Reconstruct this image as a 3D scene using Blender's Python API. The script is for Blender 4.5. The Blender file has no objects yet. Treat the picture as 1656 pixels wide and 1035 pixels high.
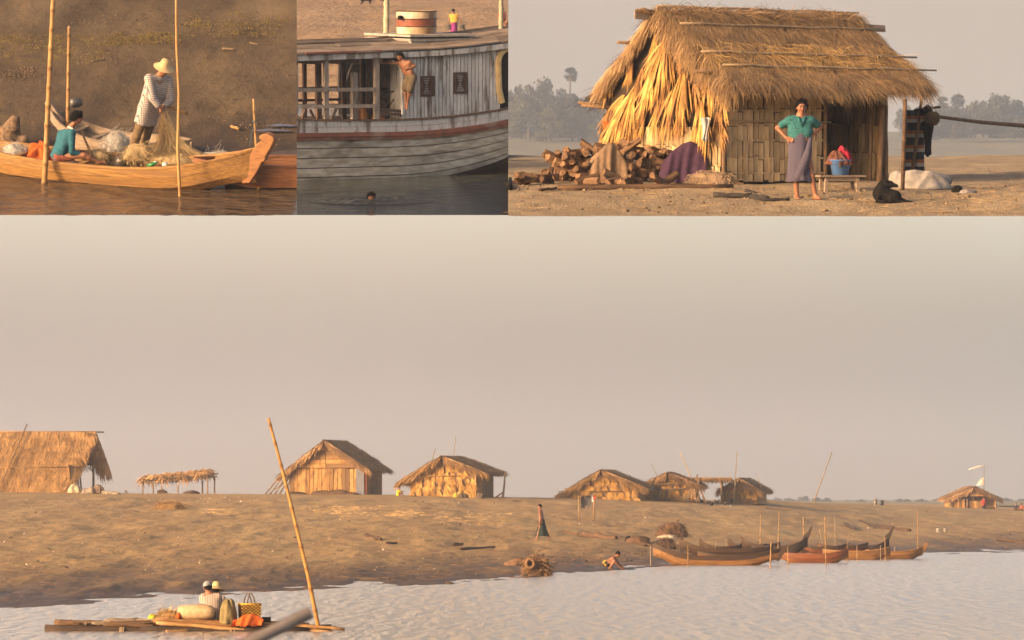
import bpy, math, random
import numpy as np
from math import sin, cos, pi, radians, atan, atan2, sqrt, exp
from mathutils import Vector, Matrix, Euler
random.seed(7); RNG = np.random.default_rng(11)
S = bpy.context.scene
COL = S.collection
# ------------------------------------------------------------------ camera (long lens, eye 2.6 m above the river)
F = 7000.0; CX = 828.0; HY = 806.0; EYE = 2.6
cam = bpy.data.cameras.new('camera'); camo = bpy.data.objects.new('camera', cam); COL.objects.link(camo)
camo.location = (0, 0, EYE); camo.rotation_euler = (pi/2, 0, 0)
cam.sensor_width = 36; cam.lens = F/1656*36; cam.shift_y = (HY-517.5)/1656
cam.clip_start = 0.5; cam.clip_end = 60000
cam.dof.use_dof = True; cam.dof.focus_distance = 125; cam.dof.aperture_fstop = 11
S.camera = camo
# ------------------------------------------------------------------ sky, sun, exposure
SUN_A, SUN_E = radians(34), radians(15)
w = bpy.data.worlds.new('World'); S.world = w; w.use_nodes = True
nt = w.node_tree; nt.nodes.clear()
sky = nt.nodes.new('ShaderNodeTexSky'); sky.sky_type = 'NISHITA'; sky.sun_disc = False
sky.sun_elevation = SUN_E; sky.sun_rotation = atan2(-cos(SUN_A), -sin(SUN_A)); sky.dust_density = 5.0; sky.air_density = 1.0; sky.ozone_density = 1.0
tint = nt.nodes.new('ShaderNodeMix'); tint.data_type = 'RGBA'; tint.blend_type = 'MULTIPLY'; tint.inputs[0].default_value = 1.0
tint.inputs[7].default_value = (1.20, 1.0, .93, 1)
bg = nt.nodes.new('ShaderNodeBackground'); bg.inputs[1].default_value = 0.15
out = nt.nodes.new('ShaderNodeOutputWorld')
# hazy air: the sky pales from a dusty horizon upwards
geo = nt.nodes.new('ShaderNodeTexCoord'); sep = nt.nodes.new('ShaderNodeSeparateXYZ'); mr = nt.nodes.new('ShaderNodeMapRange'); mr.interpolation_type = 'SMOOTHSTEP'
mr.inputs[1].default_value = .008; mr.inputs[2].default_value = .066; mr.inputs[3].default_value = .92; mr.inputs[4].default_value = 2.45
mz = nt.nodes.new('ShaderNodeMapRange'); mz.interpolation_type = 'SMOOTHSTEP'; mz.inputs[1].default_value = .12; mz.inputs[2].default_value = .55; mz.inputs[3].default_value = 1.0; mz.inputs[4].default_value = .30
mm = nt.nodes.new('ShaderNodeMath'); mm.operation = 'MULTIPLY'
vm = nt.nodes.new('ShaderNodeVectorMath'); vm.operation = 'SCALE'
nt.links.new(geo.outputs['Generated'], sep.inputs[0]); nt.links.new(sep.outputs[2], mr.inputs[0]); nt.links.new(sep.outputs[2], mz.inputs[0]); nt.links.new(mr.outputs[0], mm.inputs[0]); nt.links.new(mz.outputs[0], mm.inputs[1]); nt.links.new(mm.outputs[0], vm.inputs['Scale'])
nt.links.new(sky.outputs[0], tint.inputs[6]); nt.links.new(tint.outputs[2], vm.inputs[0]); nt.links.new(vm.outputs[0], bg.inputs[0]); nt.links.new(bg.outputs[0], out.inputs[0])
sl = bpy.data.lights.new('sun', 'SUN'); sl.energy = 3.3; sl.angle = radians(0.6); sl.color = (1.0, 0.66, 0.36)
so = bpy.data.objects.new('sun', sl); COL.objects.link(so)
TO_SUN = Vector((-cos(SUN_A)*cos(SUN_E), -sin(SUN_A)*cos(SUN_E), sin(SUN_E)))
so.rotation_euler = TO_SUN.to_track_quat('Z', 'Y').to_euler(); so.location = TO_SUN*50
S.view_settings.view_transform = 'Standard'; S.view_settings.look = 'None'; S.view_settings.gamma = 1.0
S.view_settings.use_curve_mapping = False; S.view_settings.exposure = 0.82
S.render.engine = 'CYCLES'; S.cycles.use_denoising = True
S.cycles.max_bounces = 6; S.cycles.diffuse_bounces = 3; S.cycles.volume_bounces = 1; S.cycles.transparent_max_bounces = 12
# ------------------------------------------------------------------ materials
MATS = {}
def mat(name, c1, c2=None, rough=.85, scale=6, stretch=(1,1,1), bump=.25, var=.25, attr=False, spec=.25, dist=.02, c3=None, hi=.62, lo=.38, pos=False):
    if name in MATS: return MATS[name]
    m = bpy.data.materials.new(name); m.use_nodes = True; n = m.node_tree.nodes; L = m.node_tree.links
    b = n['Principled BSDF']; b.inputs['Roughness'].default_value = rough
    b.inputs['Specular IOR Level'].default_value = spec
    if c2 is None: c2 = tuple(x*.7 for x in c1)
    if pos: tc = n.new('ShaderNodeNewGeometry'); src = tc.outputs['Position']
    else: tc = n.new('ShaderNodeTexCoord'); src = tc.outputs['Object']
    mp = n.new('ShaderNodeMapping'); mp.inputs['Scale'].default_value = stretch
    L.new(src, mp.inputs['Vector'])
    no = n.new('ShaderNodeTexNoise'); no.inputs['Scale'].default_value = scale; no.inputs['Detail'].default_value = 7; no.inputs['Roughness'].default_value = .62
    L.new(mp.outputs[0], no.inputs['Vector'])
    r = n.new('ShaderNodeValToRGB'); r.color_ramp.elements[0].position = lo; r.color_ramp.elements[1].position = hi
    r.color_ramp.elements[0].color = (*c2, 1); r.color_ramp.elements[1].color = (*c1, 1)
    L.new(no.outputs['Fac'], r.inputs[0]); col = r.outputs[0]
    if c3:
        n2 = n.new('ShaderNodeTexNoise'); n2.inputs['Scale'].default_value = scale*.23; n2.inputs['Detail'].default_value = 4; L.new(mp.outputs[0], n2.inputs['Vector'])
        r2 = n.new('ShaderNodeValToRGB'); r2.color_ramp.elements[0].position = .52; r2.color_ramp.elements[1].position = .66; L.new(n2.outputs['Fac'], r2.inputs[0])
        mx = n.new('ShaderNodeMix'); mx.data_type = 'RGBA'; L.new(r2.outputs[0], mx.inputs[0]); L.new(col, mx.inputs[6]); mx.inputs[7].default_value = (*c3, 1); col = mx.outputs[2]
    if attr:
        at = n.new('ShaderNodeAttribute'); at.attribute_name = 'rnd'
        h = n.new('ShaderNodeHueSaturation'); ma = n.new('ShaderNodeMapRange'); ma.inputs[3].default_value = .45; ma.inputs[4].default_value = 1.45
        L.new(at.outputs['Fac'], ma.inputs[0]); L.new(ma.outputs[0], h.inputs['Value']); L.new(col, h.inputs['Color']); col = h.outputs[0]
    if var:
        oi = n.new('ShaderNodeObjectInfo'); h = n.new('ShaderNodeHueSaturation'); ma = n.new('ShaderNodeMapRange')
        ma.inputs[3].default_value = 1-var; ma.inputs[4].default_value = 1+var
        L.new(oi.outputs['Random'], ma.inputs[0]); L.new(ma.outputs[0], h.inputs['Value']); L.new(col, h.inputs['Color']); col = h.outputs[0]
    L.new(col, b.inputs['Base Color'])
    if bump:
        bu = n.new('ShaderNodeBump'); bu.inputs['Strength'].default_value = bump; bu.inputs['Distance'].default_value = dist
        L.new(no.outputs['Fac'], bu.inputs['Height']); L.new(bu.outputs[0], b.inputs['Normal'])
    MATS[name] = m; return m
# ------------------------------------------------------------------ mesh building
def rotm(e): return Euler(e).to_matrix() if not isinstance(e, Matrix) else e.to_3x3()
class MB:
    def __init__(s): s.V = []; s.Fc = []; s.R = []; s.n = 0
    def add(s, v, f, rnd=None):
        v = np.asarray(v, float).reshape(-1, 3); s.V.append(v)
        s.Fc += [tuple(int(i)+s.n for i in q) for q in f]
        s.R.append(np.full(len(v), random.random() if rnd is None else rnd) if np.isscalar(rnd) or rnd is None else np.asarray(rnd, float))
        s.n += len(v); return s
    def box(s, c, d, rot=None, taper=1.0, rnd=None):
        x, y, z = (np.array(d)/2); t = taper
        v = np.array([(-x,-y,-z),(x,-y,-z),(x,y,-z),(-x,y,-z),(-x*t,-y*t,z),(x*t,-y*t,z),(x*t,y*t,z),(-x*t,y*t,z)])
        if rot is not None: v = v @ np.array(rotm(rot)).T
        return s.add(v+np.array(c), [(3,2,1,0),(4,5,6,7),(0,1,5,4),(1,2,6,5),(2,3,7,6),(3,0,4,7)], rnd)
    def bar(s, a, b, w, h=None, rnd=None, up=(0,0,1)):       # squared bar from a to b
        a = Vector(a); b = Vector(b); d = b-a; L = d.length; h = h or w
        z = Vector(up); x = d.normalized(); y = z.cross(x)
        if y.length < 1e-4: y = Vector((0,1,0)).cross(x)
        y.normalize(); z = x.cross(y)
        R = Matrix((x, y, z)).transposed()
        return s.box((a+b)/2, (L, w, h), R, 1.0, rnd)
    def tube(s, pts, r, n=7, rnd=None, cap=True, squash=1.0):
        pts = [Vector(p) for p in pts]; m = len(pts); rr = [r]*m if np.isscalar(r) else list(r)
        ring = []; prev = None
        for i, p in enumerate(pts):
            t = (pts[min(i+1, m-1)]-pts[max(i-1, 0)]).normalized()
            u = prev if prev is not None else (Vector((0,0,1)) if abs(t.z) < .9 else Vector((1,0,0)))
            u = (u - t*u.dot(t)).normalized(); prev = u; v = t.cross(u)
            ring.append([p + (u*cos(2*pi*k/n)*squash + v*sin(2*pi*k/n))*rr[i] for k in range(n)])
        f = [(i*n+k, i*n+(k+1)%n, (i+1)*n+(k+1)%n, (i+1)*n+k) for i in range(m-1) for k in range(n)]
        if cap: f += [tuple(range(n))[::-1], tuple((m-1)*n+k for k in range(n))]
        return s.add([tuple(q) for R_ in ring for q in R_], f, rnd)
    def loft(s, rings, closed=True, cap=False, rnd=None):
        m = len(rings); n = len(rings[0]); k2 = n if closed else n-1
        f = [(i*n+k, i*n+(k+1)%n, (i+1)*n+(k+1)%n, (i+1)*n+k) for i in range(m-1) for k in range(k2)]
        if cap: f += [tuple(range(n))[::-1], tuple((m-1)*n+k for k in range(n))]
        return s.add([q for R_ in rings for q in R_], f, rnd)
    def lathe(s, prof, n=20, c=(0,0,0), cap=True, rnd=None, sx=1, sy=1):
        return s.loft([[(c[0]+r*sx*cos(2*pi*k/n), c[1]+r*sy*sin(2*pi*k/n), c[2]+z) for k in range(n)] for r, z in prof], True, cap, rnd)
    def prism(s, poly, y0, y1, rnd=None):                    # polygon in xz extruded along y
        n = len(poly); v = [(x, y0, z) for x, z in poly]+[(x, y1, z) for x, z in poly]
        f = [tuple(range(n)), tuple(range(2*n-1, n-1, -1))]+[(k, k+n, (k+1)%n+n, (k+1)%n) for k in range(n)]
        return s.add(v, f, rnd)
    def blade(s, p, d, L, w_, droop=.25, nrm=(0,0,1), rnd=None, seg=2):   # a leaf or straw: tapered strip that droops
        p = Vector(p); d = Vector(d).normalized(); nrm = Vector(nrm); sd = d.cross(nrm)
        if sd.length < 1e-3: sd = d.cross(Vector((1,0,.1)))
        sd.normalize(); v = []; f = []
        for i in range(seg+1):
            t = i/seg; q = p+d*L*t+Vector((0,0,-droop*L*t*t)); ww = w_*(.55+.9*t if t < .5 else (1-t)*1.9+.06)/2
            v += [tuple(q-sd*ww), tuple(q+sd*ww)]
            if i: f.append((2*i-2, 2*i-1, 2*i+1, 2*i))
        return s.add(v, f, rnd)
    def mesh(s, name, m, smooth=False):
        me = bpy.data.meshes.new(name); V = np.concatenate(s.V) if s.V else np.zeros((0,3))
        me.from_pydata(V.tolist(), [], s.Fc); me.update()
        a = me.attributes.new('rnd', 'FLOAT', 'POINT'); a.data.foreach_set('value', np.concatenate(s.R).astype(np.float32))
        if m: me.materials.append(m)
        if smooth: me.polygons.foreach_set('use_smooth', [True]*len(me.polygons))
        return me
    def build(s, name, m, parent=None, smooth=False, stuff=False, label=None):
        o = bpy.data.objects.new(name, s.mesh(name, m, smooth)); COL.objects.link(o)
        if parent is not None: o.parent = parent
        if stuff: o['kind'] = 'stuff'
        if label: o['label'] = label
        return o
def inst(me, name, parent=None, M=None, label=None):
    o = bpy.data.objects.new(name, me); COL.objects.link(o)
    if parent is not None: o.parent = parent
    if M is not None: o.matrix_local = M
    if label: o['label'] = label
    return o
def tag(o, label, cat, group=None, kind=None):
    o['label'] = label; o['category'] = cat
    if group: o['group'] = group
    if kind: o['kind'] = kind
    return o
def thing(name, label, cat, M=None, group=None):
    o = bpy.data.objects.new(name, None); COL.objects.link(o); o.empty_display_size = .2
    if M is not None: o.matrix_world = M
    return tag(o, label, cat, group)
def one(mb, name, m, M, label, cat, group=None, smooth=False):     # a thing that is a single mesh
    o = mb.build(name, m, None, smooth); o.matrix_world = M; return tag(o, label, cat, group)
def copy_thing(o, M, label=None):
    c = o.copy(); COL.objects.link(c); c.matrix_world = M
    if label: c['label'] = label
    for ch in o.children:
        d = ch.copy(); COL.objects.link(d); d.parent = c
        for g in ch.children:
            e = g.copy(); COL.objects.link(e); e.parent = d
    return c
def struct(o): o['kind'] = 'structure'; return o
def T(x, y, z): return Matrix.Translation((x, y, z))
def Rz(a): return Matrix.Rotation(a, 4, 'Z')
def Ry(a): return Matrix.Rotation(a, 4, 'Y')
def Rx(a): return Matrix.Rotation(a, 4, 'X')
def Sc(a, b=None, c=None): return Matrix.Diagonal((a, b or a, c or a, 1))
# value noise on numpy grids
_P = np.random.default_rng(3).random((256, 256))
def vnoise(x, y):
    xi = np.floor(x).astype(int); yi = np.floor(y).astype(int); fx = x-xi; fy = y-yi
    fx = fx*fx*(3-2*fx); fy = fy*fy*(3-2*fy)
    g = lambda i, j: _P[i & 255, j & 255]
    return (g(xi,yi)*(1-fx)+g(xi+1,yi)*fx)*(1-fy)+(g(xi,yi+1)*(1-fx)+g(xi+1,yi+1)*fx)*fy
def fbm(x, y, o=4):
    s = 0; a = .5
    for k in range(o): s = s+a*vnoise(x*2**k+17.3*k, y*2**k+5.1*k); a *= .5
    return s
# ------------------------------------------------------------------ the four pieces of river bank, each a tilted plane of its own
class Frame:
    def __init__(s, px, py, Y, delta, g=None):               # reference point on the plane, and how far the view looks down on it
        s.th = atan((HY-py)/F)+atan(delta)
        s.O = Vector(((px-CX)/F*Y, Y, EYE+(HY-py)/F*Y)); s.px0 = px
        s.M = Matrix.Translation(s.O) @ Matrix.Rotation(s.th, 4, 'X'); s.Mi = s.M.inverted()
        s.C = s.Mi @ Vector((0,0,EYE)); s.g = g or (lambda x, y: 0.0)
    def ray(s, px, py): return (s.Mi.to_3x3() @ Vector(((px-CX)/F, 1, (HY-py)/F)))
    def P(s, px, py, h=0.0):                                   # local point at height h
        d = s.ray(px, py); t = (h-s.C.z)/d.z; return s.C+d*t
    def G(s, px, py):                                          # local point on the ground relief: march along the line of sight, then bisect
        d = s.ray(px, py); f = lambda t: (s.C.z+d.z*t)-s.g(s.C.x+d.x*t, s.C.y+d.y*t)
        t0 = s.O.y*.90; t1 = t0
        for k in range(900):
            t1 = t0+.12*(1.012**k)
            if f(t1) < 0: break
            t0 = t1
        for _ in range(34):
            tm = (t0+t1)/2
            if f(tm) < 0: t1 = tm
            else: t0 = tm
        return s.C+d*t1
    def at(s, px, py, y):                                      # local point seen at a pixel at local depth y
        d = s.ray(px, py); t = (y-s.C.y)/d.y; return s.C+d*t
    def mat(s, p, rz=0.0): return s.M @ Matrix.Translation(p) @ Matrix.Rotation(rz, 4, 'Z')
def smooth(a, b, x):
    t = min(1, max(0, (x-a)/(b-a))); return t*t*(3-2*t)
# set one: two fishermen; set two: the river boat; set three: the thatched hut
F1 = Frame(240, 300, 78.0, .22)
_s1 = F1.P(480, 256).y, F1.P(0, 262).y
def g1(x, y):
    k = (x+5.9)/4.0; ys = _s1[1]*(1-k)+_s1[0]*k
    return (y-ys)*.075
F1.g = g1
F2 = Frame(650, 290, 100.0, .06)
F2.g = lambda x, y: -.5+.6*smooth(14, 32, y)+.72*smooth(28, 120, y)+max(0, y-110)*.004
F3 = Frame(1300, 320, 69.0, (320-215)/F)
def g3(x, y): return float(np.interp(y, [-6, -3.2, 0, 3, 10, 60, 300, 1600], [-.45, -.224, 0, .185, .28, .45, .45, .45]))
F3.g = g3
# bottom: the sand bar itself
_px = [-300, 0, 300, 540, 720, 850, 960, 1050, 1260, 1500, 1656, 2000]
_ys = [92, 101.7, 112, 125, 131, 141, 153, 163, 185, 200, 209, 228]
_cp = [-300, 0, 300, 600, 850, 1050, 1240, 1450, 1656, 2000]
_zc = [3.1, 3.0, 2.9, 2.84, 2.66, 2.5, 2.4, 1.95, 1.55, 1.3]
_yc = [272, 280, 282, 285, 292, 300, 320, 360, 390, 420]
def crest(px): return float(np.interp(px, _cp, _yc)), float(np.interp(px, _cp, _zc))
def shore(px): return float(np.interp(px, _px, _ys))
def G0(px, py):                                                # ground point of the sand bar at a pixel
    ys = shore(px); yc, zc = crest(px); lo, hi = 0.0, 1.0
    for _ in range(40):
        t = (lo+hi)/2; Y = ys+(yc-ys)*t; z = zc*t**1.2
        if HY-(z-EYE)*F/Y > py: lo = t
        else: hi = t
    return Vector(((px-CX)/F*Y, Y, z))
def W0(px, py, z=0.0):                                         # point at height z at a pixel
    Y = (EYE-z)*F/(py-HY); return Vector(((px-CX)/F*Y, Y, z))
def D0(px, py, Y): return Vector(((px-CX)/F*Y, Y, EYE+(HY-py)/F*Y))
def M0(p, rz=0.0): return Matrix.Translation(p) @ Matrix.Rotation(rz, 4, 'Z')
# ================================================================== setting: ground, water, air
def sand_mat(name, dry, damp, wet=None, zwet=(.05,.35), scale=1.2, straw=None, streak=(1,.25,1), rip=30.0, bump=.5, dist=.03):
    m = bpy.data.materials.new(name); m.use_nodes = True; n = m.node_tree.nodes; L = m.node_tree.links; b = n['Principled BSDF']
    b.inputs['Roughness'].default_value = .9; b.inputs['Specular IOR Level'].default_value = .15
    tc = n.new('ShaderNodeTexCoord'); mp = n.new('ShaderNodeMapping'); mp.inputs['Scale'].default_value = streak; L.new(tc.outputs['Object'], mp.inputs[0])
    def noise(sc, d=6, v=mp.outputs[0]):
        q = n.new('ShaderNodeTexNoise'); q.inputs['Scale'].default_value = sc; q.inputs['Detail'].default_value = d; q.inputs['Roughness'].default_value = .6; L.new(v, q.inputs['Vector']); return q
    def ramp(src, a, bb):
        r = n.new('ShaderNodeMapRange'); r.inputs[1].default_value = a; r.inputs[2].default_value = bb; L.new(src, r.inputs[0]); return r.outputs[0]
    def mix(f, a, bb):
        x = n.new('ShaderNodeMix'); x.data_type = 'RGBA'; L.new(f, x.inputs[0])
        for k, q in ((6, a), (7, bb)):
            if isinstance(q, tuple): x.inputs[k].default_value = (*q, 1)
            else: L.new(q, x.inputs[k])
        return x.outputs[2]
    n1 = noise(scale); n2 = noise(scale*9, 8); n3 = noise(scale*.22, 3)
    col = mix(ramp(n1.outputs[0], .4, .62), dry, damp)
    col = mix(ramp(n2.outputs[0], .56, .74), col, tuple(x*.55 for x in damp))
    if straw: col = mix(ramp(n3.outputs[0], .55, .66), col, straw)
    if wet:
        sx = n.new('ShaderNodeSeparateXYZ'); L.new(tc.outputs['Object'], sx.inputs[0])
        ad = n.new('ShaderNodeMath'); ad.operation = 'MULTIPLY_ADD'; L.new(n1.outputs[0], ad.inputs[0]); ad.inputs[1].default_value = -.55; L.new(sx.outputs[2], ad.inputs[2])
        f = ramp(ad.outputs[0], zwet[1]-.27, zwet[0]-.27)
        col = mix(f, col, wet)
        rr = n.new('ShaderNodeMapRange'); rr.inputs[3].default_value = .9; rr.inputs[4].default_value = .55; L.new(f, rr.inputs[0]); L.new(rr.outputs[0], b.inputs['Roughness'])
    L.new(col, b.inputs['Base Color'])
    rp = noise(rip, 5, tc.outputs['Object']); bu = n.new('ShaderNodeBump'); bu.inputs['Strength'].default_value = bump; bu.inputs['Distance'].default_value = dist
    ad2 = n.new('ShaderNodeMath'); ad2.operation = 'ADD'; L.new(rp.outputs[0], ad2.inputs[0]); L.new(n2.outputs[0], ad2.inputs[1])
    L.new(ad2.outputs[0], bu.inputs['Height']); L.new(bu.outputs[0], b.inputs['Normal']); return m
def water_mat(name, col, sx, sy, amp, rough=.06, sc=1.0, long_=(.5,.2,.1)):
    m = bpy.data.materials.new(name); m.use_nodes = True; n = m.node_tree.nodes; L = m.node_tree.links; b = n['Principled BSDF']
    b.inputs['Base Color'].default_value = (*col, 1); b.inputs['Roughness'].default_value = rough; b.inputs['IOR'].default_value = 1.33; b.inputs['Specular IOR Level'].default_value = .5
    tc = n.new('ShaderNodeTexCoord'); mp = n.new('ShaderNodeMapping'); mp.inputs['Scale'].default_value = (sx, sy, 1); L.new(tc.outputs['Object'], mp.inputs[0])
    q = n.new('ShaderNodeTexNoise'); q.inputs['Scale'].default_value = sc; q.inputs['Detail'].default_value = 4; q.inputs['Distortion'].default_value = .6; L.new(mp.outputs[0], q.inputs['Vector'])
    m2 = n.new('ShaderNodeMapping'); m2.inputs['Scale'].default_value = (sx*long_[0], sy*long_[1], 1); L.new(tc.outputs['Object'], m2.inputs[0])
    q2 = n.new('ShaderNodeTexNoise'); q2.inputs['Scale'].default_value = sc; q2.inputs['Detail'].default_value = 5; q2.inputs['Distortion'].default_value = .25; L.new(m2.outputs[0], q2.inputs['Vector'])
    b2 = n.new('ShaderNodeBump'); b2.inputs['Strength'].default_value = 1.0; b2.inputs['Distance'].default_value = long_[2]; L.new(q2.outputs[0], b2.inputs['Height'])
    bu = n.new('ShaderNodeBump'); bu.inputs['Strength'].default_value = 1.0; bu.inputs['Distance'].default_value = amp; L.new(q.outputs[0], bu.inputs['Height']); L.new(b2.outputs[0], bu.inputs['Normal']); L.new(bu.outputs[0], b.inputs['Normal'])
    return m
def sheet(name, V, nu, nv, m, sm=True):
    f = [(j*nu+i, j*nu+i+1, (j+1)*nu+i+1, (j+1)*nu+i) for j in range(nv-1) for i in range(nu-1)]
    mb = MB(); mb.add(V, f, .5); return struct(mb.build(name, m, None, sm))
# --- bottom: one sheet from the river bed over the sand bar to the horizon
def bar_sheet():
    pxs = np.linspace(-260, 1920, 520)
    ts = np.concatenate([[-.6, -.25, -.1, -.04], np.linspace(0, 1, 330), 1+np.geomspace(.02, 48, 46)])
    PX, TT = np.meshgrid(pxs, ts); ys = np.interp(PX, _px, _ys); yc = np.interp(PX, _cp, _yc); zc = np.interp(PX, _cp, _zc)
    Y = ys+(yc-ys)*TT; X = (PX-CX)/F*Y
    z = np.where(TT < 0, TT*3.0, zc*np.clip(TT, 0, 1)**1.2)
    far = np.clip((Y-yc-40)/700, 0, 1); z = np.where(TT > 1, zc+(1.35-zc)*far, z)
    nz = (fbm(X*.5, Y*.16, 5)-.47)*.34+(fbm(X*1.9+9, Y*.8, 3)-.44)*.09+(fbm(X*.9+4, Y*.07+.5*X*.1, 4)-.47)*.10
    k = np.clip(TT/.05, 0, 1)*np.clip((1.0-TT)/.12, .25, 1)*np.where(TT > 1.3, 0, 1)
    sc = np.where((TT > 0) & (TT < .09), (fbm(X*1.1, Y*.35, 3)-.45)*.22*np.clip(TT/.02, .3, 1), 0)
    z = z+nz*k+sc
    return sheet('ground', np.stack([X, Y, z], -1), len(pxs), len(ts), sand_mat('sand_bar', (.335,.226,.102), (.280,.182,.080), (.075,.045,.023), (.05,.50), .5, (.345,.238,.108), (1,.12,1), 4.5, .7, .06))
bar_sheet()
wv = []; wxs = np.linspace(-60, 80, 3); wys = [60, 150, 260]
sheet('water', [(x, y, 0) for y in wys for x in wxs], 3, 3, water_mat('river_surface', (.33,.295,.245), .9, 3.0, .06, .18, 2.0, (1.7,.075,.17)), False)
# --- raised banks of the three upper views
def bank(fr, px0, px1, pys, name, m, nu, relief=0.0, rs=1.0, ncol=None):
    V = []
    for py in pys:
        for px in np.linspace(px0, px1, nu):
            p = fr.G(px, py); V.append(p)
    V = np.array([tuple(p) for p in V])
    if relief: V[:,2] += (fbm(V[:,0]*rs, V[:,1]*rs*.5, 5)-.47)*relief
    o = sheet(name, V, nu, len(pys), m); o.matrix_world = fr.M; return o
def pool(fr, px0, px1, py0, py1, name, m):
    V = [tuple(fr.P(px, py, 0)) for py in (py1, (py0+py1)/2, py0) for px in (px0, (px0+px1)/2, px1)]
    o = sheet(name, V, 3, 3, m, False); o.matrix_world = fr.M; return o
R1 = 480.0; L2, R2 = 440.0, 822.0; L3 = 822.0
bank(F1, -70, R1, np.linspace(347.6, -40, 150), 'sand_bank', sand_mat('mud_bank', (.098,.071,.041), (.062,.045,.027), (.036,.026,.018), (.0,.25), .9, (.135,.100,.060), (.7,.5,1), 16.0, .6, .04), 150, .16, .9)
pool(F1, -70, R1, 200, 347.8, 'water', water_mat('river_one', (.07,.05,.032), 1.6, 6.5, .045, .04, 1.6, (.8,.25,.16)))
bank(F2, L2, R2, np.concatenate([np.linspace(300, 200, 8), np.linspace(195, -30, 130)]), 'sand_bank', sand_mat('dune_bank', (.33,.225,.125), (.24,.16,.085), None, (.05,.4), .35, None, (1,.5,1), 2.2, 1.0, .35), 120, .7, .22)
pool(F2, L2, R2, 130, 347.8, 'water', water_mat('river_two', (.05,.055,.046), 1.3, 5.0, .15, .05, 1.5, (.8,.2,.34)))
_d3 = np.concatenate([np.linspace(-3.25, 14, 120), np.geomspace(14.5, 48, 40)])
def bank3():
    V = []
    for y in _d3:
        z = g3(0, y); Yw = (F3.M @ Vector((0, y, z))).y
        for px in np.linspace(L3, 1760, 220): V.append(((px-CX)/F*Yw-F3.O.x, y, z))
    V = np.array(V); near = np.clip((40-V[:,1])/30, 0, 1)*np.clip((V[:,1]+3.3)/.3, 0, 1)
    V[:,2] += ((fbm(V[:,0]*1.6, V[:,1]*1.2, 5)-.47)*.09)*near+np.where(V[:,1] > 10, (fbm(V[:,0]*.6, V[:,1]*.15, 4)-.47)*.14, 0)
    o = sheet('sand_bank', V, 220, len(_d3), sand_mat('hut_sand', (.285,.222,.140), (.215,.162,.098), None, (0,1), 2.2, (.32,.25,.155), (1,.6,1), 13.0, 1.0, .05)); o.matrix_world = F3.M
    fm = mat('far_grass', (.15,.125,.058), (.085,.08,.036), scale=.05, stretch=(1,.3,1), bump=0, var=0)
    V = []
    for Y, py in ((960, 257), (1040, 240), (1130, 226), (1320, 213)):
        for px in np.linspace(L3-60, 1790, 30): V.append(tuple(D0(px, py, Y)))
    sheet('grass_field', V, 30, 4, fm)
bank3()
def sky_backdrop():                                        # the sky behind the thatched hut stands far beyond the air
    m = bpy.data.materials.new('sky_glow'); m.use_nodes = True; n = m.node_tree.nodes; n.clear()
    e = n.new('ShaderNodeEmission'); e.inputs[0].default_value = (*SKY3, 1); e.inputs[1].default_value = 1.0
    o = n.new('ShaderNodeOutputMaterial'); m.node_tree.links.new(e.outputs[0], o.inputs[0])
    V = [tuple(D0(px, py, 9600)) for py in (236, 60, -120) for px in (600, 1200, 1850)]
    sheet('sky', V, 3, 3, m, False)
SKY3 = (.355,.285,.225)
sky_backdrop()
# --- the air
HAZE = True
def haze():
    m = bpy.data.materials.new('haze_air'); m.use_nodes = True; n = m.node_tree.nodes; n.clear()
    v = n.new('ShaderNodeVolumePrincipled'); v.inputs['Color'].default_value = (.90, .91, .91, 1); v.inputs['Density'].default_value = .00044; v.inputs['Anisotropy'].default_value = 0.7
    o = n.new('ShaderNodeOutputMaterial'); m.node_tree.links.new(v.outputs[0], o.inputs['Volume'])
    mb = MB(); mb.box((0, 4600, 66), (16000, 9400, 138)); h = mb.build('haze', m, None); h['kind'] = 'stuff'
if HAZE: haze()
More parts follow.
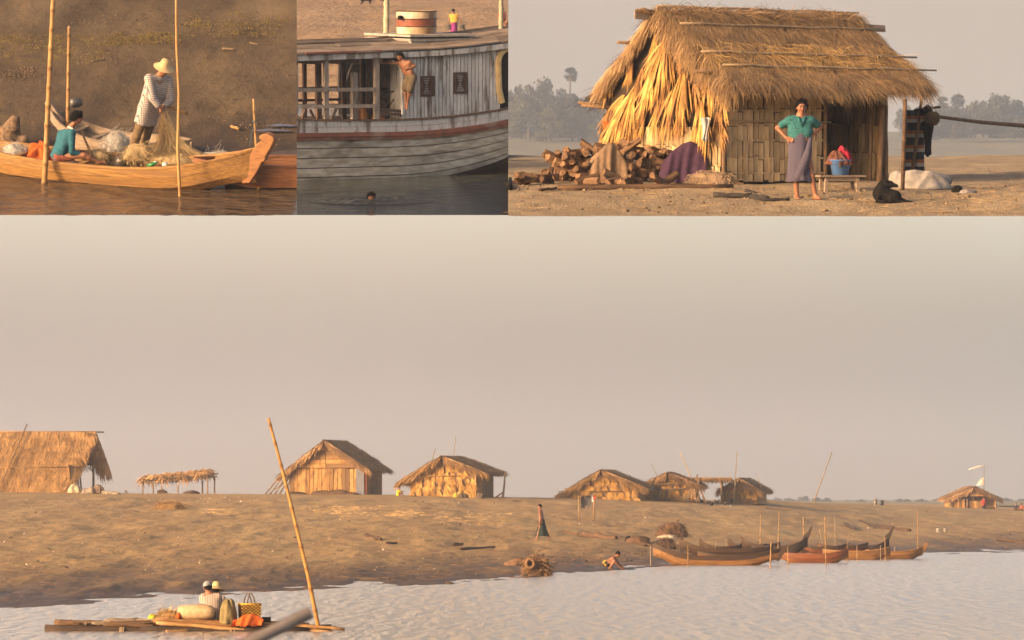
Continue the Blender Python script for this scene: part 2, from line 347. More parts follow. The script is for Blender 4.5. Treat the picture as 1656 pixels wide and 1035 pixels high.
# ================================================================== bodies: one continuous surface grown round a skeleton
def A(p): return np.array(tuple(p), float)
def cone(a, b, ra, rb, k=.02, op='+'): return dict(t='c', a=A(a), b=A(b), ra=ra, rb=rb, k=k, op=op)
def ell(c, r, R=None, k=.02, op='+'): return dict(t='e', c=A(c), r=A(r), R=None if R is None else np.array(R), k=k, op=op)
def half(c, n, k=.005): n = A(n); return dict(t='h', c=A(c), n=n/np.linalg.norm(n), k=k, op='&')     # keep the side against n
def sdf_mesh(name, prims, vox, m, smoothit=True):
    lo = np.full(3, 9e9); hi = -lo
    for p in prims:
        if p['op'] != '+': continue
        if p['t'] == 'c':
            for q, r in ((p['a'], p['ra']), (p['b'], p['rb'])): lo = np.minimum(lo, q-r); hi = np.maximum(hi, q+r)
        elif p['t'] == 'e': r = p['r'].max(); lo = np.minimum(lo, p['c']-r); hi = np.maximum(hi, p['c']+r)
    lo -= 3*vox+.02; hi += 3*vox+.02
    N = np.ceil((hi-lo)/vox).astype(int)+1; D = np.full(N, .5, np.float32)
    ax = [lo[i]+vox*np.arange(N[i]) for i in range(3)]
    for p in prims:
        pad = p['k']+2.5*vox
        if p['t'] == 'c': b0 = np.minimum(p['a']-p['ra'], p['b']-p['rb'])-pad; b1 = np.maximum(p['a']+p['ra'], p['b']+p['rb'])+pad
        elif p['t'] == 'e': r = p['r'].max(); b0 = p['c']-r-pad; b1 = p['c']+r+pad
        else: b0, b1 = lo, hi
        i0 = np.clip(((b0-lo)/vox).astype(int), 0, N-1); i1 = np.clip(((b1-lo)/vox).astype(int)+2, 1, N)
        sl_ = tuple(slice(a, b) for a, b in zip(i0, i1))
        X, Y, Z = np.meshgrid(*[ax[i][sl_[i]] for i in range(3)], indexing='ij')
        if X.size == 0: continue
        if p['t'] == 'c':
            ba = p['b']-p['a']; L2_ = max(1e-9, ba @ ba); dx, dy, dz = X-p['a'][0], Y-p['a'][1], Z-p['a'][2]
            t = np.clip((dx*ba[0]+dy*ba[1]+dz*ba[2])/L2_, 0, 1)
            d = np.sqrt((dx-t*ba[0])**2+(dy-t*ba[1])**2+(dz-t*ba[2])**2)-(p['ra']+(p['rb']-p['ra'])*t)
        elif p['t'] == 'e':
            q = np.stack([X-p['c'][0], Y-p['c'][1], Z-p['c'][2]], -1)
            if p['R'] is not None: q = q @ p['R']
            k0 = np.linalg.norm(q/p['r'], axis=-1); k1 = np.linalg.norm(q/p['r']**2, axis=-1)+1e-9; d = k0*(k0-1)/k1
        else: d = (X-p['c'][0])*p['n'][0]+(Y-p['c'][1])*p['n'][1]+(Z-p['c'][2])*p['n'][2]
        E = D[sl_]; k = max(p['k'], 1e-4)
        if p['op'] == '+':
            h = np.clip(.5+.5*(d-E)/k, 0, 1); D[sl_] = d*(1-h)+E*h-k*h*(1-h)
        elif p['op'] == '&': D[sl_] = np.maximum(E, d)
        else: D[sl_] = np.maximum(E, -d)
    s = D < 0; c = np.zeros(N-1, np.uint8)
    for i in (0, 1):
        for j in (0, 1):
            for k in (0, 1): c += s[i:N[0]-1+i, j:N[1]-1+j, k:N[2]-1+k]
    act = (c > 0) & (c < 8); idx = np.argwhere(act); ids = np.full(N-1, -1, int); ids[act] = np.arange(len(idx))
    acc = np.zeros((len(idx), 3)); cnt = np.zeros(len(idx))
    cs = [(i, j, k) for i in (0, 1) for j in (0, 1) for k in (0, 1)]
    for o1 in cs:
        for a in range(3):
            if o1[a]: continue
            o2 = list(o1); o2[a] = 1; o1a = np.array(o1); o2a = np.array(o2)
            d1 = D[tuple((idx+o1a).T)]; d2 = D[tuple((idx+o2a).T)]; mm = (d1 < 0) != (d2 < 0)
            t = np.where(mm, d1/(d1-d2+1e-12), 0); acc[mm] += (o1a+t[:,None]*(o2a-o1a))[mm]; cnt += mm
    V = lo+vox*(idx+acc/np.maximum(cnt, 1)[:,None]); Fs = []
    for a in range(3):
        s0 = s.take(range(N[a]-1), a); s1 = s.take(range(1, N[a]), a); e = np.argwhere(s0 != s1)
        b, c2 = (a+1)%3, (a+2)%3
        e = e[(e[:,b] > 0) & (e[:,c2] > 0) & (e[:,b] < N[b]-1) & (e[:,c2] < N[c2]-1)]
        q = []
        for db, dc in ((-1,-1), (0,-1), (0,0), (-1,0)):
            u = e.copy(); u[:,b] += db; u[:,c2] += dc; q.append(ids[tuple(u.T)])
        q = np.stack(q, 1); flip = ~s[tuple(e.T)]; q[flip] = q[flip][:, ::-1]; Fs.append(q)
    Fq = np.concatenate(Fs)
    mb = MB(); mb.V = [V]; mb.R = [np.full(len(V), .5)]; mb.n = len(V); mb.Fc = [tuple(int(x) for x in r) for r in Fq if r.min() >= 0]
    return mb.mesh(name, m, smoothit)
def cloth_mat(name, c1, c2=None, kind=None, sc=60.0, rough=.9):
    m = bpy.data.materials.new(name); m.use_nodes = True; n = m.node_tree.nodes; L = m.node_tree.links; b = n['Principled BSDF']
    b.inputs['Roughness'].default_value = rough; b.inputs['Specular IOR Level'].default_value = .15
    tc = n.new('ShaderNodeTexCoord'); no = n.new('ShaderNodeTexNoise'); no.inputs['Scale'].default_value = 14; no.inputs['Detail'].default_value = 5; L.new(tc.outputs['Object'], no.inputs[0])
    def mix(f, a, bb):
        x = n.new('ShaderNodeMix'); x.data_type = 'RGBA'
        L.new(f, x.inputs[0])
        for k, q in ((6, a), (7, bb)):
            if isinstance(q, tuple): x.inputs[k].default_value = (*q, 1)
            else: L.new(q, x.inputs[k])
        return x.outputs[2]
    if kind:
        sx = n.new('ShaderNodeSeparateXYZ'); L.new(tc.outputs['Object'], sx.inputs[0])
        def line(o, s_, th):
            a = n.new('ShaderNodeMath'); a.operation = 'MULTIPLY'; L.new(o, a.inputs[0]); a.inputs[1].default_value = s_
            f = n.new('ShaderNodeMath'); f.operation = 'FRACT'; L.new(a.outputs[0], f.inputs[0])
            g = n.new('ShaderNodeMath'); g.operation = 'LESS_THAN'; L.new(f.outputs[0], g.inputs[0]); g.inputs[1].default_value = th; return g.outputs[0]
        if kind == 'check':
            a = n.new('ShaderNodeMath'); a.operation = 'ADD'; L.new(sx.outputs[0], a.inputs[0]); L.new(sx.outputs[1], a.inputs[1])
            mx = n.new('ShaderNodeMath'); mx.operation = 'MAXIMUM'; L.new(line(a.outputs[0], sc, .27), mx.inputs[0]); L.new(line(sx.outputs[2], sc, .27), mx.inputs[1]); col = mix(mx.outputs[0], c1, c2)
        elif kind == 'h': col = mix(line(sx.outputs[2], sc, .4), c1, c2)
        elif kind == 'v': col = mix(line(sx.outputs[0], sc, .4), c1, c2)
        else:
            r = n.new('ShaderNodeMapRange'); r.inputs[1].default_value = .5; r.inputs[2].default_value = .62; q = n.new('ShaderNodeTexNoise'); q.inputs['Scale'].default_value = sc; L.new(tc.outputs['Object'], q.inputs[0]); L.new(q.outputs[0], r.inputs[0]); col = mix(r.outputs[0], c1, c2)
    else:
        r = n.new('ShaderNodeMapRange'); r.inputs[1].default_value = .4; r.inputs[2].default_value = .65; L.new(no.outputs[0], r.inputs[0]); col = mix(r.outputs[0], c1, tuple(x*.72 for x in c1) if c2 is None else c2)
    L.new(col, b.inputs['Base Color'])
    bu = n.new('ShaderNodeBump'); bu.inputs['Strength'].default_value = .5; bu.inputs['Distance'].default_value = .02; L.new(no.outputs[0], bu.inputs['Height']); L.new(bu.outputs[0], b.inputs['Normal'])
    return m
SKIN = mat('skin', (.235,.105,.055), (.18,.08,.042), rough=.55, scale=9, bump=.06, var=.10, spec=.35)
HAIR = mat('hair', (.010,.008,.007), (.005,.004,.004), rough=.95, scale=60, bump=.5, var=0, spec=.08)
EYEM = mat('eye', (.02,.012,.01), rough=.3, bump=0, var=0)
LIPM = mat('lip', (.20,.07,.05), rough=.5, bump=0, var=0)
def hand(w, d, side, nrm, s, curl=.6, thumb=None):            # wrist, direction, across the palm, palm normal
    w = A(w); d = A(Vector(d).normalized()); side = A(Vector(side)); side = side-d*(side@d); side /= np.linalg.norm(side); nrm = np.cross(d, side)*(1 if np.cross(d, side)@A(nrm) > 0 else -1)
    P = [cone(w, w+d*.045*s+side*.018*s, .023*s, .020*s, .012*s), cone(w, w+d*.045*s-side*.018*s, .023*s, .020*s, .012*s), cone(w+d*.045*s+side*.022*s, w+d*.085*s+side*.026*s, .016*s, .013*s, .012*s), cone(w+d*.045*s-side*.022*s, w+d*.083*s-side*.026*s, .016*s, .013*s, .012*s), cone(w+d*.05*s, w+d*.088*s, .016*s, .013*s, .012*s)]
    for i, (o, L_) in enumerate(((.030,.066), (.010,.076), (-.010,.070), (-.029,.056))):
        b = w+d*.085*s+side*o*s; r = .0088*s
        for j, f in enumerate((.45, .32, .23)):
            an = curl*(j+.6); e = b+(d*cos(an)+nrm*sin(an)+side*o*1.5*(j == 0))*L_*f*s
            P.append(cone(b, e, r, r*.9, .004)); b = e; r *= .92
    t0 = w+d*.03*s+side*.024*s; t1 = t0+(d*.55+side*.75+nrm*.25)*.036*s; t2 = t1+(d*.85+side*.25+nrm*.35)*.028*s
    P += [cone(t0, t1, .014*s, .011*s, .008), cone(t1, t2, .011*s, .0085*s, .004)]
    return P
def body_prims(J, s, face, lean=None):
    j = {k: A(v) for k, v in J.items()}; f = A(Vector(face).normalized()); P = []
    hd = j['head']; up = hd-j['neck']; up /= np.linalg.norm(up); up = up*.6+np.array([0,0,.4]); fz = f-up*(f@up)/(up@up); fz /= np.linalg.norm(fz); up = np.cross(np.cross(fz, up), fz)*1; up /= np.linalg.norm(up); rt = np.cross(fz, up)
    R = np.stack([rt, fz, up], 1)
    at = lambda a, b, c: hd+rt*a*s+fz*b*s+up*c*s
    P += [ell(hd+up*.018*s-fz*.008*s, (.073*s, .090*s, .088*s), R, .02), ell(at(0,.018,-.042), (.056*s,.066*s,.066*s), R, .03), cone(at(0,.045,-.085), at(0,.052,-.088), .022*s, .02*s, .03)]
    P += [ell(at(.034,.060,-.022), (.022*s,.020*s,.018*s), R, .02), ell(at(-.034,.060,-.022), (.022*s,.020*s,.018*s), R, .02)]
    P += [cone(at(0,.080,.004), at(0,.100,-.030), .009*s, .014*s, .012), ell(at(.074,-.008,-.018), (.012*s,.022*s,.034*s), R, .008), ell(at(-.074,-.008,-.018), (.012*s,.022*s,.034*s), R, .008), cone(at(-.030,.078,.022), at(.030,.078,.022), .009*s, .009*s, .012)]
    ch = (j['shA']+j['shB'])/2; pel = j['pel']; mid = ch*.45+pel*.55
    P += [cone(hd-up*.06*s-fz*.012*s, j['neck'], .047*s, .050*s, .03), cone(j['neck'], ch*.8+pel*.2, .055*s, .085*s, .05)]
    for a, h in (('shA', 'hipA'), ('shB', 'hipB')):
        sh = j[a]*.72+ch*.28; hp = j[h]*.8+pel*.2
        P += [cone(j['neck']*.6+ch*.4, j[a], .045*s, .05*s, .05), cone(sh*.85+pel*.15, sh*.35+hp*.65, .082*s, .078*s, .06), cone(sh*.35+hp*.65, hp, .078*s, .092*s, .06)]
    P.append(cone(ch*.75+pel*.25, pel, .095*s, .10*s, .06))
    for q in 'AB':
        if 'el'+q in j:
            P += [cone(j['sh'+q], j['el'+q], .047*s, .037*s, .03), cone(j['el'+q], j['wr'+q], .038*s, .026*s, .02)]
        if 'kn'+q in j:
            P += [cone(j['hip'+q], j['kn'+q], .080*s, .052*s, .05)]
        if 'an'+q in j:
            mc = j['kn'+q]*.68+j['an'+q]*.32
            P += [cone(j['kn'+q], mc, .052*s, .050*s, .02), cone(mc, j['an'+q], .050*s, .033*s, .03)]
            if 'to'+q in j:
                an, to = j['an'+q], j['to'+q]; d = to-an; dn = d/np.linalg.norm(d); hl = an-np.array([dn[0], dn[1], 0])*.035*s+np.array([0,0,-.035*s]); sd = np.cross(dn, [0,0,1]); sd /= np.linalg.norm(sd)+1e-9
                P += [cone(an, hl, .033*s, .030*s, .02), cone(an, to, .032*s, .022*s, .02), cone(hl, to, .026*s, .020*s, .02)]
                for i in range(5): b = to+sd*(i-2)*.017*s; P.append(cone(b-dn*.02*s, b+dn*(.035-.004*abs(i-1))*s, .011*s, .008*s, .006))
        if 'el'+q in j and 'hd'+q in j:
            h = j['hd'+q]; d = h-j['wr'+q]; sd = np.cross(d, fz); sd = sd if np.linalg.norm(sd) > 1e-3 else rt
            P += hand(j['wr'+q], d, sd if q == 'A' else -sd, fz*.5-np.array([0,0,.3])+(ch-j['wr'+q])*.8, s)
    return P, (at, fz, up, rt, R)
def human(label, M, J, H=1.6, face=(0,-1,0), clothes=(), vox=.012, hair='short', group=None, skin=None):
    s = H/1.62; root = thing('person', label, 'person', M, group)
    P, (at, fz, up, rt, R) = body_prims(J, s, face); extra = [p for p in clothes if p[0] == '_body']
    inst(sdf_mesh('body', P, vox, skin or SKIN), 'body', root)
    hd = A(J['head'])
    if hair:
        h = [ell(at(0,-.018,.030), (.088*s,.100*s,.092*s), R, .01), ell(at(0,-.035,-.01), (.080*s,.080*s,.085*s), R, .02)]
        h += [half(at(0,.045,.035), fz*.55-up*.9), half(at(0,-.02,-.085), -up)]
        if hair == 'bun': h = h[:2]+[half(at(0,.045,.03), fz*.75-up*.7)]+[ell(at(0,-.12,.02), (.05*s,.045*s,.05*s), R, .02)]
        if hair == 'shaggy': h = [ell(at(0,-.02,.03), (.098*s,.108*s,.100*s), R, .01), ell(at(0,-.05,-.02), (.09*s,.085*s,.09*s), R, .02), half(at(0,.06,.02), fz*.6-up*.8)]+[ell(at(.05*cos(a),.05*sin(a)-.01,.085), (.03*s,.03*s,.03*s), R, .015) for a in (0, 1.2, 2.6, 4, 5.2)]
        hm_ = sdf_mesh('hair', h, min(vox, .010), HAIR); ho_ = inst(hm_, 'hair', root)
        if vox < .0125 and not any(c[0] == 'hat' for c in clothes) and 'cap' not in label:   # loose locks over the cap of hair
            gg = random.Random(int(s*1000)+len(label)); mb = MB(); cen = A(hd)
            for v in gg.sample(list(hm_.vertices), min(520, len(hm_.vertices))):
                if (np.array(v.co)-cen) @ fz > .045*s and (np.array(v.co)-cen) @ up < .075*s: continue
                c = np.array(v.co); d = c-cen; d /= np.linalg.norm(d)+1e-9; t = -up*.8-fz*.25+d*.45+np.array([gg.gauss(0,.35),gg.gauss(0,.35),gg.gauss(0,.3)])
                if (c-cen) @ fz > .02*s: t = d*.6-fz*.5+up*.5+rt*gg.gauss(0,.4)
                mb.blade(c+d*.004, t, gg.uniform(.03,.065)*s, .012*s, .1, d)
            mb.build('hair_locks', HAIR, ho_)
    if vox < .0125:
        for sx in (-1, 1):
            mb = MB(); p = at(sx*.030, .083, .002); mb.lathe([(0.0,-.007),(.009,-.004),(.012,0),(.009,.004),(0,.007)], 8, (0,0,0), False); o = mb.build('eye', EYEM, root, True); o.matrix_local = Matrix.Translation(p) @ Matrix(np.vstack([np.hstack([R, [[0],[0],[0]]]), [0,0,0,1]]).tolist()) @ Sc(s)
        for sx in (-1, 1): mb = MB(); mb.tube([tuple(at(sx*.048,.074,.020)), tuple(at(sx*.030,.088,.027)), tuple(at(sx*.014,.090,.022))], .0045*s, 5); mb.build('eyebrow', HAIR, root)
        mb = MB(); p = at(0, .083, -.058); mb.lathe([(0,-.008),(.018,-.004),(.022,0),(.018,.004),(0,.008)], 10, (0,0,0), False, None, 1, .5); o = mb.build('lips', LIPM, root, True); o.matrix_local = Matrix.Translation(p) @ Matrix(np.vstack([np.hstack([R, [[0],[0],[0]]]), [0,0,0,1]]).tolist()) @ Sc(s)
    j = {k: A(v) for k, v in J.items()}; ch = (j['shA']+j['shB'])/2; pel = j['pel']
    for c in clothes:
        kind, nm, m = c[0], c[1], c[2]
        if kind == 'shirt':                                        # sleeve fraction of the whole arm, hem below pelvis (m), looseness
            sl_, hem, lo_ = c[3], c[4], c[5]; q = []
            dn = (pel-ch)/np.linalg.norm(pel-ch); end = pel+dn*hem
            for a, h in (('shA', 'hipA'), ('shB', 'hipB')):
                sh = j[a]*.74+ch*.26; hp = j[h]*.85+pel*.15+dn*hem
                q += [cone(j['neck']*.5+ch*.5-np.array([0,0,.01]), j[a], .045*s+lo_, .053*s+lo_, .05), cone(sh*.85+pel*.15, sh*.35+hp*.65, .084*s+lo_, .082*s+lo_*1.4, .06), cone(sh*.35+hp*.65, hp, .082*s+lo_*1.4, .094*s+lo_*1.8, .06)]
            q.append(cone(ch*.8+pel*.2, end, .095*s+lo_, .105*s+lo_*1.6, .06))
            q.append(half(end, dn)); q.append(half(j['neck']*.85+ch*.15, (j['neck']-ch)+fz*-.02))
            arm = []
            for a in 'AB':
                if 'el'+a not in j: continue
                if sl_ >= .5:
                    wr = j['el'+a]+(j['wr'+a]-j['el'+a])*min(1, (sl_-.5)*2); arm += [cone(j['sh'+a], j['el'+a], .052*s+lo_, .044*s+lo_, .03), cone(j['el'+a], wr, .044*s+lo_, .036*s+lo_, .015)]
                else:
                    e = j['sh'+a]+(j['el'+a]-j['sh'+a])*sl_*2; arm += [cone(j['sh'+a], e, .052*s+lo_, .05*s+lo_*1.5, .03)]
            base = q[:-2]; cut = q[-2:]
            inst(sdf_mesh(nm, base+cut+arm, vox, m), nm, root)
        elif kind == 'pants':                                      # leg fraction, looseness
            fr_, lo_ = c[3], c[4]; q = [cone(pel*.85+ch*.15, pel, .10*s+lo_, .105*s+lo_, .05)]
            for a in 'AB':
                q.append(cone(j['hip'+a]*.9+pel*.1, j['hip'+a], .085*s+lo_, .085*s+lo_, .05))
                if fr_ <= .5: e = j['hip'+a]+(j['kn'+a]-j['hip'+a])*fr_*2; q.append(cone(j['hip'+a], e, .085*s+lo_, .07*s+lo_*1.6, .04))
                else: e = j['kn'+a]+(j['an'+a]-j['kn'+a])*(fr_-.5)*2; q += [cone(j['hip'+a], j['kn'+a], .085*s+lo_, .062*s+lo_, .04), cone(j['kn'+a], e, .062*s+lo_, .05*s+lo_*1.5, .02)]
            q.append(half(pel*.8+ch*.2, ch-pel)); inst(sdf_mesh(nm, q, vox, m), nm, root)
        elif kind == 'skirt':                                      # list of (x, y, z, rx, ry); fold depth
            rings = []; n = 40
            for i, (x, y, z, rx, ry) in enumerate(c[3]):
                t = i/(len(c[3])-1); g = []
                for k in range(n):
                    a = 2*pi*k/n; fo = 1+c[4]*t*(sin(a*5+1.7+t)*.6+sin(a*9+t*2)*.4); g.append((x+rx*fo*cos(a), y+ry*fo*sin(a), z+.012*sin(a*3)*t))
                rings.append(g)
            mb = MB(); mb.loft(rings, True, False); inn = [[(x+(px_-x)*.93, y+(py_-y)*.93, z_) for (px_, py_, z_) in g] for g, (x, y, z, rx, ry) in zip(rings, c[3])]; mb.loft(inn[::-1], True, False)
            mb.build(nm, m, root, True)
        elif kind == 'hat': hat(root, at, R, s, c[1], m, *c[3:])
    return root
def hat(root, at, R, s, nm, m, brim=.19, crown=.10, droop=.03, tilt=0.0):
    p = [(brim, -droop), (brim*.75, -droop*.4), (.095, .004), (.088, .05), (.07, crown), (.03, crown+.015), (0.0, crown+.02)]
    mb = MB(); mb.lathe([(r*s, z*s) for r, z in p]+[(r*s*.97, z*s-.006) for r, z in p][::-1], 24, (0,0,0), False)
    o = mb.build(nm, m, root, True); Q = Matrix(np.vstack([np.hstack([R, [[0],[0],[0]]]), [0,0,0,1]]).tolist())
    o.matrix_local = Matrix.Translation(at(0,-.01,.055)) @ Q @ Rx(tilt)
    return o
class Pose:                                                        # pixel traced joints: metres from a base point in a frame
    def __init__(s, fr, px, py, y=None, h=None):
        s.fr = fr; s.b = fr.G(px, py) if y is None and h is None else (fr.at(px, py, y) if y is not None else fr.P(px, py, h))
        s.M = fr.M @ Matrix.Translation(s.b)
    def __call__(s, px, py, dy=0.0): return s.fr.at(px, py, s.b.y+dy)-s.b
class Pose0:
    def __init__(s, px, py, Y=None, p=None):
        s.b = p if p is not None else (G0(px, py) if Y is None else D0(px, py, Y)); s.M = Matrix.Translation(s.b)
    def __call__(s, px, py, dy=0.0): return D0(px, py, s.b.y+dy)-s.b
# ================================================================== shared makers
WOOD_GOLD = mat('wood_golden', (.34,.195,.062), (.17,.09,.03), scale=5, stretch=(.5,6,9), bump=.3, var=.14, rough=.62, c3=(.20,.11,.045))
WOOD_RED = mat('wood_redbrown', (.27,.125,.055), (.16,.07,.032), scale=5, stretch=(.5,6,9), bump=.3, var=.2, rough=.6)
WOOD_DARK = mat('wood_dark', (.058,.038,.027), (.03,.021,.016), scale=6, stretch=(.6,5,7), bump=.4, var=.25)
WOOD_GREY = mat('wood_grey', (.27,.21,.155), (.16,.12,.085), scale=7, stretch=(.5,5,8), bump=.4, var=.2)
WOOD_DRIFT = mat('wood_drift', (.16,.115,.075), (.09,.065,.045), scale=7, bump=.5, var=.25)
WOOD_LOG = mat('wood_log', (.105,.062,.033), (.045,.028,.018), scale=9, stretch=(.5,3,3), bump=.8, var=.3, c3=(.15,.09,.05))
BAMBOO = mat('bamboo', (.36,.215,.085), (.24,.135,.052), scale=5, stretch=(1,1,.6), bump=.12, var=.16, rough=.5, attr=True)
BAMBOO_GREY = mat('bamboo_grey', (.30,.225,.14), (.20,.145,.09), scale=6, bump=.2, var=.2, rough=.7)
WOOD_PROW = mat('wood_prow', (.24,.115,.042), (.14,.065,.027), scale=6, stretch=(1,4,3), bump=.35, var=.1, rough=.6)
NET_TAN = mat('net_tan', (.42,.32,.17), (.27,.195,.095), scale=20, bump=.6, var=0, attr=True)
NET_WHITE = mat('net_white', (.42,.40,.36), (.28,.265,.235), scale=20, bump=.4, var=0, attr=True)
STRAW = mat('straw', (.47,.325,.145), (.33,.21,.085), scale=14, bump=.1, var=0, attr=True)
ROPE = mat('rope', (.36,.27,.17), rough=.95, scale=60, bump=.5)
METAL = mat('dull_metal', (.09,.085,.08), (.04,.036,.033), rough=.4, scale=9, bump=.2, spec=.7)
BLACK = mat('black_stuff', (.010,.0095,.009), (.006,.0055,.005), rough=.9, bump=.3, var=0, scale=25, spec=.1)
def pole(name, label, cat, fr, pts, r0, r1, m=None, group=None, nodes=.35, wob=.0):
    b = Vector(pts[0]); P = [Vector(p)-b for p in pts]; Q = []; R = []; C_ = []; step = nodes/6
    Lt = sum((P[i+1]-P[i]).length for i in range(len(P)-1)); d = 0
    for i in range(len(P)-1):
        L_ = (P[i+1]-P[i]).length; n = max(2, int(L_/step))
        for k in range(n+(i == len(P)-2)):
            t = k/n; s_ = (d+L_*t)/Lt; ph = int((d+L_*t)/step+.5) % 6; C_.append(0.0 if ph == 0 and nodes < 5 else .5+.1*(ph == 1))
            Q.append(P[i].lerp(P[i+1], t)+Vector((wob*sin(9*s_+r0*99), 0, 0))); R.append((r0+(r1-r0)*s_)*(1.22 if ph == 0 and nodes < 5 else 1))
        d += L_
    mb = MB(); mb.tube(Q, R, 8, np.repeat(C_, 8))
    return one(mb, name, m or BAMBOO, (fr.M if fr else Matrix()) @ Matrix.Translation(b), label, cat, group, True)
def clip(root, co, no):                                            # trim a thing's meshes flat along a plane (a model cut at the edge of its bank)
    import bmesh
    bpy.context.view_layer.update()
    for o in [root]+list(root.children_recursive):
        if o.type != 'MESH': continue
        Mi = o.matrix_world.inverted(); bm = bmesh.new(); bm.from_mesh(o.data); n = (o.matrix_world.to_3x3().transposed() @ Vector(no)).normalized()
        r = bmesh.ops.bisect_plane(bm, geom=bm.verts[:]+bm.edges[:]+bm.faces[:], plane_co=Mi @ Vector(co), plane_no=n, clear_outer=True)
        ed = [e for e in r['geom_cut'] if isinstance(e, bmesh.types.BMEdge)]
        if ed: bmesh.ops.holes_fill(bm, edges=ed)
        if o.data.users > 1: o.data = o.data.copy()
        bm.to_mesh(o.data); bm.free()
    for o in list(root.children_recursive):
        if o.type == 'MESH' and len(o.data.polygons) == 0: bpy.data.objects.remove(o)
def edge_plane(px): d = Vector(((px-CX)/F, 1, 0)); return Vector((0,0,EYE)), Vector((d.y, -d.x, 0))   # outer side is right
def boat(name, label, cat, M, L, beam, hm, bow, stern, draft=.12, prow=None, mats=None, group=None, ns=22, rake=.55, floor=True, sternrake=.5, thick=.028, prow_m=None):
    root = thing(name, label, cat, M, group); mats = mats or [WOOD_GOLD]*3; us = np.linspace(-1, 1, ns); secs = []
    for u in us:
        a = abs(u); b = beam/2*max(.03, (1-a**3.0))**.75; h = hm+(bow-hm)*max(0, u)**2.4+(stern-hm)*max(0, -u)**2.4
        kb = smooth(.45, 1.0, u)*(bow+draft)*rake+smooth(.55, 1.0, -u)*(stern+draft)*sternrake; k = -draft+kb; H = h-k; x = u*L/2
        secs.append([(x, b, h), (x, b*.97, h-.34*H), (x, b*.83, k+.30*H), (x, b*.45, k+.05*H), (x, 0, k)])
    def off(p, s_): return (p[0], p[1]*(1-s_/max(beam/2, .01)) , p[2]+s_*.6)
    for sgn in (1, -1):
        for q, (i0, i1) in enumerate(((0,1), (1,2), (2,4))):
            mb = MB(); rings = []
            for sc_ in secs:
                o_ = [sc_[i] for i in range(i0, i1+1)]; sc2 = 1-.012*q; g = .006
                o_ = [(p[0], p[1]*sc2, p[2]-(g if j == 0 and q else 0)) for j, p in enumerate(o_)]; inn = [off(p, thick) for p in o_][::-1]
                rings.append([(p[0], p[1]*sgn, p[2]) for p in o_+inn])
            mb.loft(rings, True, True); mb.build('strake', mats[q], root, False)
        mb = MB(); rings = []
        for sc_ in secs:
            x, y, z = sc_[0]; y0, y1 = y+.014, max(y-.045, 0); rings.append([(x, y0*sgn, z-.02), (x, y0*sgn, z+.018), (x, y1*sgn, z+.018), (x, y1*sgn, z-.02)])
        mb.loft(rings, True, True); mb.build('gunwale', mats[0], root)
    for u in (-.55, -.12, .35, .62):
        b = beam/2*(1-abs(u)**3.0)**.75*.93; h = hm+(bow-hm)*max(0, u)**2.4+(stern-hm)*max(0, -u)**2.4
        mb = MB(); mb.box((u*L/2, 0, h-.07), (.12, 2*b, .03)); mb.build('thwart', mats[0], root)
    if floor:
        for k in (-1, 0, 1):
            mb = MB(); mb.box((0, k*beam*.2, -draft+.09+.002*k), (L*.78, beam*.185, .02)); mb.build('floorboard', WOOD_GREY, root)
    if prow:
        for (poly, x0, z0, th) in prow:
            mb = MB(); P_ = [(x0+x, z0+z) for x, z in poly]; n = len(P_); cxm = sum(p[0] for p in P_)/n
            V = []; 
            for sg in (-1, 1):
                for x, z in P_: V.append((x, sg*th, z))
            f = [tuple(range(n)), tuple(range(2*n-1, n-1, -1))]+[(k+n, k, (k+1)%n, (k+1)%n+n) for k in range(n)]
            f[0] = f[0][::-1]; f[1] = f[1][::-1]
            mb.add(V, f); o = mb.build('prow', prow_m or mats[0], root); bv = o.modifiers.new('bevel', 'BEVEL'); bv.width = th*.35; bv.segments = 2
    return root
CURL = [(0,0),(.16,.02),(.30,.22),(.41,.42),(.47,.45),(.485,.535),(.58,.68),(.628,.77),(.66,.85),(.64,.90),(.54,.945),(.43,.936),(.365,.90),(.36,.85),(.39,.83),(.385,.79),(.34,.77),(.255,.67),(.16,.50),(.07,.23)]
def tangle(mb, c, r, n, th, seed, rnd=None, L=(.08,.26)):           # heap of loose netting: many thin curved strands over a mound
    g = random.Random(seed)
    for _ in range(n):
        a = g.uniform(0, 2*pi); e = math.acos(g.uniform(0, 1)); k = g.uniform(.80, 1.05)
        p = Vector((c[0]+r[0]*k*sin(e)*cos(a), c[1]+r[1]*k*sin(e)*sin(a), c[2]+r[2]*k*cos(e)))
        d = Vector((g.gauss(0,1)*r[0], g.gauss(0,1)*r[1], g.gauss(0,.5)*r[2])).normalized(); l = g.uniform(*L); q = [p]
        for i in range(3): d = (d+Vector((g.gauss(0,.45), g.gauss(0,.45), g.gauss(0,.35)-.40))).normalized(); q.append(q[-1]+d*l/3)
        mb.tube(q, th, 3, g.random(), False)
def mound(mb, c, r, nz=.22, seed=0, n=26, m=12, rnd=.4, power=.75, fold=0.0):       # lumpy heap or draped cloth sitting on the ground
    o = seed*7.3; rings = []
    for j in range(m+1):
        t = j/m; e = t*pi/2; g = []
        for k in range(n):
            a = 2*pi*k/n; f = 1+nz*(fbm(np.array([3+cos(a)*1.6+o]), np.array([3+sin(a)*1.6+t*2.2+o*.7]), 3)[0]*2-.9)+fold*(1-t*.6)*(sin(a*7+o)*.6+sin(a*11+o*2+t*3)*.5)
            g.append((c[0]+r[0]*cos(e)**power*cos(a)*f, c[1]+r[1]*cos(e)**power*sin(a)*f, c[2]+r[2]*sin(e)*(1+(nz*.9*(vnoise(np.array([cos(a)*1.3+o+9]), np.array([sin(a)*1.3+o+t]))[0]-.5) if j < m else 0))))
        rings.append(g)
    mb.loft(rings, True, True, rnd)
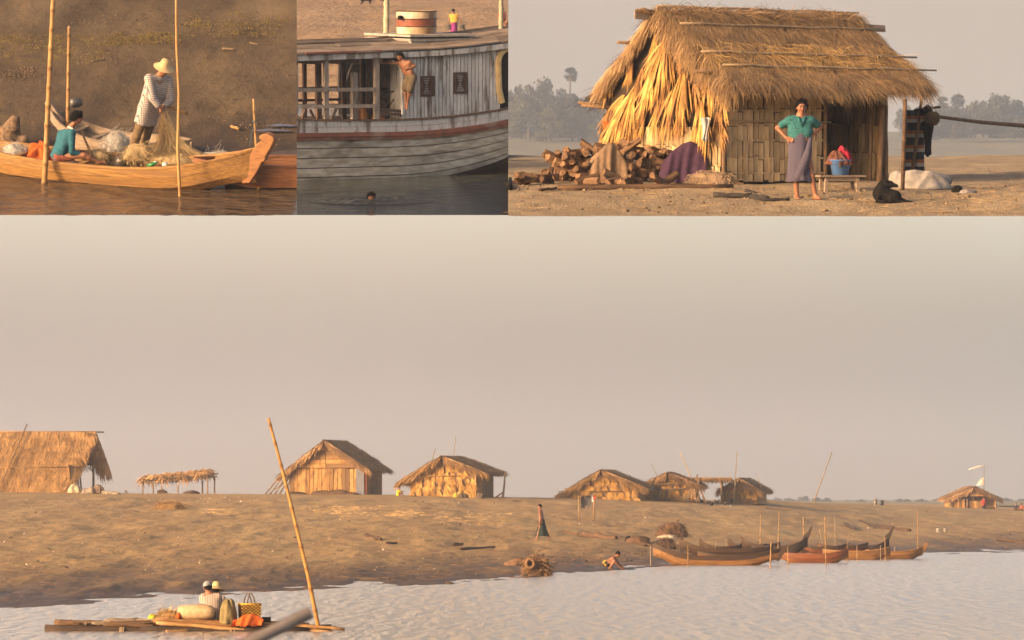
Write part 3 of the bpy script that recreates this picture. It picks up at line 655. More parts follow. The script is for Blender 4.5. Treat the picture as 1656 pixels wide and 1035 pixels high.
def netpile(name, label, cat, fr, p, r, m, seed, n=260, th=.004, group=None, core=True):
    root = thing(name, label, cat, fr.M @ Matrix.Translation(p), group)
    mb = MB(); mound(mb, (0,0,-.02), [x*.92 for x in r], .25, seed); mb.build('net_heap', m, root, True)
    mb = MB(); tangle(mb, (0,0,-.01), r, n, th, seed); mb.build('net_strands', m, root, False, True)
    return root
def cloth(name, label, cat, M, r, m, seed, nz=.4, group=None, n=40, mm=16):
    mb = MB(); mound(mb, (0,0,-.01), r, nz, seed, n, mm, .4, .6, nz*.22); return one(mb, name, m, M, label, cat, group, True)
def drape(name, label, cat, M, w, h, dep, m, seed, group=None, nu=34, nv=18):
    g = random.Random(seed); ph = [g.random()*6.3 for _ in range(4)]; R_ = []; kf = [g.uniform(3,4.5), g.uniform(6,9), g.uniform(11,15)]; F_ = []
    for j in range(nv+1):
        v = j/nv; row = []
        for i in range(nu+1):
            u = i/nu*2-1; top = h*(1-.45*abs(u)**2.2+.10*sin(2.7*u+ph[0])); fo = (sin(kf[0]*u+ph[1])*.5+sin(kf[1]*u+ph[2])*.3+sin(kf[2]*u+ph[3]+v*2)*.2)
            if v < .35: t = v/.35; y = dep*(.5-t*.8); z = top*(1-.10*(1-t)**2)+.02*fo
            else: t = (v-.35)/.65; y = -dep*(.3+.45*t**.8)-.085*fo*(.35+t); z = top*(1-t)+.02*fo*(1-t)+.02*(1+sin(kf[0]*2*u))*t
            row.append((w/2*u*(1-.10*v*(1-abs(u)))+.02*sin(v*5+ph[0]), y, max(z, .012)))
        R_.append(row)
    mb = MB(); n = nu+1; top_ = [q for r_ in R_ for q in r_]; bot = [(x, y+.014, z-.010) for x, y, z in top_]; k = len(top_)
    f = [(j*n+i, j*n+i+1, (j+1)*n+i+1, (j+1)*n+i) for j in range(nv) for i in range(nu)]; mb.add(top_+bot, f+[tuple(q+k for q in r_[::-1]) for r_ in f], .5)
    return one(mb, name, m, M, label, cat, group, True)
# ================================================================== SET ONE: the two fishermen
bc = F1.P(168, 289); yaw = radians(-22)
Mb = F1.mat(bc, yaw)
b1 = boat('fishing_boat', 'long golden wooden fishing boat with carved curling prow that carries the two fishermen', 'boat', Mb, 6.1, 1.12, .35, .80, .54, .14, [(CURL, 2.80, .155, .085)], [WOOD_GOLD, WOOD_GOLD, WOOD_GOLD], 'wooden boats of the fishermen', 30, .34, prow_m=WOOD_PROW)
for k in range(3):
    mb = MB(); mb.box((1.25, .02+.15*k, .24), (.9, .14, .025)); mb.build('deck_board', WOOD_GREY, b1)
mb = MB(); mb.box((-.62, 0, .17), (1.5, .9, .025)); mb.build('deck_board', WOOD_GREY, b1)
b2 = boat('fishing_boat', 'red brown wooden boat lying behind the golden prow, its far end cut off', 'boat', F1.mat(F1.P(520, 297), radians(6)), 4.6, 1.0, .42, .6, .52, .14, None, [WOOD_RED, WOOD_RED, WOOD_DARK], 'wooden boats of the fishermen', 20, .5)
clip(b2, *edge_plane(R1))
b3 = boat('fishing_boat', 'weathered grey wooden boat lying behind the squatting boy', 'boat', F1.mat(F1.P(196, 248), radians(158)), 2.9, .9, .30, .74, .36, .10, [([(0,0),(.18,.30),(.30,.56),(.26,.62),(.12,.52),(-.1,.25)], 1.26, .28, .06)], [WOOD_GREY, WOOD_GREY, WOOD_DARK], 'wooden boats of the fishermen', 18, .6)
def inb(px, py, z): return F1.P(px, py, z)
SH_CHECK = cloth_mat('checked_shirt', (.46,.42,.38), (.10,.09,.11), 'check', 30)
KHAKI = cloth_mat('khaki_cloth', (.15,.105,.06)); TEAL = cloth_mat('teal_shirt', (.025,.11,.15)); RUST = cloth_mat('rust_shorts', (.19,.06,.04))
HATM = mat('straw_hat', (.52,.40,.21), (.40,.29,.14), scale=30, bump=.3, var=.05)
# man, bent over the net
Z0 = .41
base = F1.P(218, 248, Z0); pm = Pose.__new__(Pose); pm.fr = F1; pm.b = base; pm.M = F1.M @ Matrix.Translation(base)
J = dict(head=pm(265.5,110.5,-.10), neck=pm(260,120,-.05), shA=pm(241,127,-.14), shB=pm(272.5,130,.12), elA=pm(246.5,158,-.24), wrA=pm(259.5,176,-.22), hdA=pm(266,188,-.22), elB=pm(275,162,.06), wrB=pm(264,173,-.10), hdB=pm(262,186,-.13), pel=pm(235,192,.04), hipA=pm(230,194,-.06), hipB=pm(243,195,.13), knA=pm(220,222,-.08), knB=pm(236,222,.15), anA=pm(212,247,-.02), anB=pm(228,246,.22), toA=pm(219,250,-.10), toB=pm(236,249,.15))
man = human('person in checked shirt and wide straw hat standing in golden boat over tan net', pm.M, J, 1.66, (.62,-.62,-.42), [('shirt', 'shirt', SH_CHECK, .82, .08, .026), ('pants', 'trousers', KHAKI, .96, .016), ('hat', 'straw_hat', HATM, .19, .105, .05, -.02)], .011)
# boy, sitting
pb = Pose.__new__(Pose); pb.fr = F1; pb.b = F1.P(93, 264, .22); pb.M = F1.M @ Matrix.Translation(pb.b)
J = dict(head=pb(126,189.5,-.02), neck=pb(115,206,.0), shA=pb(99,216,.16), shB=pb(117,214,-.16), elA=pb(112,244,.22), wrA=pb(136,250,.14), hdA=pb(145,252,.10), elB=pb(116,246,-.20), wrB=pb(138,252,-.14), hdB=pb(148,253,-.10), pel=pb(92,251,.0), hipA=pb(95,252,.10), hipB=pb(95,254,-.10), knA=pb(133,247,.16), knB=pb(136,251,-.18), anA=pb(165,257,.10), anB=pb(160,262,-.14), toA=pb(174,256,.10), toB=pb(170,262,-.14))
boy = human('person in teal jumper with white collar sitting in the golden boat, head bowed', pb.M, J, 1.5, (.85,-.25,-.5), [('shirt', 'jumper', TEAL, .86, .05, .014), ('pants', 'shorts', RUST, .55, .02)], .011, 'shaggy')
mb = MB(); mb.tube([pb(110,205,-.09), pb(117,208,-.12), pb(122,213,-.10)], .018, 6); mb.build('collar', cloth_mat('white_cloth', (.62,.58,.50)), boy, True)
# net in the man's hands
hnd = pm(265,186,-.20); nt_ = thing('fishing_net', 'tan fishing net hanging from the hands of the man in the straw hat', 'net', pm.M)
mb = MB(); g = random.Random(5)
rows = []
for i in range(340):
    u = g.random(); bx = 234+u*100+g.gauss(0,5); by = 256+g.uniform(-12,10)+abs(u-.5)*8
    p0 = hnd+Vector((g.gauss(0,.02), g.gauss(0,.03), g.uniform(-.06,.08))); p2 = pm(bx, by, -.26+g.uniform(-.26,.18)); w_ = g.gauss(0,.03)
    q = []
    for k in range(8): t = k/7; c = p0.lerp(p2, t); c += Vector((-.13*(u-.45)*sin(pi*t)+w_*sin(pi*t)+.012*sin(t*17+u*40), .02*sin(t*11+u*23), -.07*sin(pi*t)-.09*(u > .45)*sin(pi*t)*(u-.4))); q.append(c)
    mb.tube(q, g.uniform(.0014,.0034), 3, g.random(), False); rows.append((u, q))
rows.sort(key=lambda r: r[0])
for k in range(2, 8):                                              # cross threads that tie the strands into a net
    for i in range(0, len(rows)-4, 2): a_, b_ = rows[i][1][k], rows[i+g.randint(2,4)][1][k]; mb.tube([a_, (Vector(a_)+Vector(b_))/2+Vector((0,0,-.018)), b_], .0014, 3, g.random(), False)
mb.build('hanging_mesh', NET_TAN, nt_, False, True)
mb = MB(); c0 = pm(224,257,-.22); mound(mb, c0, (.27,.2,.27), .3, 3); mb.build('net_heap', NET_TAN, nt_, True)
mb = MB(); c1 = pm(282,262,-.30); mound(mb, c1, (.42,.22,.16), .35, 8); mb.build('net_heap', NET_TAN, nt_, True)
mb = MB(); tangle(mb, c0, (.28,.21,.27), 700, .0025, 4); tangle(mb, c1, (.43,.23,.17), 600, .0025, 6); mb.build('net_strands', NET_TAN, nt_, False, True)
netpile('fishing_net', 'fluffy pale grey net heap behind the man in the straw hat', 'net', F1, F1.P(189,240,.26), (.24,.2,.36), NET_WHITE, 12, 800, .0022)
netpile('fishing_net', 'long pale net heap in the bow beside the carved prow', 'net', F1, F1.P(356,264,.30), (.42,.24,.24), NET_WHITE, 14, 800, .0022)
netpile('fishing_net', 'small pale net heap at the far left end of golden boat', 'net', F1, F1.P(24,252,.25), (.26,.22,.26), NET_WHITE, 15, 400, .0022)
netpile('fishing_net', 'tan net draped over the board in front of the boy', 'net', F1, F1.P(160,262,.22), (.22,.2,.26), NET_TAN, 16, 500, .0025)
mb = MB(); q = [F1.at(131,206,pb.b.y+.18), F1.at(137,225,pb.b.y+.14), F1.at(151,257,pb.b.y-.02)]; q = [Vector(p)-pb.b for p in q]
mb.tube(q, [.04,.055,.075], 6, None, True, .35); one(mb, 'board', WOOD_GOLD, pb.M, 'curved brown board propped inside golden boat in front of the boy', 'board')
def pot(name, label, cat, M, r, m, neck=.45):
    mb = MB(); mb.lathe([(0,-r), (r*.5,-r*.9), (r*.87,-r*.5), (r,0), (r*.87,r*.5), (r*.55,r*.85), (r*neck,r*.95), (r*neck*1.15,r*1.1), (r*neck*.9,r*1.1), (r*neck*.8,r*.9), (0,r*.85)], 22); return one(mb, name, m, M, label, cat, None, True)
pot('pot', 'round black pot standing beside the feet of the boy in the golden boat', 'pot', F1.mat(F1.P(197,263,.26)) @ Rx(.5), .155, mat('black_pot', (.04,.036,.034), rough=.35, spec=.5, bump=.1))
p = F1.at(124,166,F1.P(128,236).y); mb = MB(); mb.lathe([(.0,-.16),(.10,-.16),(.12,-.1),(.12,.06),(.09,.09),(.09,.13),(0,.13)], 18)
one(mb, 'pot', METAL, F1.mat(p) @ Rz(.3) @ Ry(pi/2) @ Sc(.74), 'dark metal can lying on the prow of the grey boat behind the boy', 'pot', None, True)
ORANGE = cloth_mat('orange_cloth', (.50,.10,.02))
cloth('cloth', 'bright orange cloth bundle behind the boy in golden boat', 'cloth', F1.mat(F1.P(62,258,.20)), (.22,.18,.30), ORANGE, 3, .6)
GREENP = mat('green_plastic', (.03,.22,.07), rough=.3, bump=0); WHITEP = mat('white_plastic', (.62,.60,.55), rough=.4, bump=.05)
for i, (px, py, z, m_, lab) in enumerate(((246,266,.36,GREENP,'green plastic bottle lying in front of the tan net'), (251,263,.38,WHITEP,'small white plastic float on the tan net'), (267,267,.34,WHITEP,'larger grey white float lying at the gunwale below the tan net'))):
    mb = MB(); r = (.035,.03,.06)[i]
    if i == 0: mb.lathe([(0,-.09),(r,-.09),(r,.04),(r*.4,.08),(r*.4,.11),(0,.11)], 12); one(mb, 'bottle', m_, F1.mat(F1.P(px,py,z)) @ Ry(1.2), lab, 'bottle', None, True)
    else: mb.lathe([(0,-r),(r*.6,-r*.85),(r,-r*.2),(r*.9,r*.4),(r*.45,r*.9),(0,r)], 14); one(mb, 'float', m_, F1.mat(F1.P(px,py,z)) @ Ry(.9), lab, 'float', None, True)
# poles
def up1(px, py, tx, ty, lean=0.0):
    a = F1.P(px, py); d = Vector(a); return [Vector(a)-Vector((0,0,.35)), a, F1.at(tx, ty, a.y+lean)]
pole('bamboo_pole', 'thick bamboo mooring pole at left in front of the golden boat, beside the boy', 'pole', F1, up1(72,296,87,-20), .050, .040)
pole('bamboo_pole', 'shorter bamboo pole standing in the mud behind the boy', 'pole', F1, [F1.G(109,236), F1.at(112,42,F1.G(109,236).y)], .038, .030)
a = F1.P(291,317); pole('bamboo_pole', 'slender crooked pole standing in the water in front of the net', 'pole', F1, [Vector(a)-Vector((0,0,.35)), a, F1.at(287.5,240,a.y), F1.at(289.5,150,a.y), F1.at(285.5,70,a.y), F1.at(285,-20,a.y)], .030, .022, BAMBOO, None, 9)
pp = pole('bamboo_pole', 'thin bamboo stake with blue string tied on behind the carved prow', 'pole', F1, up1(418,306,410,160), .026, .020)
a = F1.at(411.5,196,F1.P(418,306).y); mb = MB(); mb.tube([(.035*cos(t),.035*sin(t),.012*sin(3*t)) for t in np.linspace(0, 6.3, 12)], .008, 5); mb.tube([(0,-.03,0),(-.05,-.04,-.2),(-.09,-.03,-.45)], .004, 4)
o = mb.build('string', mat('blue_string', (.05,.10,.13)), pp); o.location = Vector(a)-(F1.P(418,306)-Vector((0,0,.35)))
a = F1.at(258,168,pm.b.y+.02); pole('bamboo_paddle', 'bamboo stick tucked under the arm of the man in the checked shirt', 'stick', F1, [a, F1.at(303,183,pm.b.y+.05)], .028, .030)
def spar(fr, px0, py0, px1, py1, r, m, name, label, cat, group=None, lift=.0, taper=.7, n=7):
    a = fr.G(px0, py0)+Vector((0,0,r*.6+lift)); b = fr.G(px1, py1)+Vector((0,0,r*.6+lift)); g = random.Random(int(px0*7+py0)); Q = []
    for i in range(n): t = i/(n-1); Q.append(a.lerp(b, t)-a+Vector((0, g.gauss(0,r*.16), g.gauss(0,r*.12))))
    mb = MB(); mb.tube(Q, [r*(1-(1-taper)*i/(n-1))*g.uniform(.90,1.08) for i in range(n)], 7); return one(mb, name, m, fr.M @ Matrix.Translation(a), label, cat, group, True)
spar(F1, 374,206, 387,210, .033, BAMBOO, 'bamboo_piece', 'short cut piece of bamboo lying on the mud behind the prow', 'bamboo', None, 0, .95)
for x0, y0, x1, y1, r, lab in ((420,137,440,139,.03,'pale driftwood stick on the mud above the carved prow, left of a smaller one'), (443,138,456,142,.02,'small pale driftwood bit right of the pale stick above the carved prow'), (360,79,380,81,.03,'dark driftwood bit high on the mud bank, left of a pale bit'), (404,70,418,73,.025,'pale driftwood bit high on the mud bank near the top right'), (148,100,170,97,.02,'thin driftwood twig on the mud left of the straw hat'), (465,125,480,122,.03,'driftwood end at the right edge of the mud bank'), (462,148,474,146,.02,'small driftwood bit near the right edge of the mud bank')):
    spar(F1, x0, y0, min(x1,478), y1, r*.8, WOOD_DRIFT, 'driftwood', lab, 'driftwood', 'driftwood on the mud bank')
# root stump at the left edge
mb = MB(); p = F1.G(17,240)
prims = [cone((0,0,0),(.02,0,.35),.24,.16,.08), cone((.02,0,.35),(.10,-.03,.55),.15,.10,.08), cone((-.15,0,.2),(-.25,.05,.42),.12,.08,.06), cone((.1,0,.1),(.26,-.08,.18),.13,.10,.06), ell((.05,-.1,.4),(.14,.1,.1)), ell((-.05,-.15,.16),(.16,.12,.14))]
me = sdf_mesh('root_stump', prims, .022, mat('root_wood', (.17,.115,.07), (.075,.05,.032), scale=11, bump=1.0, dist=.06)); o = inst(me, 'root_stump'); o.matrix_world = F1.mat(p); tag(o, 'gnarled dark root stump on the mud at the left edge behind the boat', 'stump')
# grass along the gully
def grass(fr, zones, m, name, n, h=(.08,.2)):
    mb = MB(); g = random.Random(9)
    for _ in range(n):
        x0, y0, x1, y1 = g.choice(zones); p = fr.G(g.uniform(x0,x1), g.uniform(y0,y1))
        if fbm(np.array([p.x*.9+3]), np.array([p.y*1.3]), 4)[0] < .47+.06*g.random(): continue
        for k in range(5): mb.blade(p+Vector((g.gauss(0,.05),g.gauss(0,.05),0)), (g.gauss(0,.4), g.gauss(0,.4), 1), g.uniform(*h), .012, .3, (0,1,0))
    o = mb.build(name, m, None, False, True); o.matrix_world = fr.M; return o
grass(F1, [(-10,58,140,80),(-10,66,165,104),(80,58,215,88),(170,54,290,72),(300,20,470,60)], mat('dry_grass', (.15,.115,.042), (.085,.065,.027), var=0, attr=True, bump=0), 'grass', 1300, (.03,.08))
# dark pebbly line and shingle on the mud
mb = MB(); g = random.Random(4)
for _ in range(1100):
    z = g.choice(((0,112,90,128),(0,112,60,120),(200,20,470,120),(300,180,480,235),(0,20,300,40))); p = F1.G(g.uniform(z[0]-20,z[2]), g.triangular(z[1]-6,z[3]+8)); r = g.uniform(.005,.020)
    if fbm(np.array([p.x*1.2]), np.array([p.y*1.5]), 3)[0] < .43: continue
    mb.box(p+Vector((0,0,r*.3)), (r*2.2,r*1.6,r), (g.random()*.4,g.random()*.4,g.random()*6), .6)
o = mb.build('pebbles', mat('pebble', (.12,.085,.055), (.07,.05,.03), var=0, attr=True), None, False, True); o.matrix_world = F1.M
# puddles
for x0, y0, x1, y1 in ((405,212,470,217), (430,204,480,209)):
    V = []; n = 18
    for k in range(n): a = 2*pi*k/n; V.append(tuple(F1.G((x0+x1)/2+(x1-x0)/2*cos(a), (y0+y1)/2+(y1-y0)/2*sin(a)*(.7+.3*sin(a*3)))+Vector((0,0,.045))))
    V = [v for v in V if (F1.M @ Vector(v)).x/(F1.M @ Vector(v)).y <= (R1-CX)/F]
    mb = MB(); mb.add(V, [tuple(range(len(V)))]); o = struct(mb.build('water', bpy.data.materials['river_one'])); o.matrix_world = F1.M
# ================================================================== SET TWO: the old river boat
PAINT = mat('flaking_paint', (.50,.515,.515), (.36,.37,.365), scale=9, stretch=(3,3,.6), bump=.25, var=.16, rough=.7, c3=(.15,.125,.10))
HULLW = mat('hull_paint', (.52,.51,.46), (.33,.31,.26), scale=4, stretch=(.6,1,2.5), bump=.4, var=.16, rough=.75, c3=(.075,.055,.04), hi=.6, lo=.42)
REDP = mat('red_oxide', (.22,.085,.055), (.15,.065,.045), scale=6, bump=.3, var=.08, c3=(.27,.20,.16))
ROOFW = mat('roof_boards', (.20,.16,.12), (.11,.085,.065), scale=5, stretch=(.4,3,3), bump=.6, var=.42, c3=(.08,.06,.045))
DARKW = mat('dark_timber', (.13,.085,.06), (.075,.05,.036), scale=6, stretch=(2,2,.6), bump=.4, var=.2)
TIMB = mat('grey_timber', (.30,.27,.235), (.20,.17,.14), scale=6, stretch=(2,2,.5), bump=.35, var=.15)
Y2 = radians(30); P2 = F2.P(650, 287); MB2 = F2.mat(P2, Y2)
def X2(px): return (px-650)/60.6
def Z2(px, py): return (287-py-2.1*X2(px))/69.6
rb = thing('river_boat', 'old grey wooden river boat with plank cabin and open rear deck, bow cut off', 'boat', MB2)
xs = np.linspace(-5.2, 3.4, 36)
def dk(x): return 1.33+.024*x*x*(1 if x > 0 else .35)
def rl(x): return .97+.027*max(0, x)**2+.012*max(0, -x)
def yb(x): return .05*max(0, x-2.0)**2.2
def strip(fz0, fz1, fy, th, name, m, x0=-5.2, x1=3.4, n=36, wob=0.0):
    mb = MB(); R = []
    for x in np.linspace(x0, x1, n):
        z0, z1 = fz0(x), fz1(x); w_ = wob*(fbm(np.array([x*1.3+z0*9]), np.array([3.3]), 2)[0]-.4); y0, y1 = fy(x, z0)+w_, fy(x, z1)+w_
        R.append([(x, y0, z0), (x, y1, z1), (x, y1+th, z1), (x, y0+th, z0)])
    mb.loft(R, True, True); return mb.build(name, m, rb)
def hy(x, z): return yb(x)+.02+.17*max(0, (rl(x)-z)/1.2)**2*(1+.5*max(0, x))
lv = [0, .16, .33, .50, .66, .78]
for k in range(6):                                              # hull planks below the rubbing strake, sweeping up to the bow
    a = lambda x, k=k: rl(x)-.06-(rl(x)+.35-.06*max(0, x)**2)*(lv[k] if k < 6 else 1); b = lambda x, k=k: rl(x)-.06-(rl(x)+.35-.06*max(0, x)**2)*(lv[k+1] if k < 5 else 1.25)+.022
    strip(b, a, lambda x, z, k=k: hy(x, z)-.003*(k % 2), .05, 'strake', HULLW if k < 5 else WOOD_DARK, wob=.012)
strip(lambda x: -.5, lambda x: rl(x)+.05, lambda x, z: hy(x, z)+.056, .01, 'hull_lining', DARKW)
strip(lambda x: rl(x), lambda x: rl(x)+.09, lambda x, z: yb(x)-.07, .10, 'rubbing_strake', REDP, wob=.01)
strip(lambda x: rl(x)-.075, lambda x: rl(x)-.006, lambda x, z: yb(x)-.045, .08, 'rubbing_strake', REDP, wob=.01)
for k in range(2):                                              # pale planks between deck and rubbing strake
    f0 = lambda x, k=k: rl(x)+.094+(dk(x)-rl(x)-.10)*k/2; f1 = lambda x, k=k: rl(x)+.092+(dk(x)-rl(x)-.10)*(k+1)/2-.006
    strip(f0, f1, lambda x, z, k=k: yb(x)+.0+.004*k, .05, 'strake', PAINT, wob=.006)
strip(lambda x: dk(x)-.006, lambda x: dk(x)+.035, lambda x, z: yb(x)-.035, .09, 'deck_edge', DARKW)
mb = MB(); R = [[(x, yb(x)+.05, dk(x)-.03), (x, 2.75, dk(x)-.03), (x, 2.75, dk(x)-.09), (x, yb(x)+.05, dk(x)-.09)] for x in xs]; mb.loft(R, True, True); mb.build('deck', DARKW, rb)
mb = MB(); R = [[(x, 2.78, dk(x)), (x, 2.84, dk(x)), (x, 2.6, -.4), (x, 2.5, -.4)] for x in xs]; mb.loft(R, True, True); mb.build('hull_side', HULLW, rb)
# cabin wall of upright planks, leaning a little with the sheer
def roofz(x): return 2.79+.018*x*x*(1 if x > 0 else -.1)+.01*x
xa, xb = X2(653), X2(812); nP = 27
wd = (xb-xa)/nP
wins = [(X2(682.4), X2(700.3), 123, 156), (X2(736.2), X2(755.8), 116, 151)]
g = random.Random(2)
for i in range(nP):
    x0 = xa+wd*i; x1 = x0+wd-.016; xm = (x0+x1)/2; z0, z1 = dk(xm)+.03, roofz(xm)-.01; y = .06+g.uniform(-.004,.004); segs = [(z0, z1)]
    for wx0, wx1, wy0, wy1 in wins:
        if x1 > wx0-.01 and x0 < wx1+.01: pm_ = (wx0+wx1)/2*60.6+650; segs = [(z0, Z2(pm_, wy1)), (Z2(pm_, wy0), z1)]
    for s0, s1 in segs: mb = MB(); mb.box((xm, y, (s0+s1)/2), (x1-x0, .03, s1-s0), (g.uniform(-.004,.004), 0, 0)); mb.build('plank', PAINT, rb)
mb = MB(); mb.box(((xa+xb)/2, .10, 2.05), (xb-xa-.02, .02, 1.5)); mb.build('wall_lining', DARKW, rb)
SLATW = mat('slat_white', (.52,.50,.46), rough=.7, var=.1, bump=.1); FRAMEB = mat('frame_brown', (.085,.05,.035), rough=.7, var=.1)
for wx0, wx1, wy0, wy1 in wins:
    xm = (wx0+wx1)/2; pm_ = xm*60.6+650; z0, z1 = Z2(pm_, wy1), Z2(pm_, wy0); W_, H_ = wx1-wx0, z1-z0
    fr = MB(); t = .045
    fr.box((xm, .035, z0+t/2), (W_, .05, t)); fr.box((xm, .035, z1-t/2), (W_, .05, t)); fr.box((wx0+t/2, .035, (z0+z1)/2), (t, .05, H_-2*t-.002)); fr.box((wx1-t/2, .035, (z0+z1)/2), (t, .05, H_-2*t-.002))
    wo = fr.build('window', FRAMEB, rb); nS = 10
    for k in range(nS):
        z = z0+t+(H_-2*t)*(k+.5)/nS; f = .18+.78*abs((k+.5)/nS-.5)*2
        mb = MB(); mb.box((xm, .055, z), (W_-2*t-.004, .016, (H_-2*t)/nS*.8), (.35,0,0)); mb.build('slat', FRAMEB, wo)
        mb = MB(); mb.box((xm, .044, z+.004), ((W_-2*t)*f, .010, (H_-2*t)/nS*.34), (.35,0,0)); mb.build('slat', SLATW, wo)
# arched doorways
def arch(xl, xr, pm_, zb, zt, m, w_=.045, half_=False):
    mb = MB(); pts = [(xr, .0, zb)]+[(xr-(xr-xl)*.42*(1-cos(t))*1.0, .0, zt-(zt-zb)*.30*(1-sin(t))) for t in np.linspace(0, pi/2, 9)]
    mb.tube(pts, w_, 6); return mb.build('door_frame', m, rb)
arch(X2(612), X2(653)-.03, 640, Z2(652,185), Z2(640,100), PAINT, .035)
mb = MB()
xr0, xr1 = X2(808), X2(830); zt_, zb_ = Z2(815,76), Z2(815,165)
pts = [(xr0+.10, .03, zb_), (xr0+.02, .03, zb_+.3), (xr0, .03, (zb_+zt_)/2+.2)]+[(xr0+.28*(1-cos(t)), .03, zt_-.34*(1-sin(t))) for t in np.linspace(.1, pi/2, 7)]
mb.tube(pts, .05, 8, None, True, 1.6); mb.build('door_frame', mat('sunlit_reveal', (.55,.42,.20), (.40,.29,.13), rough=.6), rb)  # yellow sunlight on the reveal is put into the frame's colour
mb = MB(); mb.box(((xr0+xr1)/2+.12, .12, 2.2), (xr1-xr0+.2, .02, 1.45)); mb.build('doorway', BLACK, rb)  # black sheet paints the darkness inside the open door
# slats over the black bulkhead behind the open doorway
for k in range(13):
    mb = MB(); mb.box((X2(613)+.052*k, .60, 2.06), (.022, .02, 1.4)); mb.build('bulkhead_slat', DARKW, rb)
mb = MB(); mb.box((X2(634), .66, 2.05), (.80, .02, 1.42)); mb.build('doorway_shade', BLACK, rb)  # black sheet behind the slats stands for the dark inside
mb = MB(); mb.box((xa-.015, .36, 2.05), (.03, .58, 1.42)); mb.build('wall_end', PAINT, rb)
mb = MB(); mb.box((1.2, 2.7, 2.05), (2.9, .03, 1.4)); mb.build('far_wall', TIMB, rb)
# posts and rails of the open deck (u, v measured on the enlarged view)
def uv(u, v): px, py = 480+u/2.974, v/2.974; return X2(px), Z2(px, py)
for u, w_, y, m, top in ((8,.085,.06,TIMB,None), (148,.105,.06,TIMB,None), (385,.115,.06,TIMB,None), (278,.13,.32,TIMB,355), (102,.12,1.1,DARKW,None), (216,.10,1.7,DARKW,None), (298,.09,2.5,DARKW,None), (345,.17,1.6,DARKW,None), (-120,.1,.06,TIMB,None), (-60,.1,2.5,DARKW,None), (20,.09,2.6,DARKW,None)):
    x, zb = uv(u, 585); xx = x+y*math.tan(Y2); zt = roofz(xx)-.02 if top is None else uv(u, top)[1]
    mb = MB(); mb.box((xx, y, (dk(xx)-.03+zt)/2), (w_, w_*.9, zt-dk(xx)+.03)); mb.build('post', m, rb)
for u0, u1, vt, vb in ((190,205,330,580), (250,225,330,580)):
    x0, z0 = uv(u0+8, vt); x1, z1 = uv(u1-14, 470); mb = MB(); mb.bar((x0+2.4*.577, 2.4, z0), (x1+2.4*.577, 2.4, z1), .09); mb.build('brace', TIMB, rb)
for v, h in ((438,.085), (517,.08)):
    x1, z1 = uv(382, v-6); x0, z0 = uv(-160, v+6); mb = MB(); mb.bar((x0, -.012, z0), (x1, -.012, z1), .04, h); mb.build('rail', TIMB, rb)
for u0, v0, u1, v1 in ((398,528,508,536), (398,548,508,552)):
    x0, z0 = uv(u0, v0); x1, z1 = uv(u1, v1); mb = MB(); mb.bar((x0, .05, z0), (x1, .05, z1), .05, .07); mb.build('rail', DARKW, rb)
for y in (2.62,):
    for z in (1.72, 2.0): mb = MB(); mb.bar((-4.5, y, z), (-.1, y, z), .05, .06); mb.build('rail', DARKW, rb)
for k in range(3): mb = MB(); mb.box((-1.5, 1.5+.13*k, 1.66-.01*k), (1.5, .11, .03)); mb.build('bench_board', TIMB, rb)
for x in (-2.1, -.9): mb = MB(); mb.bar((x-.12, 1.6, 1.3), (x+.08, 1.6, 1.66), .06); mb.build('bench_leg', TIMB, rb); 
for u0, v0, u1, v1 in ((30,580,45,535), (88,580,66,535)):
    x0, z0 = uv(u0, v0); x1, z1 = uv(u1, v1); mb = MB(); mb.bar((x0+.25, .4, z0), (x1+.25, .4, z1), .05); mb.build('trestle_leg', DARKW, rb)
# roof: fascia, boards, beam
strip(lambda x: roofz(x)-.005, lambda x: roofz(x)+.12, lambda x, z: -.12, .04, 'fascia', PAINT, -4.8, 3.4, 24, .004)
def rz(x, y): return roofz(x)+.13+.25*(1-abs((y-1.35)/1.55)**1.3)
for k in range(12):
    y0 = -.16+k*.25; n = g.choice((3,4,5)); cuts = [-4.9]+sorted(g.uniform(-4, 3) for _ in range(n-1))+[3.4]
    for c0, c1 in zip(cuts, cuts[1:]):
        mb = MB(); R = []; l = g.uniform(-.015,.06)
        for x in np.linspace(c0, c1-.02, max(4, int((c1-c0)*2))): wv_ = .025*sin(x*3+k); R.append([(x, y0+wv_, rz(x,y0)+l), (x, y0+.27+wv_, rz(x,y0+.27)+l+.012), (x, y0+.27+wv_, rz(x,y0+.27)+l-.03), (x, y0+wv_, rz(x,y0)+l-.03)])
        mb.loft(R, True, True); mb.build('roof_board', ROOFW, rb)
x0, x1 = X2(492), X2(612)
mb = MB(); mb.bar((x0, -.19, roofz(x0)+.165), (x1, -.19, roofz(x1)+.165), .05, .045); mb.build('roof_trim', REDP, rb)
mb = MB(); R = [[(x, -.05, roofz(x)-.02), (x, 2.8, roofz(x)-.02), (x, 2.8, roofz(x)+.02), (x, -.05, roofz(x)+.02)] for x in np.linspace(-4.8, 3.4, 20)]; mb.loft(R, True, True); mb.build('ceiling', DARKW, rb)
for k in range(9): mb = MB(); mb.bar((-4.4+k*.55, -.05, 2.70), (-4.4+k*.55, 2.7, 2.70), .05, .09); mb.build('roof_beam', DARKW, rb)
# raised hatch: end face u 310-545, long side u 545-855
hx0 = X2(663)+.35*.577; hx1 = hx0+1.72; zb = rz(hx0, .4); zt = Z2(663, 61)+.02
mb = MB(); mb.box(((hx0+hx1)/2, 1.45, (zb-.25+zt-.07)/2), (hx1-hx0-.08, 2.14, zt-.07-zb+.25)); ho = mb.build('hatch', PAINT, rb)
mb = MB(); mb.box(((hx0+hx1)/2, 1.45, zt-.1), (hx1-hx0, 2.24, .05)); mb.build('hatch_lip', TIMB, ho)
mb = MB(); mb.box(((hx0+hx1)/2, 1.45, zt), (hx1-hx0+.04, 2.3, .05)); mb.build('hatch_lid', TIMB, ho)
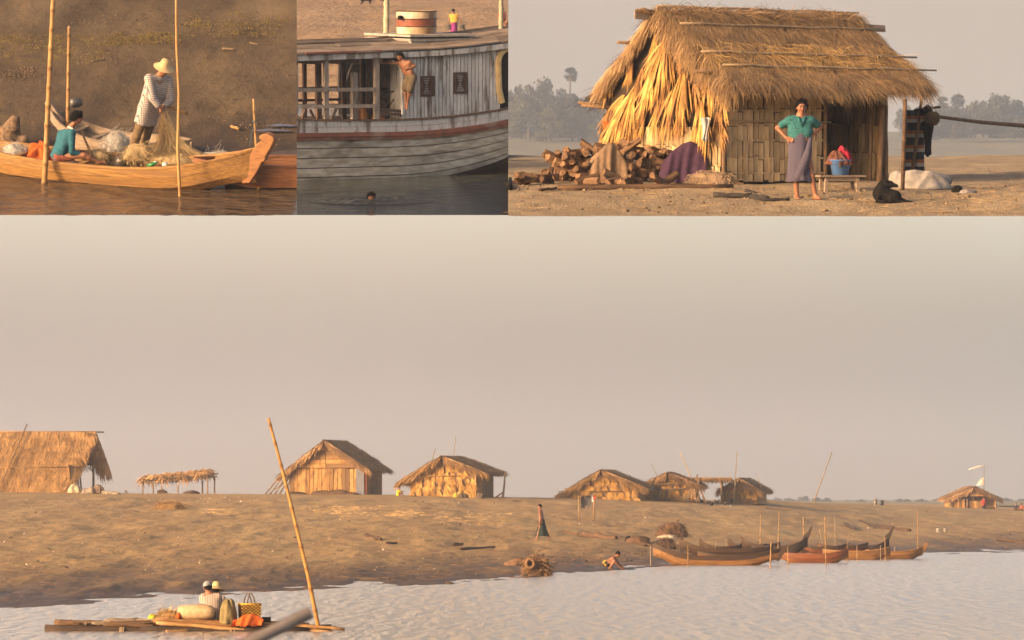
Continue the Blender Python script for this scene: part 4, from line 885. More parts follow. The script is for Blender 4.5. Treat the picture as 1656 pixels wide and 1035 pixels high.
# drum on the hatch
dm = thing('water_drum', 'rusty white drum with a red band standing on the hatch of river boat', 'drum', MB2 @ T(hx0+.72, 1.35, zt+.027))
mb = MB(); 
DRW = mat('drum_white', (.50,.43,.31), (.33,.23,.12), scale=5, stretch=(1,1,.5), bump=.15, var=0, rough=.6, c3=(.20,.10,.04)); DRR = mat('drum_red', (.21,.062,.03), (.14,.05,.028), scale=6, bump=.15, var=0, rough=.5)
mb.lathe([(.47,0), (.475,.17)], 32, (0,0,0), False); mb.lathe([(.475,.345), (.475,.52), (.46,.53), (.44,.47)], 32, (0,0,0), False); mb.build('drum_wall', DRW, dm, True)
mb = MB(); mb.lathe([(.478,.17), (.478,.345)], 32, (0,0,0), False); mb.build('drum_band', DRR, dm, True)
for z in (.17,.345,.525):
    mb = MB(); mb.tube([(.482*cos(t),.482*sin(t),z) for t in np.linspace(0, 2*pi, 37)], .011, 5); mb.build('drum_hoop', FRAMEB, dm)
mb = MB(); mb.tube([(-.46,-.14,.38), (-.56,-.17,.38)], [.05,.055], 8); mb.build('spout', BLACK, dm)
mb = MB(); mb.lathe([(0,.40),(.45,.41)], 24, (0,0,0), False); mb.build('drum_top', FRAMEB, dm)
clip(rb, *edge_plane(R2)); clip(ho, *edge_plane(R2))
# poles standing on the far bank behind the boat
for px, pt, r, lab in ((624,56,.07,'grey green pole with a rag rising behind the hatch, left of the drum'), (809.5,60,.055,'pale upright pole at the right, in front of two children on the sand')):
    a = F2.at(px, pt, P2.y+2.4); po = pole('pole', lab, 'pole', F2, [a-Vector((0,0,.35)), F2.at(px+1.5, -30, P2.y+2.4)], r, r*.85, mat('pole_paint', (.33,.31,.22), (.22,.20,.13), var=.2, bump=.2))
    if px < 700: mb = MB(); mound(mb, (-.07,0,1.15), (.07,.05,.28), .4, 5); o = mb.build('rag', cloth_mat('dark_rag', (.06,.055,.04)), po, True)
# bicycle inside the doorway
bk = thing('bicycle', 'dark bicycle leaning in the arched doorway behind the jumping boy', 'bicycle', MB2 @ T(X2(634)+.2, .42, dk(0)+.03) @ Sc(.78))
for cx_ in (-.42, .42):
    mb = MB(); mb.tube([(cx_+.31*cos(t), 0, .33+.31*sin(t)) for t in np.linspace(0, 2*pi, 25)], .018, 6); wh = mb.build('wheel', BLACK, bk, True)
    mb = MB()
    for k in range(8): t = k*pi/8; mb.tube([(cx_-.3*cos(t), 0, .33-.3*sin(t)), (cx_+.3*cos(t), 0, .33+.3*sin(t))], .003, 3)
    mb.build('spokes', METAL, wh)
for n_, a, b, r in (('frame_tube',(-.42,0,.33),(-.1,0,.30),.014), ('frame_tube',(-.1,0,.30),(-.22,0,.82),.016), ('frame_tube',(-.1,0,.30),(.28,0,.78),.018), ('frame_tube',(-.2,0,.76),(.28,0,.82),.016), ('frame_tube',(-.42,0,.33),(-.2,0,.76),.012), ('fork',(.42,0,.33),(.26,0,.95),.016), ('handlebar',(.24,-.26,1.0),(.24,.26,1.0),.014), ('saddle',(-.32,0,.86),(-.12,0,.87),.05)):
    mb = MB(); mb.tube([a, b], r, 8); mb.build(n_, METAL if n_ == 'handlebar' else BLACK, bk, True)
x_, z_ = uv(318, 560); cloth('cloth', 'orange cloth over a stool on the open rear deck of river boat', 'cloth', MB2 @ T(x_+.2, .35, dk(x_)), (.13,.12,.30), mat('dull_orange', (.40,.17,.05), var=0), 9, .3)
x_, z_ = uv(420, 565); mb = MB(); mb.box((0,0,.07), (.26,.2,.14), None, .9); one(mb, 'crate', mat('dull_orange', (.40,.17,.05)), MB2 @ T(x_, .26, dk(x_)+.0), 'low orange crate at the foot of doorway on river boat', 'crate')
# jumping boy: one hand on the post, in the air beside the cabin wall
px_, py_ = 657, 176
pj = Pose.__new__(Pose); pj.fr = F2; pj.b = F2.at(px_, py_, P2.y-.20); pj.M = F2.M @ Matrix.Translation(pj.b)
J = dict(head=pj(646.4,91.5,-.05), neck=pj(651.5,99.5,-.02), shA=pj(645,102,.06), shB=pj(662,101,-.14), elA=pj(627,101.5,.10), wrA=pj(613,101.5,.14), hdA=pj(609,101.5,.15), elB=pj(671,107,-.12), wrB=pj(661,112,-.24), hdB=pj(655,113,-.30), pel=pj(665,122,-.02), hipA=pj(661,125,.05), hipB=pj(668,126,-.08), knA=pj(655.5,143,.02), knB=pj(663,145,-.14), anA=pj(656.5,164,.06), anB=pj(659,166,-.06), toA=pj(655,173,.02), toB=pj(658,176,-.11))
OLIVE = cloth_mat('olive_shorts', (.11,.085,.055))
human('bare chested person in olive shorts jumping off river boat, one hand on the post', pj.M, J, 1.32, (-.62,-.62,-.42), [('pants', 'shorts', OLIVE, .48, .022)], .0115)
# swimmer
ps = Pose.__new__(Pose); ps.fr = F2; ps.b = F2.P(600.5, 324, 0); ps.M = F2.M @ Matrix.Translation(ps.b)
J = dict(head=ps(600.5,319.4), neck=ps(599,330,.03), shA=ps(591,329,.06), shB=ps(609,329,.10), elA=ps(586,330,.1), wrA=ps(588,331,-.05), elB=ps(614,330,.1), wrB=ps(612,331,-.05), pel=ps(600,322,.5)+Vector((0,0,-.25)), hipA=ps(596,322,.55)+Vector((0,0,-.25)), hipB=ps(605,322,.55)+Vector((0,0,-.25)))
human('person swimming in the river with only the wet head above water', ps.M, J, 1.5, (.3,-.9,-.1), [], .011)
V = []; nr, na = 30, 48                                         # rings spreading from the swimmer
for i in range(nr):
    r_ = .10+1.25*i/(nr-1)
    for k in range(na): a = 2*pi*k/na; V.append((r_*cos(a), r_*sin(a)*1.15, .004+max(0, 1-r_/1.35)*(.016+.028*sin(2*pi*r_/.24+.5*sin(a*3)))))
f = [(i*na+k, i*na+(k+1)%na, (i+1)*na+(k+1)%na, (i+1)*na+k) for i in range(nr-1) for k in range(na)]
mb = MB(); mb.add(V, f, .5); o = struct(mb.build('water', bpy.data.materials['river_two'], None, True)); o.matrix_world = F2.mat(F2.P(600.5, 323.5, 0))
# children and the woman with buckets on the sand
pg = Pose(F2, 734, 54)
J = dict(head=pg(733,17.3), neck=pg(733.5,22), shA=pg(729,24.3), shB=pg(738.5,24.3), elA=pg(727,30), wrA=pg(725.8,36), hdA=pg(725.5,38), elB=pg(742,30), wrB=pg(746,35), hdB=pg(747,37), pel=pg(734.5,35), hipA=pg(732,36), hipB=pg(737,36), knA=pg(732.5,45), knB=pg(736.5,45), anA=pg(732,53), anB=pg(736,53), toA=pg(732,54.2,.1), toB=pg(736.5,54.2,.1))
b_ = pg(734.5,33.5); h_ = pg(734,52.5); m_ = (b_+h_)/2
human('person in yellow top and purple skirt walking up the sand carrying two buckets', pg.M, J, 1.38, (0,1,0), [('shirt','top',cloth_mat('yellow_top', (.60,.36,.06)), .2, .04, .012), ('skirt','skirt',cloth_mat('purple_skirt', (.22,.03,.16)), [(b_.x,b_.y,b_.z,.13,.11), (m_.x,m_.y,m_.z,.155,.13), (h_.x,h_.y,h_.z,.15,.13)], .06)], .014)
def bucket(name, lab, M, r0, r1, h, m, hm=None, cat='bucket'):
    t = thing(name, lab, cat, M); mb = MB(); mb.lathe([(0,.01),(r0,.0),(r1,h),(r1*1.06,h),(r1*1.06,h-.02),(r1*.97,h-.015),(r0*.95,.02),(0,.02)], 20, (0,0,0), False); mb.build('pail', m, t, True)
    mb = MB(); mb.tube([(r1*cos(a), 0, h+r1*.95*sin(a)) for a in np.linspace(0, pi, 11)], .008, 5); mb.build('handle', hm or METAL, t); return t
BUCK = mat('grey_bucket', (.20,.20,.17), rough=.5)
for dx, lab in ((726,'grey bucket hanging from the left hand of the person in purple skirt'), (747.5,'grey bucket hanging from the right hand of the person in purple skirt')):
    p = pg(dx, 48)+pg.b; bucket('bucket', lab, F2.mat(p), .10, .125, .24, BUCK)
a = pg.b+pg(748,40); mb = MB(); mb.tube([(0,0,0), tuple(pg(756,54.5)-pg(748,40))], .018, 6); one(mb, 'stick', WOOD_DARK, F2.mat(a), 'dark stick slanting down to the sand from the right bucket', 'stick')
for px, py, top, lab, sh, H in ((812,57,12,'child in rust red clothes standing behind the pale pole on the sand',(.20,.06,.035),1.28), (818.6,58,31,'smaller child in brown standing at the right edge beside the red child',(.13,.07,.045),.8)):
    pk = Pose(F2, px, py); s_ = (py-top); q = lambda dx, f, dy=0.0: pk(px+dx*s_/45, py-s_*f, dy)
    J = dict(head=q(1.0,.92), neck=q(0,.82), shA=q(-4.5,.78), shB=q(4,.78,.05), elA=q(-6.5,.66), wrA=q(-3.5,.60,-.1), hdA=q(-2,.58,-.12), elB=q(5.5,.64), wrB=q(5,.54), hdB=q(5,.50), pel=q(-.5,.52), hipA=q(-2.4,.50), hipB=q(2,.50), knA=q(-2.6,.27), knB=q(2.2,.27), anA=q(-3,.04), anB=q(2.6,.04), toA=q(-4,.01,-.1), toB=q(4,.01,-.1))
    cm = cloth_mat('child_cloth', sh)
    r_ = human(lab, pk.M, J, H, (.5,-.8,0), [('shirt','shirt',cm,.3,.05,.014), ('pants','trousers',cm,.9,.015)], .014); 
    if px > 815: clip(r_, *edge_plane(R2))
ml = thing('melon', 'round dark green melon lying on the sand behind the roof of river boat', 'melon', F2.mat(F2.G(789.5,61)+Vector((0,0,.15))))
mb = MB(); mb.lathe([(.165*sin(t), -.15*cos(t)) for t in np.linspace(0.02, pi-.02, 15)], 20, (0,0,0), False); mb.build('rind', mat('melon_green', (.045,.09,.03), (.09,.13,.04), scale=14, stretch=(1,1,.2), rough=.45, bump=.05, var=0), ml, True)
mb = MB(); mb.tube([(0,0,.15), (.02,0,.19), (.05,0,.2)], .012, 6); mb.build('stalk', WOOD_GREY, ml)
# dog far up the dune
def dog(M, label, s, m, P):
    me = sdf_mesh('body', P, .012*s if s < 1 else .012, m); t = thing('dog', label, 'dog', M); inst(me, 'body', t); return t
pd = F2.G(592.5, 10)
dog(F2.mat(pd, .3), 'small dark dog walking on the dune above the river boat', .9, BLACK, [cone((-.28,0,.40),(.25,0,.42),.11,.13,.04), cone((.25,0,.44),(.42,0,.60),.075,.07,.03), cone((.42,0,.61),(.58,0,.57),.07,.035,.02), cone((.40,.04,.66),(.38,.05,.74),.03,.012,.01), cone((.40,-.04,.66),(.38,-.05,.74),.03,.012,.01), cone((-.30,0,.45),(-.52,0,.62),.03,.014,.02)]+[c for x, y in ((.24,.07),(.24,-.07)) for c in (cone((x,y,.36),(x-.02,y,.20),.05,.032,.02), cone((x-.02,y,.20),(x,y,.02),.03,.024,.01), cone((x,y,.025),(x+.05,y,.02),.025,.02,.01))]+[c for x, y in ((-.27,.07),(-.27,-.07)) for c in (cone((x,y,.38),(x+.07,y,.26),.07,.04,.02), cone((x+.07,y,.26),(x-.04,y,.15),.036,.026,.01), cone((x-.04,y,.15),(x-.02,y,.02),.026,.022,.01), cone((x-.02,y,.025),(x+.03,y,.02),.024,.018,.01))])
# ================================================================== SET THREE: the thatched hut
def blades_np(P, D, L, W, droop, nrm, rnd, kink=None):
    """many straws at once: roots P, directions D, lengths, widths -> verts, quads (two segments each)"""
    n = len(P); D = D/np.linalg.norm(D, axis=1)[:,None]; sd = np.cross(D, nrm); sd /= np.linalg.norm(sd, axis=1)[:,None]+1e-9
    V = np.zeros((n, 6, 3)); z = np.array([0,0,-1.0])
    for i, (t, w_) in enumerate(((0,.7),(.55,1.0),(1,.25))):
        q = P+D*(L*t)[:,None]+z*(droop*L*t*t)[:,None]; ww = (W*w_/2)[:,None]; V[:,2*i] = q-sd*ww; V[:,2*i+1] = q+sd*ww
    return V.reshape(-1,3), np.repeat(rnd, 6), n
def np_strips(name, m, V, R, n, parent, stuff=True):
    b = np.arange(n)[:,None]*6; f = np.concatenate([b+np.array([0,1,3,2]), b+np.array([2,3,5,4])])
    me = bpy.data.meshes.new(name); me.from_pydata(V.tolist(), [], f.tolist()); me.update()
    a = me.attributes.new('rnd', 'FLOAT', 'POINT'); a.data.foreach_set('value', R.astype(np.float32)); me.materials.append(m)
    o = bpy.data.objects.new(name, me); COL.objects.link(o); o.parent = parent
    if stuff: o['kind'] = 'stuff'
    return o
def thatch_plane(A_, U, Dn, lu, ld, n, g, L=(.3,.6), W=(.006,.014), lift=.16, spread=.35, edge=.0, sag=None, t0=0.0, clump=True):
    """straws laid over a roof plane: corner A_, unit vectors U along the ridge and Dn down the slope"""
    A_, U, Dn = map(lambda q: np.array(tuple(q), float), (A_, U, Dn)); N = np.cross(U, Dn); N /= np.linalg.norm(N); N *= 1 if N[2] > 0 else -1
    u = g.random(n)*lu; t = t0+(1-t0)*g.random(n)**.85; l = g.uniform(*L, n)
    lay = np.floor(t*5)/5+g.uniform(0,.12,n); t = np.where(g.random(n) < .45, np.clip(lay, t0, 1), t)
    cl = fbm(u*2.3+3, t*5.1+1, 3)-.45 if clump else 0
    P = A_+U*u[:,None]+Dn*(t*ld)[:,None]+N*(g.uniform(.0,.05,n)+.05*np.abs(g.normal(0,.3,n)))[:,None]
    if sag is not None: P[:,2] += sag(u/lu, t)
    ang = g.normal(0, spread, n)+cl*2.2
    D = Dn*np.cos(ang)[:,None]+U*np.sin(ang)[:,None]+N*(np.abs(g.normal(0,lift,n))*.8-.02)[:,None]
    return blades_np(P, D, l, g.uniform(*W, n), .10+.25*g.random(n), np.tile(N, (n,1)), np.clip(g.normal(.5,.27,n)+cl*.5, 0, 1))
NG = np.random.default_rng(21)
THATCH = mat('thatch', (.35,.225,.105), (.22,.14,.07), scale=3, bump=0, var=0, attr=True, rough=.8)
PALM = mat('dry_palm', (.50,.29,.075), (.31,.16,.042), scale=6, bump=.05, var=.12, attr=True, rough=.6, c3=(.22,.11,.035))
PALM2 = mat('dry_palm_brown', (.30,.155,.05), (.17,.085,.03), scale=6, bump=.05, var=.2, attr=True, rough=.7)
BSTRIP = mat('bamboo_strip', (.44,.325,.18), (.30,.21,.11), scale=5, stretch=(6,6,.8), bump=.25, var=.28, rough=.65, c3=(.17,.115,.06))
POSTW = mat('hut_post', (.17,.11,.06), (.10,.062,.034), scale=7, stretch=(3,3,.5), bump=.4, var=.2)
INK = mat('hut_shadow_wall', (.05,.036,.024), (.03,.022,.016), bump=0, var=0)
PHI = radians(32); C3 = F3.G(1172, 297); H3 = F3.mat(C3, PHI)
hut = thing('thatched_hut', 'large thatched hut with dry palm leaf gable, woven bamboo front wall and open shop', 'hut', H3)
LW, DW = 2.05, 3.5; LT = 3.35; RZ_ = 2.93; EZ = 1.64; EY = -.46; RY = DW/2
# roof underlay and rafters
def roof_pt(x, t, front=True, dz=0.0): y = RY+(EY-RY)*t if front else RY+(DW+.02-RY)*t; return Vector((x, y, RZ_+(EZ-RZ_)*t+dz-.05*sin(pi*t)-.012*x))
X0r, X1r = -.16, 3.92
for fr_ in (True, False):
    mb = MB(); V = []; nx, ny = 10, 7
    for j in range(ny):
        for i in range(nx): V.append(tuple(roof_pt(X0r+.05+(X1r-X0r-.12)*i/(nx-1), j/(ny-1)*.97, fr_, -.05)))
    mb.add(V, [(j*nx+i, j*nx+i+1, (j+1)*nx+i+1, (j+1)*nx+i) for j in range(ny-1) for i in range(nx-1)]); mb.build('roof_underlay', POSTW, hut)
U3 = Vector((1,0,-.012)).normalized(); Df = (roof_pt(0,1)-roof_pt(0,0)).normalized(); Db = (roof_pt(0,1,False)-roof_pt(0,0,False)).normalized(); ls = (roof_pt(0,1)-roof_pt(0,0)).length
sag = lambda u, t: -.05*np.sin(pi*t)+.02*np.sin(u*9)
V, R, n = thatch_plane(roof_pt(X0r,0,True,.02), U3, Df, X1r-X0r, ls, 26000, NG, sag=sag); np_strips('thatch', THATCH, V, R, n, hut)
V, R, n = thatch_plane(roof_pt(X0r,0,False,.02), U3, Db, X1r-X0r, ls, 6000, NG, sag=sag); np_strips('thatch', THATCH, V, R, n, hut)
V, R, n = thatch_plane(roof_pt(X0r,.86,True,.03), U3, Df, X1r-X0r, .14*ls, 6500, NG, (.14,.30), (.006,.013), .12, .4, sag=None); np_strips('eave_fringe', THATCH, V, R, n, hut)
V, R, n = thatch_plane(roof_pt(X0r,.45,True,.05), U3, Df, X1r-X0r, .30*ls, 1500, NG, (.3,.55), (.008,.016), .30, .6); np_strips('loose_straw', mat('bright_straw', (.55,.35,.13), (.42,.25,.08), scale=3, bump=0, var=0, attr=True), V, R, n, hut)
def verge(x, sgn, n, front, t0=0, t1=1, m=THATCH, L=(.25,.5)):                       # straw hanging over the gable edges
    t = NG.uniform(t0, t1, n); P = np.array([tuple(roof_pt(x, q, front, .02)) for q in t]); P += NG.normal(0,.03,(n,3))
    dn = np.array(tuple(Df if front else Db)); D = dn*NG.uniform(.3,1,n)[:,None]+np.array([sgn,0,0])*NG.uniform(.15,.9,n)[:,None]+np.array([0,0,-1])*NG.uniform(0,.9,n)[:,None]
    V, R, k = blades_np(P, D, NG.uniform(*L, n), NG.uniform(.006,.014,n), .25+.3*NG.random(n), np.tile([0,-.5,.8],(n,1)), np.clip(NG.normal(.5,.3,n),0,1)); np_strips('verge_straw', m, V, R, k, hut)
verge(X0r, -1, 1500, True, .0, 1.0); verge(X0r, -1, 2600, False, 0, 1.0, THATCH, (.14,.32)); verge(X1r, 1, 2200, True, .05, .9, THATCH, (.15,.36)); verge(X1r, 1, 400, False)
V, R, n = thatch_plane(roof_pt(X0r,0,True,.0), U3, Df, X1r-X0r, .12*ls, 3000, NG, (.2,.4), (.006,.013), .5, .9); np_strips('ridge_straw', THATCH, V, R, n, hut)
V, R, n = thatch_plane(roof_pt(X0r,0,False,.0), U3, Db, X1r-X0r, .10*ls, 2000, NG, (.2,.4), (.006,.013), .5, .9); np_strips('ridge_straw', THATCH, V, R, n, hut)
# battens tied over the thatch
for t, xa_, xb_, r in ((0.0,-.18,4.05,.024), (.27,-.12,4.15,.022), (.64,-.25,4.25,.022), (.83,-.10,4.35,.020)):
    zz = .05 if t == 0 else .135; a = roof_pt(xa_, t, True, zz); b = roof_pt(xb_, t, True, zz); q = [a.lerp(b, k/8)+Vector((0,0,.012*sin(k*2.3))) for k in range(9)]
    mb = MB(); mb.tube(q, [r*(1-.03*k) for k in range(9)], 7); mb.build('roof_batten', BAMBOO_GREY, hut, True)
for (x0, t0, x1, t1, fr_, r) in ((-.62,.0,.05,.01,True,.020), (-.50,.0,.05,.06,False,.045), (-.55,.38,.1,.38,False,.028), (-.6,.80,.2,.80,True,.03), (4.0,.12,4.15,.12,True,.02)):
    a = roof_pt(x0,t0,fr_,-.02); b = roof_pt(x1,t1,fr_,-.02); mb = MB(); mb.tube([a,b], r, 7); mb.build('purlin', POSTW, hut, True)
mb = MB(); a = roof_pt(3.95,.14,False,.02); mb.bar(a, a+Vector((.86,0,-.03)), .12, .02, None, (0,-1,.2)); mb.build('plank', WOOD_GREY, hut)
mb = MB(); a = roof_pt(-.60,.04,False,-.04); mb.bar(a, a+Vector((.8,.0,-.04)), .15, .025, None, (0,-1,.1)); mb.build('plank', WOOD_GREY, hut)
# palm leaf gable: fans of folded blades, tips down
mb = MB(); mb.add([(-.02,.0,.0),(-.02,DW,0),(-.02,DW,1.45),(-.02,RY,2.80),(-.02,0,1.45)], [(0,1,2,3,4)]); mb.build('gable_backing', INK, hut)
def frond(y, z, x, ang, L, spread, nb, g):
    mb = MB(); r0 = g.random()
    for k in range(nb):
        f = (k+.5)/nb-.5; a = ang+f*spread+g.gauss(0,.05); l = L*(1-.35*abs(f)*1.2)*g.uniform(.75,1.08)
        d = Vector((-.10-.20*g.random(), sin(a), -cos(a))); mb.blade((x+g.gauss(0,.008), y+f*.04, z), d, l, L*.075*g.uniform(.8,1.3), .10+.22*g.random(), (-1,.1,.1+g.gauss(0,.35)), min(1,max(0,r0*.45+g.uniform(-.1,.65))), 3)
    return mb
g = random.Random(31)
big = [(1.55,2.42,.15,.10,.95,1.5,34), (1.02,1.92,.13,-.02,.95,1.0,30), (2.60,1.55,.12,.28,.85,1.1,28), (.55,1.40,.10,-.25,.75,.9,24), (2.05,1.95,.08,.1,.8,.9,26), (3.05,1.20,.12,.35,.75,.9,24), (1.5,1.55,.08,0,.8,.8,26), (.35,1.05,.12,-.3,.6,.8,20)]
for y, z, x, an, L_, sp, nb in big: frond(y, z, -x, an*-1 if False else an, L_, sp, nb, g).build('palm_frond', PALM, hut)
for z in (2.5, 2.3, 2.05, 1.85, 1.62, 1.42, 1.2, 1.02):
    hw = DW/2*min(1, (2.92-z)/1.25)+.12
    for k in range(int(hw*4.2)):
        y = RY+(-hw+2*hw*(k+.5)/int(hw*4.2))+g.gauss(0,.08); sh = g.uniform(.4,.62)
        if z < 1.2 and 1.1 < y < 2.7: sh *= .62
        frond(y, z+g.gauss(0,.06), -.05-.06*g.random(), (y-RY)*.26+g.gauss(0,.20), sh, g.uniform(.6,1.25), g.randint(12,18), g).build('palm_frond', PALM if g.random() < .6 else PALM2, hut)
# woven walls: upright strips passing over and under, each piece by itself
def weave(x0, x1, z0, z1, col_w, bands, frame, g, deep=.012, gap=0.0):
    n = int((x1-x0)/col_w)
    for i in range(n):
        x = x0+(i+.5)*col_w; zs = [z0+g.uniform(-.02,.02)]+[b+g.uniform(-.04,.04) for b in bands if g.random() < .75]+[z1]
        for k, (a, b) in enumerate(zip(zs, zs[1:])):
            w_ = col_w*(g.uniform(.80,.97) if not gap else g.uniform(.72,.95)); mb = MB(); mb.box((0,0,0), (w_, .012, b-a-.012), (g.uniform(-.012,.012)*2, g.gauss(0,.006), g.gauss(0,.06)))
            o = mb.build('bamboo_strip', BSTRIP, hut); o.matrix_local = frame @ T(x+g.gauss(0,.004), -deep*((i+k) % 2)-.004*g.random(), (a+b)/2)
bands = [.17,.42,.72,.98,1.22]
weave(.03, LW, .03, 1.52, .108, bands, Matrix(), g)
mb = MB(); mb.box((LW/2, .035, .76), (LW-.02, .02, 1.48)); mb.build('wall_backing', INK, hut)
for z in bands: mb = MB(); mb.box((LW/2, .004, z), (LW-.04, .014, .03)); mb.build('weft_strip', BSTRIP, hut)
mb = MB(); mb.tube([(-.03,-.045,1.03), (1.0,-.05,1.035), (LW+.1,-.045,1.02)], .016, 6); mb.build('wall_rail', BAMBOO_GREY, hut, True)
weave(.05, 3.45, .03, .95, .085, [.3,.62], T(-.045,0,0) @ Rz(-pi/2) @ T(-3.5,0,0) , g)
# open shop at the right: back lattice, posts, shelf
weave(LW+.05, LT, .05, 1.5, .075, [.5,.95,1.2], T(0,2.6,0), g, .012, .10)
weave(LW-1.2, LW+.05, .05, 1.5, .085, [.5,.95], T(0,2.62,0), g, .012, .06)
for z0_, z1_ in ((0,.30),(.50,.64),(.86,1.62)): mb = MB(); mb.box(((LW-1.2+LT)/2, 2.66, (z0_+z1_)/2), (LT-LW+1.2, .01, z1_-z0_)); mb.build('light_block_panel', INK, hut)  # dark panels added behind the lattice so only narrow slits let daylight in
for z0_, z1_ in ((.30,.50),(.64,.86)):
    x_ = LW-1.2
    while x_ < LT: w_ = g.uniform(.05,.20); mb = MB(); mb.box((x_+w_/2, 2.67, (z0_+z1_)/2), (w_, .01, z1_-z0_+.01)); mb.build('light_block_panel', INK, hut); x_ += w_+g.uniform(.008,.02)
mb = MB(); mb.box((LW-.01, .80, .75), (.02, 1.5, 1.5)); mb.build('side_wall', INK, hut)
weave(.1, 2.5, .03, 1.5, .10, [.5,1.0], T(LT+.0,0,0) @ Rz(pi/2), g, .012, .05)
def post(x, y, z0, x1, y1, z1, r, m=POSTW, nm='post'):
    mb = MB(); mb.tube([(x+(x1-x)*k/5+g.gauss(0,r*.15), y+(y1-y)*k/5, z0+(z1-z0)*k/5) for k in range(6)], r, 8); return mb.build(nm, m, hut, True)
mb = MB(); mb.box((LT+.035, 1.3, .76), (.01, 2.5, 1.5)); mb.build('side_wall', INK, hut)  # dark sheet added behind the woven strips to block daylight in the gaps
post(LW, -.02, -.1, LW, -.02, 1.62, .035); post(LT-.22, -.12, -.15, LT-.14, -.05, 1.55, .055); post(LT-.05, -.06, -.1, LT-.02, 0, 1.55, .04); post(LT-.34, .0, -.1, LT-.30, .02, 1.55, .03)
post(-.02, 0, -.1, -.02, 0, 1.5, .04); post(LT, 2.55, -.1, LT, 2.55, 1.55, .04); post(-.05, DW, -.1, -.05, DW, 1.45, .035); post(LW+.02, 1.55, -.1, LW+.02, 1.55, 1.55, .035)
p = H3.inverted() @ F3.M @ (F3.G(1459,309)); q = H3.inverted() @ F3.M @ F3.at(1464,160,F3.G(1459,309).y+.1); post(p.x,p.y,p.z-.1,q.x,q.y,q.z,.034,WOOD_LOG)
mb = MB(); mb.tube([(-.1,-.08,1.55),(LT+.1,-.08,1.53)], .03, 7); mb.build('eave_beam', POSTW, hut, True)
mb = MB(); mb.box((2.75,1.9,.38), (1.0,.5,.03)); mb.build('shelf', POSTW, hut)
Hm = lambda x, y, z, rz=0: H3 @ T(x,y,z) @ Rz(rz)
CLAY = mat('clay_jar', (.17,.11,.065), (.10,.065,.04), rough=.6, bump=.15); RED_L = mat('red_cover', (.26,.065,.035), rough=.7)
pot('water_jar', 'large round clay jar in the dark shop of the thatched hut', 'jar', Hm(2.72,1.85,.57), .17, CLAY, .5)
mb = MB(); mb.lathe([(.02,.24),(.10,.22),(.19,.10),(.20,0),(.17,-.02),(0,-.02)], 18, (0,0,0), False); mb.tube([(0,0,.23),(0,0,.55)], .006, 5); one(mb, 'food_cover', RED_L, Hm(2.72,1.1,1.08), 'dull red woven basket cover hanging in the dark shop of the hut', 'basket', None, True)
# bench with basin of washing
bp = F3.G(1357, 308); bn = thing('bench', 'low wooden bench in front of the bamboo wall carrying a blue basin', 'bench', F3.mat(bp, .30))
for k in range(3): mb = MB(); mb.box((0, -.12+.12*k, .235), (.80, .112, .026)); mb.build('seat_board', WOOD_GREY, bn)
for x in (-.28,.28):
    for y in (-.12,.12): mb = MB(); mb.bar((x,y,-.03), (x*.96,y,.222), .05, .05, None, (1,0,0)); mb.build('leg', WOOD_GREY, bn)
for y in (-.12,.12): mb = MB(); mb.bar((-.26,y,.185), (.26,y,.185), .025, .06); mb.build('apron', WOOD_GREY, bn)
BASIN = mat('blue_plastic', (.10,.22,.50), rough=.35, bump=0, var=0)
ba = thing('basin', 'blue plastic basin heaped with washing standing on the low bench', 'basin', F3.mat(bp) @ T(.02,.02,.250))
mb = MB(); mb.lathe([(0,0),(.13,0),(.175,.235),(.195,.24),(.195,.25),(.168,.245),(.125,.015),(0,.015)], 28, (0,0,0), False); mb.build('bowl', BASIN, ba, True)
for i, (dx, dy, dz, r, c, lab) in enumerate(((-.04,-.02,.24,(.17,.15,.20),(.13,.055,.04),'brown red crumpled washing in the blue basin, at left'), (.06,.03,.26,(.12,.12,.23),(.33,.02,.04),'crimson cloth on top of the washing in the blue basin'), (.0,-.13,.20,(.06,.06,.13),(.05,.03,.025),'dark brown cloth hanging over the front rim of the blue basin'), (.10,-.07,.23,(.07,.06,.08),(.40,.16,.08),'small orange red cloth at the right of the washing in basin'))):
    cloth('cloth', lab, 'cloth', F3.mat(bp) @ T(.02+dx,.02+dy,.25+dz-.06), r, cloth_mat('washing', c), 20+i, .75, 'washing in the blue basin')
# the woman
pw = Pose(F3, 1304, 321)
J = dict(head=pw(1296.4,172.8,-.02), neck=pw(1296,184.5), shA=pw(1277,194), shB=pw(1312,194.5), elA=pw(1257,207,.06), wrA=pw(1272,223,-.05), hdA=pw(1281,226.5,-.08), elB=pw(1326,206,.08), wrB=pw(1313,220,-.03), hdB=pw(1306,223,-.07), pel=pw(1293.5,228), hipA=pw(1285,231), hipB=pw(1303,231), knA=pw(1285,268,-.03), knB=pw(1309,268,-.04), anA=pw(1289,316), anB=pw(1319,316.5,-.02), toA=pw(1291,320.5,-.12), toB=pw(1326,321,-.11))
q = [pw(1294,y) for y in (213,222,240,258,276,293)]
BLOUSE = cloth_mat('green_blouse', (.030,.125,.130), (.016,.075,.080), 'spot', 30); SARONG = cloth_mat('woven_sarong', (.052,.062,.098), (.088,.058,.072), 'h', 38)
wo = human('person in green blouse and purple woven sarong standing hands on hips before the bamboo wall', pw.M, J, 1.60, (.12,-1,-.06), [('shirt','blouse',BLOUSE,.30,-.045,.009), ('skirt','sarong',SARONG,[(q[0].x,q[0].y,q[0].z,.150,.115),(q[1].x-.005,q[1].y,q[1].z,.165,.13),(q[2].x-.01,q[2].y,q[2].z,.188,.14),(q[3].x-.005,q[3].y,q[3].z,.19,.14),(q[4].x,q[4].y,q[4].z,.202,.145),(q[5].x+.002,q[5].y,q[5].z,.216,.15)],.10)], .0085, 'bun')
mb = MB(); fl = []                                                # the free edge of the sarong, wrapped over the left knee
